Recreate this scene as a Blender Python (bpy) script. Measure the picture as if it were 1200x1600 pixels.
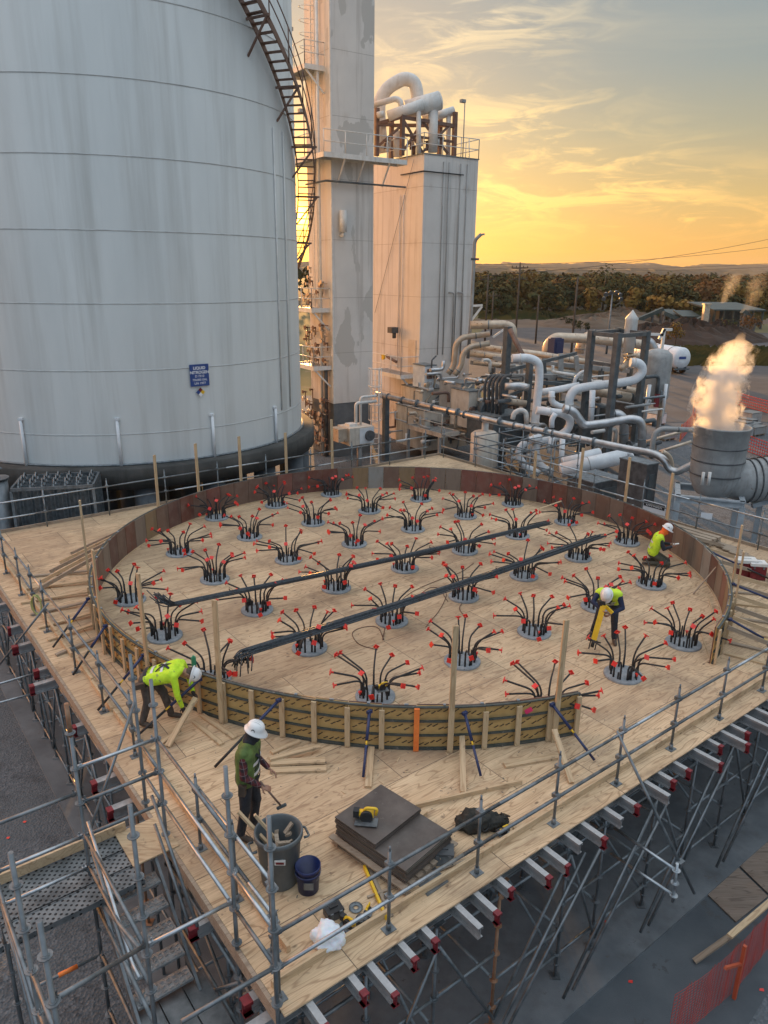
import bpy, bmesh, math, random
from mathutils import Vector, Matrix, Euler
random.seed(7)
R = math.radians
for o in list(bpy.data.objects): bpy.data.objects.remove(o)
scene = bpy.context.scene
COL = scene.collection
# ------------------------------------------------------------------ camera
CAM_H, FPX, PITCH, ROLL = 7.35, 1156.0, R(17.97), R(0.64)
FWD = Vector((0, math.cos(PITCH), -math.sin(PITCH)))
UP0 = Vector((0, math.sin(PITCH), math.cos(PITCH)))
RT0 = Vector((1, 0, 0))
RT = RT0*math.cos(ROLL) + UP0*math.sin(ROLL)
UPV = UP0*math.cos(ROLL) - RT0*math.sin(ROLL)
CAMP = Vector((0, 0, CAM_H))
cd = bpy.data.cameras.new('camera')
cd.sensor_fit = 'VERTICAL'; cd.sensor_height = 36.0; cd.lens = 36.0*FPX/1600.0
cd.clip_start = 0.05; cd.clip_end = 20000
cam = bpy.data.objects.new('camera', cd); COL.objects.link(cam)
M3 = Matrix((RT, UPV, -FWD)).transposed()
cam.matrix_world = Matrix.Translation(CAMP) @ M3.to_4x4()
scene.camera = cam
scene.render.resolution_x = 768; scene.render.resolution_y = 1024
def ray(x, y): return FWD + RT*((x-600)/FPX) - UPV*((y-800)/FPX)
def P(x, y, z=0.0):                       # where a sight line meets height z
    d = ray(x, y); return CAMP + d*((z-CAM_H)/d.z)
def PY(x, y, Y):                          # where a sight line meets distance Y
    d = ray(x, y); return CAMP + d*(Y/d.y)
# ------------------------------------------------------------------ world
SUN_AZ, SUN_EL = R(-6.3), R(3.73)
SUND = Vector((math.sin(SUN_AZ)*math.cos(SUN_EL), math.cos(SUN_AZ)*math.cos(SUN_EL), math.sin(SUN_EL)))
w = bpy.data.worlds.new('World'); scene.world = w; w.use_nodes = True
nt = w.node_tree; nt.nodes.clear()
def N(t, **k):
    n = nt.nodes.new(t)
    for a, b in k.items(): setattr(n, a, b)
    return n
def LK(a, b): nt.links.new(a, b)
def math_n(op, a, b=None, c=None, clamp=False):
    n = N('ShaderNodeMath', operation=op, use_clamp=clamp)
    for i, v in enumerate((a, b, c)):
        if v is None: continue
        if isinstance(v, (int, float)): n.inputs[i].default_value = v
        else: LK(v, n.inputs[i])
    return n.outputs[0]
def ramp_n(fac, stops, interp='LINEAR'):
    n = N('ShaderNodeValToRGB'); LK(fac, n.inputs[0]); cr = n.color_ramp; cr.interpolation = interp
    while len(cr.elements) < len(stops): cr.elements.new(0.5)
    for e, (p, c) in zip(cr.elements, stops):
        e.position = p; e.color = (*c, 1) if len(c) == 3 else c
    return n.outputs[0]
def mix_n(fac, a, b, bt='MIX'):
    n = N('ShaderNodeMix', data_type='RGBA', blend_type=bt); n.clamp_factor = True
    for sock, v in ((n.inputs[0], fac), (n.inputs[6], a), (n.inputs[7], b)):
        if isinstance(v, (int, float)): sock.default_value = v
        elif isinstance(v, tuple): sock.default_value = (*v, 1)
        else: LK(v, sock)
    return n.outputs[2]
tc = N('ShaderNodeTexCoord'); DIR = tc.outputs['Generated']
sep = N('ShaderNodeSeparateXYZ'); LK(DIR, sep.inputs[0])
sky = N('ShaderNodeTexSky', sky_type='NISHITA'); sky.sun_disc = False
sky.sun_elevation = SUN_EL; sky.sun_rotation = SUN_AZ
sky.altitude = 200; sky.air_density = 1.0; sky.dust_density = 1.6; sky.ozone_density = 1.0
dotn = N('ShaderNodeVectorMath', operation='DOT_PRODUCT'); LK(DIR, dotn.inputs[0]); dotn.inputs[1].default_value = SUND
ang = math_n('ARCCOSINE', math_n('MINIMUM', dotn.outputs['Value'], 0.99999))        # radians from the sun
el = sep.outputs['Z']
# evening air: gold near the horizon on the sun's side, grey blue above and opposite
vert = ramp_n(el, [(0.0, (0.56, 0.26, 0.06)), (0.03, (0.55, 0.29, 0.08)), (0.09, (0.43, 0.30, 0.125)), (0.155, (0.275, 0.26, 0.185)),
                   (0.22, (0.20, 0.235, 0.23)), (0.33, (0.18, 0.23, 0.26)), (0.55, (0.50, 0.56, 0.62)), (1.0, (0.98, 1.05, 1.12))])
anti = ramp_n(el, [(0.0, (0.18, 0.26, 0.36)), (0.25, (0.235, 0.33, 0.45)), (0.6, (0.58, 0.67, 0.78)), (1.0, (0.98, 1.06, 1.15))])
side = N('ShaderNodeMapRange', interpolation_type='SMOOTHSTEP'); LK(ang, side.inputs[0])
side.inputs[1].default_value = 1.0; side.inputs[2].default_value = 2.7; side.inputs[3].default_value = 0; side.inputs[4].default_value = 1
base = mix_n(side.outputs[0], vert, anti)
# wisps of cloud lying in a high sheet: project the direction on to a plane above
zc = math_n('MAXIMUM', el, 0.02)
px_ = math_n('DIVIDE', sep.outputs['X'], zc); py_ = math_n('DIVIDE', sep.outputs['Y'], zc)
azn = math_n('ARCTAN2', sep.outputs['X'], sep.outputs['Y'])
cv = N('ShaderNodeCombineXYZ'); LK(azn, cv.inputs[0]); LK(el, cv.inputs[1])
def wisp(rot, scl, loc, n1, det, lo, hi, dist):
    mp = N('ShaderNodeMapping'); LK(cv.outputs[0], mp.inputs[0])
    mp.inputs['Rotation'].default_value = (0, 0, rot); mp.inputs['Scale'].default_value = scl; mp.inputs['Location'].default_value = loc
    tn = N('ShaderNodeTexNoise', noise_dimensions='3D'); LK(mp.outputs[0], tn.inputs[0])
    tn.inputs['Scale'].default_value = n1; tn.inputs['Detail'].default_value = det; tn.inputs['Roughness'].default_value = 0.62; tn.inputs['Distortion'].default_value = dist
    mr = N('ShaderNodeMapRange', interpolation_type='SMOOTHSTEP'); LK(tn.outputs[0], mr.inputs[0])
    mr.inputs[1].default_value = lo; mr.inputs[2].default_value = hi
    return mr.outputs[0]
fine = wisp(R(22), (1.0, 3.4, 1), (0.3, 0.2, 0), 9.0, 10, 0.50, 0.70, 0.7)
def blob(ax, ey, rx, ry):                 # a region of sky (radians) in which the wisps gather
    dx = math_n('DIVIDE', math_n('SUBTRACT', azn, ax), rx); dy = math_n('DIVIDE', math_n('SUBTRACT', el, ey), ry)
    r2 = math_n('ADD', math_n('MULTIPLY', dx, dx), math_n('MULTIPLY', dy, dy))
    return math_n('POWER', 2.718, math_n('MULTIPLY', r2, -1.0))
def px_dir(x, y):
    d = ray(x, y).normalized(); return math.atan2(d.x, d.y), d.z
bl = None
for (x, y, rx, ry, g) in [(800, 235, .11, .055, 1.25), (960, 315, .15, .042, 1.15), (800, 30, .10, .03, .8), (660, 95, .08, .04, .75), (1120, 345, .12, .018, .8), (805, 320, .08, .012, .6), (1100, 400, .5, .02, .25)]:
    a_, e_ = px_dir(x, y); b_ = math_n('MULTIPLY', blob(a_, e_, rx, ry), g)
    bl = b_ if bl is None else math_n('ADD', bl, b_)
stri = wisp(R(-14), (1.0, 5.0, 1), (1.3, 4.2, 0), 8.0, 11, 0.48, 0.66, 1.0)
cl = math_n('MULTIPLY', math_n('MAXIMUM', math_n('MULTIPLY', fine, 0.8), stri), bl, clamp=True)
bgwisp = math_n('MULTIPLY', wisp(R(8), (1.0, 9.0, 1), (3.1, 0.7, 0), 2.2, 6, 0.45, 0.8, 0.6), 0.10)
cl = math_n('ADD', cl, bgwisp, clamp=True)
cloudc = ramp_n(el, [(0.0, (0.62, 0.28, 0.07)), (0.07, (0.80, 0.45, 0.13)), (0.15, (0.78, 0.54, 0.22)), (0.3, (0.50, 0.46, 0.35)), (0.6, (0.55, 0.58, 0.60))])
withcl = mix_n(math_n('MULTIPLY', cl, 0.95), base, cloudc)
# the air brightening towards the sun, then the sun itself
def gauss(s, k): return math_n('MULTIPLY', math_n('POWER', 2.718, math_n('MULTIPLY', math_n('POWER', math_n('DIVIDE', ang, s), 2.0), -1.0)), k)
def tint(v, c):
    n = N('ShaderNodeVectorMath', operation='SCALE'); n.inputs[0].default_value = c; LK(v, n.inputs['Scale']); return n.outputs[0]
def addc(a, b): 
    n = N('ShaderNodeVectorMath', operation='ADD'); LK(a, n.inputs[0]); LK(b, n.inputs[1]); return n.outputs[0]
col = addc(withcl, tint(gauss(0.28, 0.26), (1.0, 0.46, 0.07)))
GD = Vector((math.sin(R(-70))*math.cos(R(7)), math.cos(R(-70))*math.cos(R(7)), math.sin(R(7))))   # added orange sky glow, unseen behind the tank, to light the tower's left faces
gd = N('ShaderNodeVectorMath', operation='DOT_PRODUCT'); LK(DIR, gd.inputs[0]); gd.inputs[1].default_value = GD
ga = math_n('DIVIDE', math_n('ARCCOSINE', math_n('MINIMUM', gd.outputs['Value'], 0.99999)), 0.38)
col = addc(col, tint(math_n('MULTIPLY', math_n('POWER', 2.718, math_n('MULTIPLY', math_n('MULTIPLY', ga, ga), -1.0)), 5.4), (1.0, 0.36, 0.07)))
col = addc(col, tint(gauss(0.075, 1.5), (1.0, 0.38, 0.04)))
col = addc(col, tint(gauss(0.012, 16.0), (1.0, 0.42, 0.04)))
bg1 = N('ShaderNodeBackground'); LK(sky.outputs[0], bg1.inputs[0]); bg1.inputs[1].default_value = 0.018
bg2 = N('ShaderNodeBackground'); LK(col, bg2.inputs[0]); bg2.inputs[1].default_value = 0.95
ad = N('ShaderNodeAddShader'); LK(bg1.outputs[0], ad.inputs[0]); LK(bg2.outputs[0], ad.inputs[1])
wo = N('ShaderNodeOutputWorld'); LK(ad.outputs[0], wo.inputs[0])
# ------------------------------------------------------------------ sun
sd = bpy.data.lights.new('sun', 'SUN'); sd.energy = 5.0; sd.angle = R(0.5); sd.color = (1.0, 0.50, 0.15)
so = bpy.data.objects.new('sun', sd); COL.objects.link(so); so.location = (0, 0, 60)
so.rotation_euler = SUND.to_track_quat('Z', 'Y').to_euler()
vs = scene.view_settings; vs.view_transform = 'Standard'; vs.look = 'None'; vs.exposure = 0.46; vs.gamma = 1.0; vs.use_curve_mapping = False
scene.render.engine = 'CYCLES'
scene.cycles.max_bounces = 6; scene.cycles.diffuse_bounces = 3; scene.cycles.volume_bounces = 6; scene.cycles.transparent_max_bounces = 8
# ------------------------------------------------------------------ mesh helpers
class MB:
    """collects boxes, beams, tubes and lathes; build() links them as one mesh object"""
    def __init__(s): s.v = []; s.f = []; s.m = []; s.sm = []
    def add(s, vs_, fs, mi=0, smooth=False):
        n = len(s.v); s.v += [Vector(q) for q in vs_]
        for f in fs: s.f.append([n+i for i in f]); s.m.append(mi); s.sm.append(smooth)
    def box(s, c, size, ax=None, mi=0):
        """c centre, size (x,y,z), ax = 3 axis vectors"""
        c = Vector(c); ax = ax or (Vector((1,0,0)), Vector((0,1,0)), Vector((0,0,1)))
        h = [q/2 for q in size]; vs_ = []
        for dx in (-1,1):
            for dy in (-1,1):
                for dz in (-1,1): vs_.append(c + ax[0]*(dx*h[0]) + ax[1]*(dy*h[1]) + ax[2]*(dz*h[2]))
        s.add(vs_, [(0,1,3,2),(4,6,7,5),(0,4,5,1),(2,3,7,6),(0,2,6,4),(1,5,7,3)], mi)
    def beam(s, p0, p1, wd, ht, up=(0,0,1), mi=0):
        p0, p1 = Vector(p0), Vector(p1); d = (p1-p0); L = d.length; d.normalize(); up = Vector(up)
        sd_ = d.cross(up)
        if sd_.length < 1e-4: sd_ = d.cross(Vector((0,1,0)))
        sd_.normalize(); u = sd_.cross(d).normalized()
        s.box((p0+p1)/2, (L, wd, ht), (d, sd_, u), mi)
    def tube(s, pts, r, seg=8, caps=True, mi=0, r1=None, hollow=False):
        pts = [Vector(q) for q in pts]; n = len(pts)
        rs = r if isinstance(r, (list, tuple)) else [r + ((r1 if r1 is not None else r)-r)*i/max(1, n-1) for i in range(n)]
        base_n = len(s.v); prev = None
        for i, q in enumerate(pts):
            t = (pts[min(i+1, n-1)]-pts[max(i-1, 0)]).normalized()
            if prev is None:
                a_ = t.cross(Vector((0,0,1)))
                if a_.length < 1e-3: a_ = t.cross(Vector((0,1,0)))
                a_.normalize()
            else:
                a_ = prev - t*prev.dot(t)
                if a_.length < 1e-4: a_ = t.cross(Vector((0,0,1)))
                a_.normalize()
            prev = a_; b_ = t.cross(a_)
            k = 1.0
            if 0 < i < n-1:
                c_ = (pts[i]-pts[i-1]).normalized().dot((pts[i+1]-pts[i]).normalized()); k = 1/max(0.6, math.sqrt(max(0.01, (1+c_)/2)))
            for j in range(seg):
                an = 2*math.pi*j/seg; s.v.append(q + (a_*math.cos(an) + b_*math.sin(an))*rs[i]*(k if k < 1.2 else 1.2))
        for i in range(n-1):
            for j in range(seg):
                j2 = (j+1) % seg
                s.f.append([base_n+i*seg+j, base_n+i*seg+j2, base_n+(i+1)*seg+j2, base_n+(i+1)*seg+j]); s.m.append(mi); s.sm.append(True)
        if caps:
            s.f.append([base_n+j for j in range(seg)][::-1]); s.m.append(mi); s.sm.append(False)
            s.f.append([base_n+(n-1)*seg+j for j in range(seg)]); s.m.append(mi); s.sm.append(False)
    def cyl(s, p0, p1, r, r1=None, seg=16, mi=0): s.tube([p0, p1], r, seg, True, mi, r1)
    def lathe(s, prof, c, seg=32, a0=0, a1=2*math.pi, mi=0, smooth=True, cap=False):
        """prof list of (r,z); c centre"""
        c = Vector(c); full = abs(a1-a0-2*math.pi) < 1e-6; cols = seg if full else seg+1; b0 = len(s.v)
        for i in range(cols):
            an = a0+(a1-a0)*i/seg
            for (r, z) in prof: s.v.append(c+Vector((r*math.cos(an), r*math.sin(an), z)))
        k = len(prof)
        for i in range(seg):
            i2 = (i+1) % cols
            for j in range(k-1):
                s.f.append([b0+i*k+j, b0+i2*k+j, b0+i2*k+j+1, b0+i*k+j+1]); s.m.append(mi); s.sm.append(smooth)
        if cap and full:
            s.f.append([b0+i*k+k-1 for i in range(seg)]); s.m.append(mi); s.sm.append(False)
            s.f.append([b0+i*k for i in range(seg)][::-1]); s.m.append(mi); s.sm.append(False)
    def prism(s, pts, z0, z1, mi=0):
        n = len(pts); vs_ = [(x, y, z0) for x, y in pts] + [(x, y, z1) for x, y in pts]
        fs = [tuple(range(n))[::-1], tuple(range(n, 2*n))] + [(i, (i+1) % n, n+(i+1) % n, n+i) for i in range(n)]
        s.add(vs_, fs, mi)
    def build(s, name, mats, parent=None, loc=None, rz=None):
        """vertices are world coordinates; origin goes to parent's location (or loc)"""
        me = bpy.data.meshes.new(name)
        off = Vector(loc) if loc is not None else (Vector(parent['_o']) if parent is not None and '_o' in parent else Vector((0,0,0)))
        me.from_pydata([tuple(q-off) for q in s.v], [], s.f)
        if not isinstance(mats, (list, tuple)): mats = [mats]
        for m in mats: me.materials.append(m)
        me.polygons.foreach_set('material_index', s.m); me.polygons.foreach_set('use_smooth', s.sm)
        me.update()
        o = bpy.data.objects.new(name, me); COL.objects.link(o)
        o['_o'] = tuple(off)
        if parent is not None:
            o.parent = parent; po = Vector(parent['_o']) if '_o' in parent else Vector((0,0,0)); o.location = off-po
        else: o.location = off
        return o
def bend(pts, rad=0.15, n=5):
    """round the corners of a polyline"""
    pts = [Vector(q) for q in pts]; out = [pts[0]]
    for i in range(1, len(pts)-1):
        a_, b_, c_ = pts[i-1], pts[i], pts[i+1]
        d1 = (a_-b_); d2 = (c_-b_); r = min(rad, d1.length*0.48, d2.length*0.48)
        p0 = b_+d1.normalized()*r; p2 = b_+d2.normalized()*r
        for k in range(n+1):
            t = k/n; out.append(p0*(1-t)**2 + b_*2*t*(1-t) + p2*t*t)
    out.append(pts[-1]); return out
def tag(o, label=None, cat=None, group=None, kind=None):
    if label: o['label'] = label
    if cat: o['category'] = cat
    if group: o['group'] = group
    if kind: o['kind'] = kind
    return o
def empty(name, loc, label, cat, group=None):
    o = bpy.data.objects.new(name, None); COL.objects.link(o); o.location = loc; o['_o'] = tuple(loc); o.empty_display_size = 0.2
    return tag(o, label, cat, group)
def copy_tree(o, parent=None):
    c = o.copy(); COL.objects.link(c)
    if parent is not None: c.parent = parent
    for ch in CH.get(o.name, []): copy_tree(ch, c)
    return c
CH = {}
def index_children():
    CH.clear()
    for o in bpy.data.objects:
        if o.parent is not None: CH.setdefault(o.parent.name, []).append(o)
def ordinal(n):
    w_ = ['zeroth','first','second','third','fourth','fifth','sixth','seventh','eighth','ninth','tenth','eleventh','twelfth','thirteenth','fourteenth','fifteenth','sixteenth','seventeenth','eighteenth','nineteenth','twentieth']
    if n <= 20: return w_[n]
    t = {2:'twenty', 3:'thirty', 4:'forty', 5:'fifty'}[n//10]
    return (t+'-'+w_[n % 10]) if n % 10 else t[:-1]+'ieth'
# ------------------------------------------------------------------ materials
def mat(name, c1, c2=None, rough=0.6, metal=0.0, scale=4.0, stretch=(1,1,1), detail=6, lo=0.35, hi=0.65, bump=0.0, bscale=None, spots=None, streak=None, coord='Object', spec=0.5, r2=None):
    """two colours mixed by noise; spots = (colour, scale, threshold) small marks; streak = (colour, amount) marks drawn out downwards"""
    m = bpy.data.materials.new(name); m.use_nodes = True; t = m.node_tree; b = t.nodes['Principled BSDF']
    b.inputs['Roughness'].default_value = rough; b.inputs['Metallic'].default_value = metal; b.inputs['Specular IOR Level'].default_value = spec
    def nd(k, **kw):
        n = t.nodes.new(k)
        for a_, v in kw.items(): setattr(n, a_, v)
        return n
    L = t.links.new
    tcn = nd('ShaderNodeTexCoord')
    def mapped(sc):
        mp = nd('ShaderNodeMapping'); L(tcn.outputs[coord], mp.inputs[0]); mp.inputs['Scale'].default_value = sc; return mp.outputs[0]
    def noise(vec, sc, det=6, ro=0.6, dist=0.0):
        n = nd('ShaderNodeTexNoise'); L(vec, n.inputs[0]); n.inputs['Scale'].default_value = sc; n.inputs['Detail'].default_value = det; n.inputs['Roughness'].default_value = ro; n.inputs['Distortion'].default_value = dist; return n.outputs[0]
    def mr(v, a_, b_, c_=0, d_=1):
        n = nd('ShaderNodeMapRange'); L(v, n.inputs[0]); n.inputs[1].default_value = a_; n.inputs[2].default_value = b_; n.inputs[3].default_value = c_; n.inputs[4].default_value = d_; return n.outputs[0]
    def mix(f, a_, b_):
        n = nd('ShaderNodeMix', data_type='RGBA')
        for sk, v in ((n.inputs[0], f), (n.inputs[6], a_), (n.inputs[7], b_)):
            if isinstance(v, tuple): sk.default_value = (*v, 1)
            elif isinstance(v, (int, float)): sk.default_value = v
            else: L(v, sk)
        return n.outputs[2]
    v = mapped(stretch); nz = noise(v, scale, detail)
    col_ = mix(mr(nz, lo, hi), c1, c2 or c1)
    if streak:
        sv = mapped((1, 1, streak[2] if len(streak) > 2 else 0.06)); s1 = noise(sv, streak[3] if len(streak) > 3 else 2.2, 8, 0.65)
        s2 = noise(mapped((1, 1, 0.4)), 0.35, 4)
        mm = nd('ShaderNodeMath', operation='MULTIPLY'); L(mr(s1, 0.48, 0.75), mm.inputs[0]); L(mr(s2, 0.35, 0.6, 0.3, 1), mm.inputs[1])
        mm2 = nd('ShaderNodeMath', operation='MULTIPLY'); L(mm.outputs[0], mm2.inputs[0]); mm2.inputs[1].default_value = streak[1]
        col_ = mix(mm2.outputs[0], col_, streak[0])
    if spots:
        sp = noise(mapped((1, 1, 1)), spots[1], 5, 0.7)
        col_ = mix(mr(sp, spots[2], spots[2]+0.03), col_, spots[0])
    L(col_, b.inputs['Base Color'])
    if r2 is not None: L(mr(nz, lo, hi, rough, r2), b.inputs['Roughness'])
    if bump:
        bn = nd('ShaderNodeBump'); bn.inputs['Strength'].default_value = min(1.0, bump); bn.inputs['Distance'].default_value = 0.02
        L(noise(mapped((1,1,1)), bscale or scale*6, 6), bn.inputs['Height']); L(bn.outputs[0], b.inputs['Normal'])
    return m
def new_mat(name, rough=0.7, metal=0.0):
    m = bpy.data.materials.new(name); m.use_nodes = True; t = m.node_tree; b = t.nodes['Principled BSDF']
    b.inputs['Roughness'].default_value = rough; b.inputs['Metallic'].default_value = metal
    return m, t, b
class NG:
    """short hand for building a node graph"""
    def __init__(s, t): s.t = t; s.tc = s.n('ShaderNodeTexCoord')
    def n(s, k, **kw):
        q = s.t.nodes.new(k)
        for a_, v in kw.items(): setattr(q, a_, v)
        return q
    def link(s, a_, b_): s.t.links.new(a_, b_)
    def setin(s, sk, v):
        if isinstance(v, tuple): sk.default_value = (*v, 1) if len(v) == 3 and sk.type == 'RGBA' else v
        elif isinstance(v, (int, float)): sk.default_value = v
        else: s.link(v, sk)
    def map(s, sc=(1,1,1), loc=(0,0,0), rot=(0,0,0), src=None):
        q = s.n('ShaderNodeMapping'); s.link(src or s.tc.outputs['Object'], q.inputs[0]); q.inputs['Scale'].default_value = sc; q.inputs['Location'].default_value = loc; q.inputs['Rotation'].default_value = rot; return q.outputs[0]
    def noise(s, vec, sc, det=6, ro=0.6, dist=0.0, col=False):
        q = s.n('ShaderNodeTexNoise'); s.link(vec, q.inputs[0]); q.inputs['Scale'].default_value = sc; q.inputs['Detail'].default_value = det; q.inputs['Roughness'].default_value = ro; q.inputs['Distortion'].default_value = dist; return q.outputs[1 if col else 0]
    def mr(s, v, a_, b_, c_=0, d_=1, sm=False):
        q = s.n('ShaderNodeMapRange'); 
        if sm: q.interpolation_type = 'SMOOTHSTEP'
        s.setin(q.inputs[0], v); q.inputs[1].default_value = a_; q.inputs[2].default_value = b_; q.inputs[3].default_value = c_; q.inputs[4].default_value = d_; return q.outputs[0]
    def mix(s, f, a_, b_, bt='MIX'):
        q = s.n('ShaderNodeMix', data_type='RGBA', blend_type=bt); s.setin(q.inputs[0], f); s.setin(q.inputs[6], a_); s.setin(q.inputs[7], b_); return q.outputs[2]
    def math(s, op, a_, b_=0.0, clamp=False):
        q = s.n('ShaderNodeMath', operation=op, use_clamp=clamp); s.setin(q.inputs[0], a_); s.setin(q.inputs[1], b_); return q.outputs[0]
    def bump(s, h, st, dist, b):
        q = s.n('ShaderNodeBump'); q.inputs['Strength'].default_value = st; q.inputs['Distance'].default_value = dist; s.link(h, q.inputs['Height']); s.link(q.outputs[0], b.inputs['Normal'])
def wood_mat(name, c1, c2, dark, knots=0.62, sheets=False, dirt=0.35, axis=0):
    """plywood or lumber: drawn-out rings, knots; sheets = also seams and a tone per sheet (axes follow the object)"""
    m, t, b = new_mat(name, 0.75); g = NG(t)
    st = (0.35, 2.2, 2.2) if axis == 0 else (2.2, 0.35, 2.2) if axis == 1 else (2.2, 2.2, 0.35)
    src = g.tc.outputs['Object']
    if sheets:
        br = g.n('ShaderNodeTexBrick'); g.link(g.map((1,1,1), (0.3, 0.2, 0)), br.inputs[0]); br.offset = 0.5; br.squash = 1.0
        for k, v in (('Scale', 1.0), ('Mortar Size', 0.006), ('Mortar Smooth', 0.1), ('Bias', 0.0), ('Brick Width', 2.44), ('Row Height', 1.22)): br.inputs[k].default_value = v
        br.inputs['Color1'].default_value = (0, 0, 0, 1); br.inputs['Color2'].default_value = (1, 1, 1, 1)
        va = g.n('ShaderNodeVectorMath', operation='ADD'); g.link(src, va.inputs[0])
        sc = g.n('ShaderNodeVectorMath', operation='SCALE'); g.link(br.outputs['Color'], sc.inputs[0]); sc.inputs['Scale'].default_value = 13.0
        g.link(sc.outputs[0], va.inputs[1]); src = va.outputs[0]
    vec = g.map(st, src=src)
    field = g.noise(vec, 1.1, 3, 0.5, 0.3)
    rings = g.math('FRACT', g.math('MULTIPLY', field, 16.0))
    rings = g.math('ABSOLUTE', g.math('SUBTRACT', rings, 0.5))
    line = g.mr(rings, 0.33, 0.5, 0, 1, True)
    tone = g.noise(vec, 2.5, 5)
    c = g.mix(g.mr(tone, 0.3, 0.7), c1, c2)
    c = g.mix(g.math('MULTIPLY', line, 0.62), c, dark)
    fib = g.noise(g.map((st[0]*1.0, st[1]*12, st[2]*12), src=src) if axis == 0 else g.map((st[0]*12, st[1], st[2]*12), src=src) if axis == 1 else g.map((st[0]*12, st[1]*12, st[2]), src=src), 3.0, 4)
    c = g.mix(g.mr(fib, 0.42, 0.62, 0, 0.28), c, dark)
    if knots:
        vo = g.n('ShaderNodeTexVoronoi'); g.link(g.map((st[0]*2.2, st[1]*0.7, st[2]*0.7) if axis != 2 else (1.6,1.6,1.6), src=src), vo.inputs[0]); vo.inputs['Scale'].default_value = 1.9
        kk = g.mr(vo.outputs['Distance'], 0.035, 0.075, 1, 0)
        c = g.mix(g.math('MULTIPLY', kk, 0.75), c, (0.06, 0.035, 0.02))
    if dirt:
        dn = g.noise(g.map(), 0.55, 7, 0.65); c = g.mix(g.mr(dn, 0.5, 0.72, 0, dirt), c, (0.13, 0.085, 0.06))
        dn2 = g.noise(g.map(), 5.0, 5, 0.7); c = g.mix(g.mr(dn2, 0.62, 0.70, 0, 0.6), c, (0.07, 0.045, 0.035))
        c = g.mix(g.mr(g.noise(g.map((1, 3, 1)), 1.3, 6, 0.7), 0.52, 0.70, 0, 0.45), c, (0.20, 0.13, 0.085))
    if sheets:
        c = g.mix(g.mr(br.outputs['Color'], 0.2, 1, 0, 0.75), c, g.mix(0.55, c, (0.30, 0.20, 0.13)))
        c = g.mix(g.math('MULTIPLY', br.outputs['Fac'], 0.85), c, (0.06, 0.04, 0.03))
    g.link(c, b.inputs['Base Color']); g.bump(g.math('ADD', g.math('MULTIPLY', line, -0.3), fib), 0.25, 0.003, b)
    return m
MAT = {}
MAT['ply'] = wood_mat('plywood', (0.55, 0.39, 0.235), (0.74, 0.55, 0.35), (0.27, 0.155, 0.08), sheets=True, dirt=0.7)
MAT['lumber'] = wood_mat('lumber', (0.52, 0.38, 0.23), (0.62, 0.47, 0.30), (0.35, 0.22, 0.12), dirt=0.2, axis=0)
MAT['lumber_up'] = wood_mat('lumber_upright', (0.50, 0.37, 0.22), (0.60, 0.46, 0.29), (0.33, 0.21, 0.11), dirt=0.2, axis=2)
MAT['lumber_old'] = wood_mat('weathered_lumber', (0.30, 0.24, 0.18), (0.40, 0.32, 0.24), (0.18, 0.13, 0.09), dirt=0.4, axis=0)
MAT['galv'] = mat('galvanised_steel', (0.13, 0.15, 0.165), (0.25, 0.27, 0.285), rough=0.42, metal=0.75, scale=7, stretch=(1,1,0.5), r2=0.6, spots=((0.24,0.22,0.20), 26, 0.68))
MAT['galv_new'] = mat('bright_galvanised_steel', (0.34, 0.37, 0.40), (0.50, 0.54, 0.57), rough=0.3, metal=0.85, scale=9, r2=0.42)
MAT['galv_dark'] = mat('dull_galvanised_steel', (0.13, 0.155, 0.17), (0.25, 0.28, 0.30), rough=0.55, metal=0.5, scale=6, spots=((0.18,0.10,0.06), 14, 0.66))
MAT['galv_rust'] = mat('rusty_scaffold_tube', (0.26, 0.13, 0.07), (0.36, 0.22, 0.14), rough=0.75, metal=0.3, scale=9)
MAT['alu'] = mat('aluminium', (0.30, 0.31, 0.32), (0.48, 0.49, 0.50), rough=0.38, metal=0.7, scale=5, stretch=(1,1,1), r2=0.6, spots=((0.30,0.29,0.28), 18, 0.64))
MAT['red_paint'] = mat('red_paint', (0.12, 0.010, 0.016), (0.22, 0.018, 0.026), rough=0.45, scale=12, spots=((0.35,0.35,0.36), 22, 0.70))
MAT['rebar'] = mat('rebar_steel', (0.018, 0.019, 0.021), (0.05, 0.05, 0.052), rough=0.6, metal=0.3, scale=30, bump=0.6, bscale=150)
MAT['rebar_rust'] = mat('rebar_steel_worn', (0.03, 0.028, 0.027), (0.09, 0.07, 0.055), rough=0.65, metal=0.3, scale=14, bump=0.6, bscale=150)
MAT['bundle'] = mat('bundled_bar_steel', (0.035, 0.045, 0.055), (0.085, 0.10, 0.115), rough=0.45, metal=0.5, scale=20, bump=0.6, bscale=150)
MAT['cap'] = mat('red_cap_plastic', (0.62, 0.02, 0.015), (0.75, 0.045, 0.03), rough=0.4, scale=20)
MAT['pile'] = mat('pile_concrete', (0.20, 0.225, 0.245), (0.30, 0.325, 0.345), rough=0.85, scale=9, bump=0.3, bscale=70, spots=((0.13,0.14,0.15), 12, 0.62))
MAT['galv_pale'] = mat('pale_galvanised_steel', (0.33,0.37,0.40), (0.46,0.50,0.53), rough=.5, metal=.15, scale=3)
MAT['litter'] = mat('leaf_litter', (0.018,0.018,0.009), (0.04,0.032,0.016), rough=.95, scale=.2)
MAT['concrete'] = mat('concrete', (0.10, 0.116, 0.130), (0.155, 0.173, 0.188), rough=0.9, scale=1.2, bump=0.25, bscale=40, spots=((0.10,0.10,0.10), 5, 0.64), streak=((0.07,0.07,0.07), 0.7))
MAT['concrete_dark'] = mat('stained_concrete', (0.04, 0.041, 0.04), (0.085, 0.083, 0.078), rough=0.9, scale=1.1, bump=0.3, bscale=30, streak=((0.035,0.035,0.03), 0.9))
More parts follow.
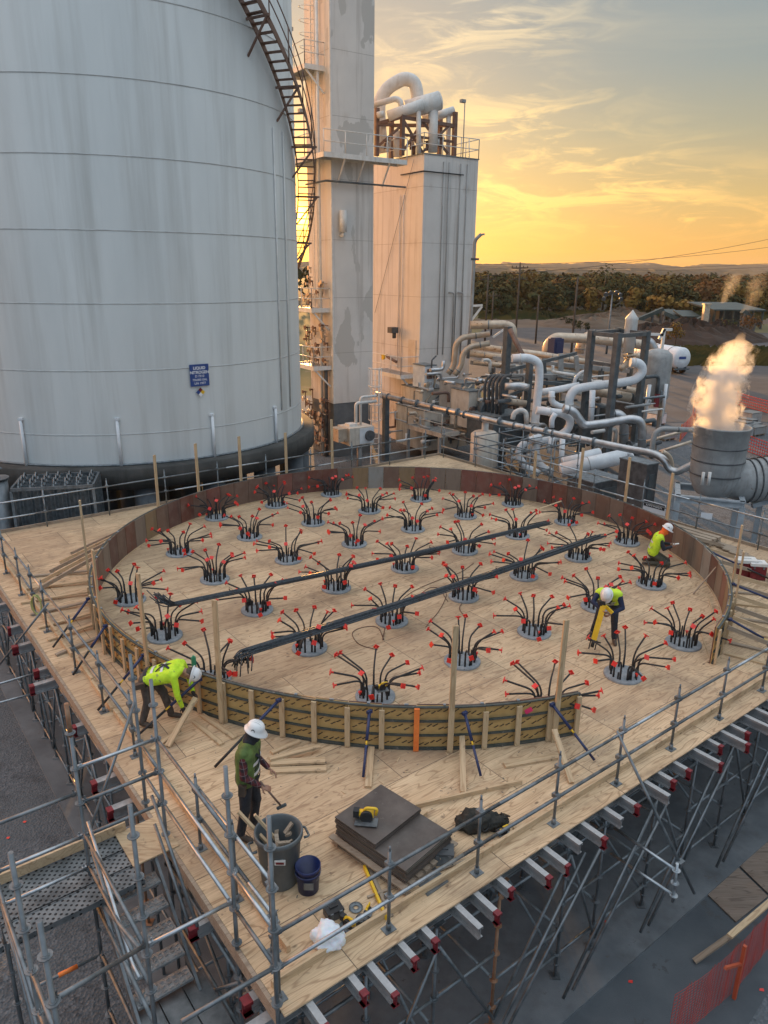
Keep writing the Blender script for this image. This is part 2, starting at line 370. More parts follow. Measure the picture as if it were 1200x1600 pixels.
MAT['tank'] = mat('tank_white_paint', (0.545, 0.575, 0.575), (0.625, 0.65, 0.645), rough=0.5, scale=0.5, stretch=(1,1,0.25), streak=((0.33,0.33,0.31), 0.75, 0.045, 1.4))
MAT['white'] = mat('white_paint', (0.62, 0.62, 0.60), (0.74, 0.74, 0.72), rough=0.5, scale=3, streak=((0.36,0.27,0.18), 0.5, 0.15, 5), spots=((0.28,0.15,0.08), 9, 0.70))
MAT['white_pipe'] = mat('white_pipe_jacket', (0.60, 0.63, 0.66), (0.74, 0.77, 0.79), rough=0.42, scale=2.5, spots=((0.40,0.38,0.33), 6, 0.66))
MAT['silver'] = mat('metal_pipe_jacket', (0.42, 0.43, 0.44), (0.60, 0.61, 0.62), rough=0.28, metal=0.85, scale=3, r2=0.5, spots=((0.30,0.26,0.22), 7, 0.66))
MAT['tan_pipe'] = mat('weathered_pipe_jacket', (0.46, 0.37, 0.28), (0.62, 0.53, 0.42), rough=0.4, metal=0.35, scale=2.5, spots=((0.26,0.14,0.07), 4, 0.62))
MAT['steel_dark'] = mat('dark_structural_steel', (0.055, 0.07, 0.08), (0.11, 0.13, 0.14), rough=0.55, scale=3, spots=((0.17,0.08,0.04), 6, 0.66))
MAT['steel_brown'] = mat('brown_structural_steel', (0.13, 0.075, 0.055), (0.21, 0.13, 0.10), rough=0.6, scale=3)
MAT['grey_paint'] = mat('grey_paint', (0.26, 0.27, 0.27), (0.36, 0.37, 0.37), rough=0.5, scale=2.5, spots=((0.20,0.15,0.11), 7, 0.66), streak=((0.15,0.12,0.10), 0.6, 0.15, 4))
MAT['cream'] = mat('cream_paint', (0.55, 0.49, 0.41), (0.66, 0.60, 0.52), rough=0.55, scale=2, streak=((0.25,0.17,0.11), 0.8, 0.15, 3), spots=((0.20,0.11,0.06), 5, 0.66))
MAT['black'] = mat('black_rubber', (0.014, 0.014, 0.015), (0.03, 0.03, 0.032), rough=0.6, scale=12)
MAT['darkgrey'] = mat('dark_machine_grey', (0.05, 0.055, 0.06), (0.11, 0.115, 0.12), rough=0.6, scale=4)
MAT['yellow'] = mat('yellow_plastic', (0.72, 0.44, 0.02), (0.82, 0.52, 0.03), rough=0.45, scale=9)
MAT['blue_steel'] = mat('blue_painted_steel', (0.012, 0.022, 0.075), (0.025, 0.04, 0.12), rough=0.45, scale=14, spots=((0.08,0.08,0.09), 20, 0.62))
MAT['orange'] = mat('orange_paint', (0.75, 0.16, 0.03), (0.85, 0.24, 0.05), rough=0.6, scale=8)
MAT['grate'] = mat('grating_steel', (0.24, 0.26, 0.27), (0.42, 0.44, 0.45), rough=0.5, metal=0.6, scale=9, bump=0.9, bscale=60)
MAT['asphalt'] = mat('asphalt', (0.045, 0.047, 0.052), (0.08, 0.08, 0.083), rough=0.9, scale=0.25, bump=0.3, bscale=30, spots=((0.05,0.05,0.055), 0.8, 0.6))
# perforated scaffold plank
def _plank():
    m, t, b = new_mat('perforated_plank', 0.5, 0.7); g = NG(t)
    vo = g.n('ShaderNodeTexVoronoi'); vo.inputs['Randomness'].default_value = 0.0; g.link(g.map((1,1,1)), vo.inputs[0]); vo.inputs['Scale'].default_value = 15
    hole = g.mr(vo.outputs['Distance'], 0.24, 0.30, 1, 0)
    base_ = g.mix(g.mr(g.noise(g.map(), 4, 6), 0.35, 0.65), (0.14, 0.155, 0.165), (0.27, 0.285, 0.295))
    g.link(g.mix(g.math('MULTIPLY', hole, 0.9), base_, (0.015, 0.016, 0.018)), b.inputs['Base Color'])
    g.bump(g.math('MULTIPLY', hole, -1.0), 0.6, 0.01, b); return m
MAT['plank'] = _plank()
# gravel
def _gravel(name, c1, c2, c3, sc):
    m, t, b = new_mat(name, 0.92); g = NG(t)
    vo = g.n('ShaderNodeTexVoronoi'); g.link(g.map(), vo.inputs[0]); vo.inputs['Scale'].default_value = sc
    tone = g.noise(g.map(), 0.35, 8, 0.6); st = g.mr(vo.outputs['Color'], 0.1, 0.9)
    c = g.mix(st, c1, c2); c = g.mix(g.mr(tone, 0.42, 0.62), c, c3)
    c = g.mix(g.mr(g.noise(g.map(), 1.6, 6, 0.7), 0.52, 0.7, 0, 0.5), c, tuple(q*0.5 for q in c1))
    g.link(c, b.inputs['Base Color']); g.bump(g.math('ADD', vo.outputs['Distance'], g.math('MULTIPLY', g.noise(g.map(), sc*0.6, 5), 1.2)), 0.9, 0.02, b); return m
MAT['gravel'] = _gravel('gravel', (0.038, 0.048, 0.058), (0.16, 0.18, 0.20), (0.10, 0.115, 0.128), 22)
MAT['gravel_fine'] = mat('packed_gravel', (0.058, 0.070, 0.082), (0.098, 0.112, 0.125), rough=0.95, scale=0.6, bump=0.5, bscale=45, spots=((0.07,0.075,0.08), 1.6, 0.58))
# tower panels: white paint, seams, patches where the paint came off
def _tower(patches=True):
    m, t, b = new_mat('tower_white_panel' if patches else 'box_white_panel', 0.5); g = NG(t)
    c = g.mix(g.mr(g.noise(g.map(), 0.5, 4), 0.3, 0.7), (0.60, 0.585, 0.56), (0.70, 0.68, 0.65))
    st = g.noise(g.map((1, 1, 0.04)), 2.4, 7, 0.65)
    c = g.mix(g.mr(st, 0.50, 0.72, 0, 0.7), c, (0.30, 0.27, 0.24))
    pt = g.noise(g.map((1, 1, 0.45), (3.1, 0, 1.7)), 0.55, 6, 0.55)
    c = g.mix(g.mr(pt, 0.55, 0.558), c, (0.50, 0.485, 0.455)) if patches else c
    sp = g.n('ShaderNodeSeparateXYZ'); g.link(g.tc.outputs['Object'], sp.inputs[0])
    fr = g.math('ABSOLUTE', g.math('SUBTRACT', g.math('FRACT', g.math('DIVIDE', sp.outputs['Z'], 3.05)), 0.5))
    c = g.mix(g.mr(fr, 0.4945, 0.4975, 0, 0.6), c, (0.22, 0.20, 0.18))
    smz = g.noise(g.map((1, 1, 0.12)), 1.3, 6); gr = g.mr(fr, 0.40, 0.495, 0, 1)
    c = g.mix(g.math('MULTIPLY', gr, g.mr(smz, 0.5, 0.7, 0, 0.5)), c, (0.30, 0.24, 0.18))
    g.link(c, b.inputs['Base Color']); return m
MAT['tower'] = _tower()
MAT['boxwall'] = _tower(False)
# film-faced form panels, one tone per object chosen through Object Info
def _panel():
    m, t, b = new_mat('form_panel_face', 0.45); g = NG(t)
    oi = g.n('ShaderNodeObjectInfo'); r_ = g.n('ShaderNodeValToRGB'); g.link(oi.outputs['Random'], r_.inputs[0]); cr = r_.color_ramp; cr.interpolation = 'CONSTANT'
    stops = [(0, (0.138, 0.051, 0.036)), (.16, (0.145, 0.087, 0.065)), (.30, (0.189, 0.145, 0.116)), (.42, (0.08, 0.051, 0.043)), (.52, (0.174, 0.065, 0.051)), (.64, (0.217, 0.145, 0.08)), (.76, (0.109, 0.051, 0.043)), (.87, (0.24, 0.24, 0.23)), (.94, (0.16, 0.116, 0.094))]
    while len(cr.elements) < len(stops): cr.elements.new(0.5)
    for e, (p, c) in zip(cr.elements, stops): e.position = p; e.color = (*c, 1)
    off = g.n('ShaderNodeVectorMath', operation='ADD'); g.link(g.tc.outputs['Object'], off.inputs[0]); g.link(oi.outputs['Location'], off.inputs[1])
    n1 = g.noise(off.outputs[0], 3.0, 7, 0.7); c = g.mix(g.mr(n1, 0.45, 0.75, 0, 0.55), r_.outputs[0], (0.22, 0.17, 0.14))
    n2 = g.noise(g.map((1,1,0.2)), 5.0, 6, 0.6); c = g.mix(g.mr(n2, 0.5, 0.8, 0, 0.6), c, (0.03, 0.02, 0.018))
    g.link(c, b.inputs['Base Color']); return m
MAT['panel_in'] = _panel()
# outer face of the form panels: ochre board, dark rows of stamped strokes
def _outer():
    m, t, b = new_mat('form_panel_back', 0.7); g = NG(t)
    n1 = g.noise(g.map((1,1,1)), 2.2, 6); c = g.mix(g.mr(n1, 0.3, 0.7), (0.42, 0.26, 0.09), (0.58, 0.39, 0.16))
    n3 = g.noise(g.map((1,1,3)), 1.4, 5); c = g.mix(g.mr(n3, 0.5, 0.7, 0, 0.6), c, (0.11, 0.07, 0.04))
    g.link(c, b.inputs['Base Color']); return m
MAT['panel_out'] = _outer()
MAT['stamp'] = mat('stamp_ink', (0.035, 0.025, 0.018), (0.06, 0.045, 0.03), rough=0.7, scale=9)
MAT['frame_green'] = mat('dark_green_form_frame', (0.035, 0.05, 0.045), (0.08, 0.085, 0.08), rough=0.6, scale=8, spots=((0.16,0.15,0.14), 12, 0.62))
def foliage(name, c1, c2, c3):
    m, t, b = new_mat(name, 0.85); g = NG(t); b.inputs['Specular IOR Level'].default_value = 0.15
    n1 = g.noise(g.map(), 0.05, 4); n2 = g.noise(g.map(), 0.4, 4)
    c = g.mix(g.mr(n1, 0.42, 0.60), c1, c2); c = g.mix(g.mr(n2, 0.5, 0.65, 0, 0.8), c, c3)
    g.link(c, b.inputs['Base Color']); return m
MAT['leaf_green'] = foliage('dark_green_leaves', (0.022, 0.03, 0.012), (0.036, 0.042, 0.015), (0.06, 0.052, 0.018))
MAT['leaf_ochre'] = foliage('ochre_leaves', (0.16, 0.105, 0.026), (0.23, 0.14, 0.034), (0.075, 0.055, 0.018))
MAT['leaf_rust'] = foliage('rust_leaves', (0.12, 0.062, 0.024), (0.15, 0.075, 0.026), (0.055, 0.04, 0.018))
MAT['leaf_mix'] = foliage('mixed_autumn_leaves', (0.045, 0.052, 0.018), (0.12, 0.085, 0.024), (0.08, 0.058, 0.02))
MAT['bark'] = mat('bark', (0.06, 0.045, 0.035), (0.10, 0.08, 0.06), rough=0.9, scale=3)
MAT['grass'] = mat('grass_field', (0.07, 0.075, 0.025), (0.13, 0.11, 0.045), rough=0.95, scale=0.06, spots=((0.16,0.12,0.07), 0.3, 0.6))
MAT['dirt'] = mat('dirt', (0.075, 0.052, 0.035), (0.13, 0.095, 0.065), rough=0.95, scale=0.1, bump=0.4, bscale=2)
MAT['mulch'] = mat('dark_mulch', (0.028, 0.016, 0.011), (0.05, 0.03, 0.02), rough=0.95, scale=0.4, bump=0.6, bscale=4)
# ------------------------------------------------------------------ site frame: the square deck
ORG = Vector((-0.97, 5.68, 0)); AX = Vector((0.793, 0.609, 0)).normalized(); BX = Vector((-AX.y, AX.x, 0)); ZX = Vector((0,0,1))
SIDE = 17.8; GZ = -3.2
def D(a, b, z=0.0): return ORG + AX*a + BX*b + ZX*z
def LOC(v): q = Vector(v)-ORG; return q.dot(AX), q.dot(BX)
AXES = (AX, BX, ZX)
# ------------------------------------------------------------------ ground, slab, roads
def sheet(name, pts, z, m, thick=None, kind='structure', sub=0):
    me = bpy.data.meshes.new(name); b_ = bmesh.new()
    vs_ = [b_.verts.new((p[0], p[1], z)) for p in pts]; f = b_.faces.new(vs_)
    if f.normal.z < 0: f.normal_flip()
    if thick:
        r_ = bmesh.ops.extrude_face_region(b_, geom=[f]); 
        for v in r_['geom']:
            if isinstance(v, bmesh.types.BMVert): v.co.z -= thick
        bmesh.ops.recalc_face_normals(b_, faces=b_.faces)
    b_.to_mesh(me); b_.free(); me.materials.append(m); o = bpy.data.objects.new(name, me); COL.objects.link(o); tag(o, kind=kind); return o
def gp(x, y, z=GZ): q = P(x, y, z); return (q.x, q.y)
# the land as one sheet: flat near, rolling far away
def land():
    mb = MB(); xs = [-9000,-4500,-2500,-1500,-900,-500,-300,-150,-60,0,60,150,300,500,900,1500,2500,4500,9000]
    ys = [-600,-150,-40,0,40,100,150,220,300,400,550,800,1200,1700,2300,3000,4500,9000]
    for y in ys:
        for x in xs:
            far = max(0, min(1, (y-400)/2600)); h = GZ - 0.02
            mb.v.append(Vector((x, y, h)))
    n = len(xs)
    for j in range(len(ys)-1):
        for i in range(n-1):
            mb.f.append([j*n+i, j*n+i+1, (j+1)*n+i+1, (j+1)*n+i]); mb.m.append(0); mb.sm.append(True)
    o = mb.build('ground', MAT['grass']); tag(o, kind='structure')
land()
sheet('gravel_yard', [(-40,-12),(30,-12),(60,30),(75,62),(30,66),(-40,66)], GZ-0.008, MAT['gravel'])
sheet('packed_gravel_path', [gp(*q) for q in [(1330,1190),(1130,1290),(800,1600),(700,1760),(1050,1800),(1260,1450)]], GZ-0.003, MAT['gravel_fine'])
sheet('concrete_slab', [D(-0.25,-0.35)[:2], D(18.4,-0.35)[:2], D(18.4,18.2)[:2], D(-0.25,18.2)[:2]], GZ+0.05, MAT['concrete'], 0.1)
sheet('asphalt_lot', [gp(*q) for q in [(690,560),(760,512),(850,512),(930,512),(1030,517),(1120,520),(1300,520),(1500,640),(1300,660),(1000,660),(800,650)]], GZ+0.004, MAT['asphalt'])
sheet('access_road', [gp(*q) for q in [(740,500),(800,512),(860,512),(850,500),(815,487),(790,480),(745,474),(745,478),(775,488)]], GZ+0.008, MAT['dirt'])
sheet('dirt_field', [gp(*q) for q in [(855,498),(1010,507),(1400,505),(1400,486),(1150,480),(940,474),(850,482)]], GZ+0.002, MAT['dirt'])
# ------------------------------------------------------------------ plywood deck
deck = empty('plywood_deck', D(0,0,0), 'large square plywood working deck carrying the round formwork on scaffold shoring', 'deck')
deck.rotation_euler.z = math.atan2(AX.y, AX.x)
def deck_local(name, mb, m, parent):
    """deck pieces keep deck aligned object axes so the sheets of plywood run with the edges"""
    Mi = (Matrix.Translation(ORG) @ Matrix.Rotation(math.atan2(AX.y, AX.x), 4, 'Z')).inverted()
    mb.v = [Mi @ q for q in mb.v]; o = mb.build(name, m, None, loc=(0,0,0)); o.parent = parent; o['_o'] = (0,0,0); return o
m_ = MB(); m_.box(D(SIDE/2, SIDE/2, -0.011), (SIDE, SIDE, 0.022), AXES); deck_local('deck_sheet', m_, MAT['ply'], deck)
m_ = MB(); m_.box(D(SIDE/2, 0.36, 0.05), (SIDE-0.1, 0.045, 0.10), AXES); m_.box(D(9.4, 0.43, 0.022), (11, 0.09, 0.04), AXES); deck_local('toe_board', m_, MAT['lumber'], deck)
m_ = MB()
b_ = 0.6
while b_ < 17: 
    Lb = random.choice((1.2, 2.4, 2.4)); m_.box(D(0.40+random.uniform(-.02,.02), b_+Lb/2, 0.047), (0.045, Lb-0.06, 0.094), AXES); b_ += Lb
deck_local('toe_board', m_, MAT['lumber'], deck)
m_ = MB(); m_.box(D(SIDE/2, SIDE-0.03, 0.045), (SIDE, 0.05, 0.09), AXES); deck_local('toe_board', m_, MAT['lumber_old'], deck)
m_ = MB(); m_.box(D(SIDE-0.03, SIDE/2, 0.045), (0.05, SIDE-0.2, 0.09), AXES); deck_local('toe_board', m_, MAT['lumber_old'], deck)
m_ = MB(); m_.box(D(-0.03, SIDE/2, -0.09), (0.05, SIDE-0.2, 0.19), AXES); deck_local('edge_board', m_, MAT['lumber_old'], deck)
# ------------------------------------------------------------------ aluminium joists under the right edge
def ibeam(mb, p0, p1, h, wf, t=0.012, mi=0):
    p0, p1 = Vector(p0), Vector(p1); d = (p1-p0).normalized(); s = d.cross(ZX).normalized()
    mb.beam(p0, p1, t, h-2*t, ZX, mi)
    for sg in (-1, 1): mb.beam(p0+ZX*sg*(h/2-t/2), p1+ZX*sg*(h/2-t/2), wf, t, ZX, mi)
    for sg in (-1, 1): mb.beam(p0+ZX*(h/2-t-0.016)+s*sg*(wf/2-0.006), p1+ZX*(h/2-t-0.016)+s*sg*(wf/2-0.006), 0.010, 0.03, ZX, mi)
JH = 0.165
a_ = 0.28; k = 0
joists = []
while a_ < 17.4:
    k += 1; ov = random.choice((0.30, 0.34, 0.42, 0.50, 0.26)); z = -0.024-JH/2; aa = a_ + random.uniform(-0.05, 0.05)
    redl = random.random()
    o = empty('aluminium_joist', D(aa, 0, z), 'aluminium joist with %s end under the right deck edge, %s from near corner' % ('red' if redl < .78 else 'bare', ordinal(k)), 'joist', 'aluminium joists under the right deck edge')
    m_ = MB(); ibeam(m_, D(aa, -ov, z), D(aa, 3.4, z), JH, 0.082); m_.build('beam', MAT['alu'], o)
    if redl < .78:
        m_ = MB(); rl = random.uniform(0.04, 0.09); ibeam(m_, D(aa, -ov-0.003, z), D(aa, -ov+rl, z), JH+0.003, 0.084, 0.0135); m_.build('painted_end', MAT['red_paint'], o)
    joists.append(aa); a_ += random.choice((0.40, 0.40, 0.34, 0.50))
# main girders: seen below the joists and as ends on the left edge
gz = -0.024-JH-0.1
gb = [0.25, 0.55, 1.8, 3.4, 4.45, 5.2, 6.9, 8.75, 9.3, 10.6, 11.6, 13.0, 14.4, 16.2]
for k, b_ in enumerate(gb):
    ov = random.choice((0.30, 0.42, 0.22, 0.5)); zz = gz
    o = empty('aluminium_girder', D(0, b_, zz), 'heavy girder poking out under the left deck edge, %s from the near corner' % ordinal(k+1), 'girder', 'aluminium girders under the deck')
    m_ = MB(); ibeam(m_, D(-ov, b_, zz), D(17.2, b_, zz), 0.19, 0.12, 0.014); m_.build('beam', MAT['alu'], o)
    m_ = MB(); ibeam(m_, D(-ov-0.003, b_, zz), D(-ov+random.uniform(.05,.12), b_, zz), 0.193, 0.123, 0.0155); m_.build('painted_end', MAT['red_paint'], o)
# ------------------------------------------------------------------ scaffold parts
def rosette(mb, c, mi=0): 
    mb.cyl(Vector(c)+ZX*-0.005, Vector(c)+ZX*0.005, 0.062, seg=10, mi=mi); mb.cyl(Vector(c)+ZX*-0.02, Vector(c)+ZX*0.02, 0.036, seg=8, mi=mi)
def standard(mb, base, z1, first=None, step=0.5, r=0.0242, foot=True):
    base = Vector(base); top = Vector((base.x, base.y, z1)); mb.tube([base, top], r, 8)
    z = z1-0.12 if first is None else first
    while z > base.z+0.05:
        rosette(mb, (base.x, base.y, z)); z -= step
    if foot: mb.box(base+ZX*0.004, (0.15, 0.15, 0.008)); mb.cyl(base, base+ZX*0.25, 0.018, seg=6); mb.cyl(base+ZX*0.22, base+ZX*0.26, 0.04, seg=6)
def wedge(mb, p, d):
    d = Vector(d).normalized(); mb.box(Vector(p)+d*0.055, (0.05, 0.03, 0.06), (d, d.cross(ZX).normalized(), ZX)); mb.box(Vector(p)+d*0.06+ZX*0.03, (0.02, 0.008, 0.09), (d, d.cross(ZX).normalized(), ZX))
def ledger(mb, p0, p1, r=0.0242):
    p0, p1 = Vector(p0), Vector(p1); d = (p1-p0).normalized(); mb.tube([p0+d*0.04, p1-d*0.04], r, 8)
    wedge(mb, p0, d); wedge(mb, p1, -d)
def tube_(mb, p0, p1, r=0.0242): mb.tube([p0, p1], r, 8)
# shoring under the right side
sh = empty('shoring_scaffold', D(8.8, 0.2, GZ), 'dense scaffold shoring standing on the concrete slab under the right side of the deck', 'scaffold')
pa = [0.15, 1.2, 2.3, 3.45, 4.88, 5.76, 7.16, 8.3, 9.54, 10.57, 11.9, 13.2, 14.6, 16.0]; rows = [0.22, 1.75, 3.3, 5.0]
for j, b_ in enumerate(rows):
    for i, a_ in enumerate(pa):
        m_ = MB(); standard(m_, D(a_, b_, GZ+0.055), gz-0.16, first=-0.7); m_.cyl(D(a_, b_, gz-0.2), D(a_, b_, gz-0.12), 0.03, seg=8); m_.box(D(a_, b_, gz-0.108), (0.16, 0.16, 0.012), AXES); m_.build('standard', MAT['galv' if j < 2 else 'galv_dark'] if (i+j) % 7 != 3 else MAT['galv_rust'], sh)
for j, b_ in enumerate(rows[:3]):
    for i in range(len(pa)-1):
        for z, nm_ in zip(((-0.7, -1.7, -2.7) if (i+j) % 3 else (-0.7, -2.2, -2.7)), ('top_ledger', 'middle_ledger', 'bottom_ledger')): m_ = MB(); ledger(m_, D(pa[i], b_, z), D(pa[i+1], b_, z)); m_.build(nm_, MAT['galv_dark' if (i*3+j) % 4 else 'galv'], sh)
for i, a_ in enumerate(pa):
    for j in range(3):
        for z in (-0.7, -2.2): m_ = MB(); ledger(m_, D(a_, rows[j], z), D(a_, rows[j+1], z)); m_.build('transom', MAT['galv_dark'], sh)
for i in range(0, len(pa)-1):
    m_ = MB(); z0, z1 = (-2.9, -0.75) if i % 2 else (-0.75, -2.9); tube_(m_, D(pa[i], rows[0]-0.05, z0), D(pa[i+1], rows[0]-0.05, z1)); m_.build('diagonal_brace', MAT['galv' if i % 3 else 'galv_dark'], sh)
    m_ = MB(); tube_(m_, D(pa[i], rows[1]-0.05, z1), D(pa[i+1], rows[1]-0.05, z0)); m_.build('diagonal_brace', MAT['galv_dark'], sh)
    if i % 2 == 0: m_ = MB(); tube_(m_, D(pa[i]+0.05, rows[0], -2.95), D(pa[i]+0.05, rows[2], -0.8)); m_.build('diagonal_brace', MAT['galv_dark'], sh)
for i, a_ in enumerate([2.9, 4.6, 6.5, 8.8, 11.2]):       # long rakers in pairs from the joists to the foot
    for q in (0, 0.22):
        m_ = MB(); tube_(m_, D(a_+q+1.9, -0.12-q*.4, -0.45), D(a_+q-0.2, -0.30, -2.75)); m_.build('raker', MAT['galv'], sh)
# outrigger frame off the right side
OUT0 = [D(6.0,.22,-.89), D(6.0,.22,-1.38)]; OUT1, OUT2 = D(6.0,-.86,-.89), D(6.05,-.86,-1.38)
og = empty('outrigger_frame', OUT2, 'two galvanised tubes sticking out from the shoring to a short post over the gravel', 'scaffold frame')
p1, p2 = OUT1, OUT2; m_ = MB(); m_.tube([p1+ZX*0.12, p2-ZX*0.12], 0.0242, 8); rosette(m_, p1); rosette(m_, p2); rosette(m_, (p1+p2)/2+ZX*0); m_.build('post', MAT['galv_new'], og)
for p, q in ((p1, OUT0[0]), (p2, OUT0[1])):
    m_ = MB(); tube_(m_, p, q); m_.build('tube', MAT['galv_new'], og)
lt = MB(); lt.tube([P(963,1141,1.02), P(1085,1396,-1.35)], 0.0242, 8); c_ = P(1063,1349,-0.9); lt.box(c_, (0.12, 0.08, 0.08), AXES)
tag(lt.build('brace_tube', MAT['galv'], loc=P(1085,1396,-1.35)), 'long dull tube leaning from the right guardrail down past the deck edge', 'tube')
# shoring under the left side
sl = empty('shoring_scaffold', D(0.1, 9, GZ), 'scaffold shoring standing on gravel under the left edge of the deck', 'scaffold')
pb = [6.3, 7.4, 8.6, 9.5, 10.6, 11.56, 12.45, 13.7, 15.2, 16.8]; cols_ = [0.12, 1.5, 3.0]
for j, a_ in enumerate(cols_):
    for i, b_ in enumerate(pb): 
        m_ = MB(); standard(m_, D(a_, b_, GZ+0.06), gz-0.16, first=-0.7); m_.box(D(a_, b_, gz-0.11), (0.16, 0.16, 0.012), AXES); m_.build('standard', MAT['galv_dark'], sl)
    for i in range(len(pb)-1):
        for z in (-0.7, -1.7, -2.9): m_ = MB(); ledger(m_, D(a_, pb[i], z), D(a_, pb[i+1], z)); m_.build('ledger', MAT['galv_dark' if i % 2 else 'galv'], sl)
        m_ = MB(); tube_(m_, D(a_-0.04, pb[i], (-2.9, -0.75)[i % 2]), D(a_-0.04, pb[i+1], (-0.75, -2.9)[i % 2])); m_.build('diagonal_brace', MAT['galv_dark'], sl)
for i, b_ in enumerate(pb):
    for j in range(2):
        for z in (-0.7, -2.2): m_ = MB(); ledger(m_, D(cols_[j], b_, z), D(cols_[j+1], b_, z)); m_.build('transom', MAT['galv_dark'], sl)
# long tubes running out to the left at mid height, and the raking tube from the guardrail
for k, (q0, q1, nm) in enumerate([((62,1050,-0.45), (0,1068,-0.45), 'upper'), ((80,1076,-0.9), (-20,1103,-0.9), 'lower')]):
    m_ = MB(); a0 = P(*q0); a1 = P(*q1); dd = (a1-a0).normalized(); m_.tube([a0-dd*0.6, a1+dd*1.5], 0.0242, 8)
    tag(m_.build('scaffold_tube', MAT['galv_new'], loc=a0), 'bright scaffold tube reaching left from under the left deck edge, %s of two' % nm, 'tube')
m_ = MB(); m_.tube([P(75,943,0.95), P(-30,1075,-1.6)], 0.0242, 8); tag(m_.build('brace_tube', MAT['galv'], loc=P(75,943,0.95)), 'blue-grey tube raking down left from the guardrail of the left edge', 'tube')
# ------------------------------------------------------------------ guardrails
def guard(name, label, pts, rails=(0.95, 0.48), mat_='galv', top=1.14, plate=True, rail_mats=None, ext=(0.3, 0.3)):
    g = empty(name, pts[0], label, 'guardrail')
    for p in pts:
        m_ = MB(); p = Vector(p); m_.tube([p, p+ZX*top], 0.0215, 8); m_.tube([p+ZX*(top-0.02), p+ZX*(top+0.06)], 0.014, 6)
        for z in rails: m_.cyl(p+ZX*(z-0.045), p+ZX*(z+0.045), 0.036, seg=8); m_.box(p+ZX*z, (0.08, 0.10, 0.06), AXES)
        if plate: m_.box(p+ZX*0.006, (0.15, 0.12, 0.010), AXES); m_.cyl(p, p+ZX*0.10, 0.032, seg=8)
        m_.build('post', MAT[mat_], g)
    for k, z in enumerate(rails):
        i = 0
        while i < len(pts)-1:
            j = min(i+random.choice((1, 2)), len(pts)-1); p, q = Vector(pts[i])+ZX*z, Vector(pts[j])+ZX*z; d = (q-p).normalized(); m_ = MB()
            off = d.cross(ZX)*0.035; m_.tube([p-d*(ext[0] if i else .1)+off, q+d*(ext[1] if j < len(pts)-1 else .1)+off], 0.0242, 8); m_.build('rail', MAT[random.choice(rail_mats or ('galv', 'galv_new'))], g); i = j
    return g
rp = []
for (x, y) in [(607,1452),(747,1366),(860,1284),(955,1220),(1038,1165),(1112,1117)]:
    a_, b_ = LOC(P(x, y)); rp.append(D(a_, 0.2))
la = LOC(rp[-1])[0]
while la < 16.5: la += 1.5; rp.append(D(la, 0.2))
guard('guardrail', 'long galvanised guardrail of tubes and posts along the right deck edge', [D(0.05,0.2)]+rp)
lp = [D(0.28, b_) for b_ in (0.75, 1.65, 2.7)]
guard('guardrail', 'short guardrail beside the standing worker above the stairs on the left deck edge', lp, rail_mats=('galv_new','galv','galv_dark'))
lp = []
for (x, y) in [(197,1272-85+0),(158,1114),(120,1050+0),(82,985),(55,960),(28,931),(5,897)]:
    a_, b_ = LOC(P(x, y)); lp.append(D(0.28, b_))
lp.append(D(0.28, LOC(lp[-1])[1]+1.6)); lp = [q for q in lp]
guard('guardrail', 'guardrail of dull posts along the left deck edge beside the scattered boards', lp, rails=(0.95, 0.5))
bpts = [D(0.2+1.85*i, 17.6) for i in range(10)]
guard('guardrail', 'guardrail along the far left deck edge in front of the white storage tank', bpts, plate=False, mat_='galv_dark')
bpts = [D(17.6, 17.3-1.9*i) for i in range(10)]
guard('guardrail', 'guardrail along the far right deck edge before the pipework and the steam stack', bpts, plate=False, mat_='galv_dark')
# small scaffold tower behind the far corner
st = empty('access_scaffold', D(17.4, 18.6, GZ), 'light scaffold frame standing beyond the far corner of the deck', 'scaffold')
sa = [15.6, 17.0, 18.6, 20.2]; sb = [18.4, 19.8]
for a_ in (18.3, 19.7, 21.2):
    for b_ in (13.2, 14.6, 16.2):
        m_ = MB(); standard(m_, D(a_, b_, GZ), 1.2, first=1.0); m_.build('standard', MAT['galv'], st)
for z in (1.0, 0.5, -0.5, -1.5):
    for b_ in (13.2, 14.6, 16.2):
        [(lambda q: (ledger(q, D(u0, b_, z), D(u1, b_, z)), q.build('ledger', MAT['galv'], st)))(MB()) for u0, u1 in ((18.3,19.7),(19.7,21.2))]
    for a_ in (18.3, 19.7, 21.2):
        [(lambda q: (ledger(q, D(a_, u0, z), D(a_, u1, z)), q.build('ledger', MAT['galv'], st)))(MB()) for u0, u1 in ((13.2,14.6),(14.6,16.2))]
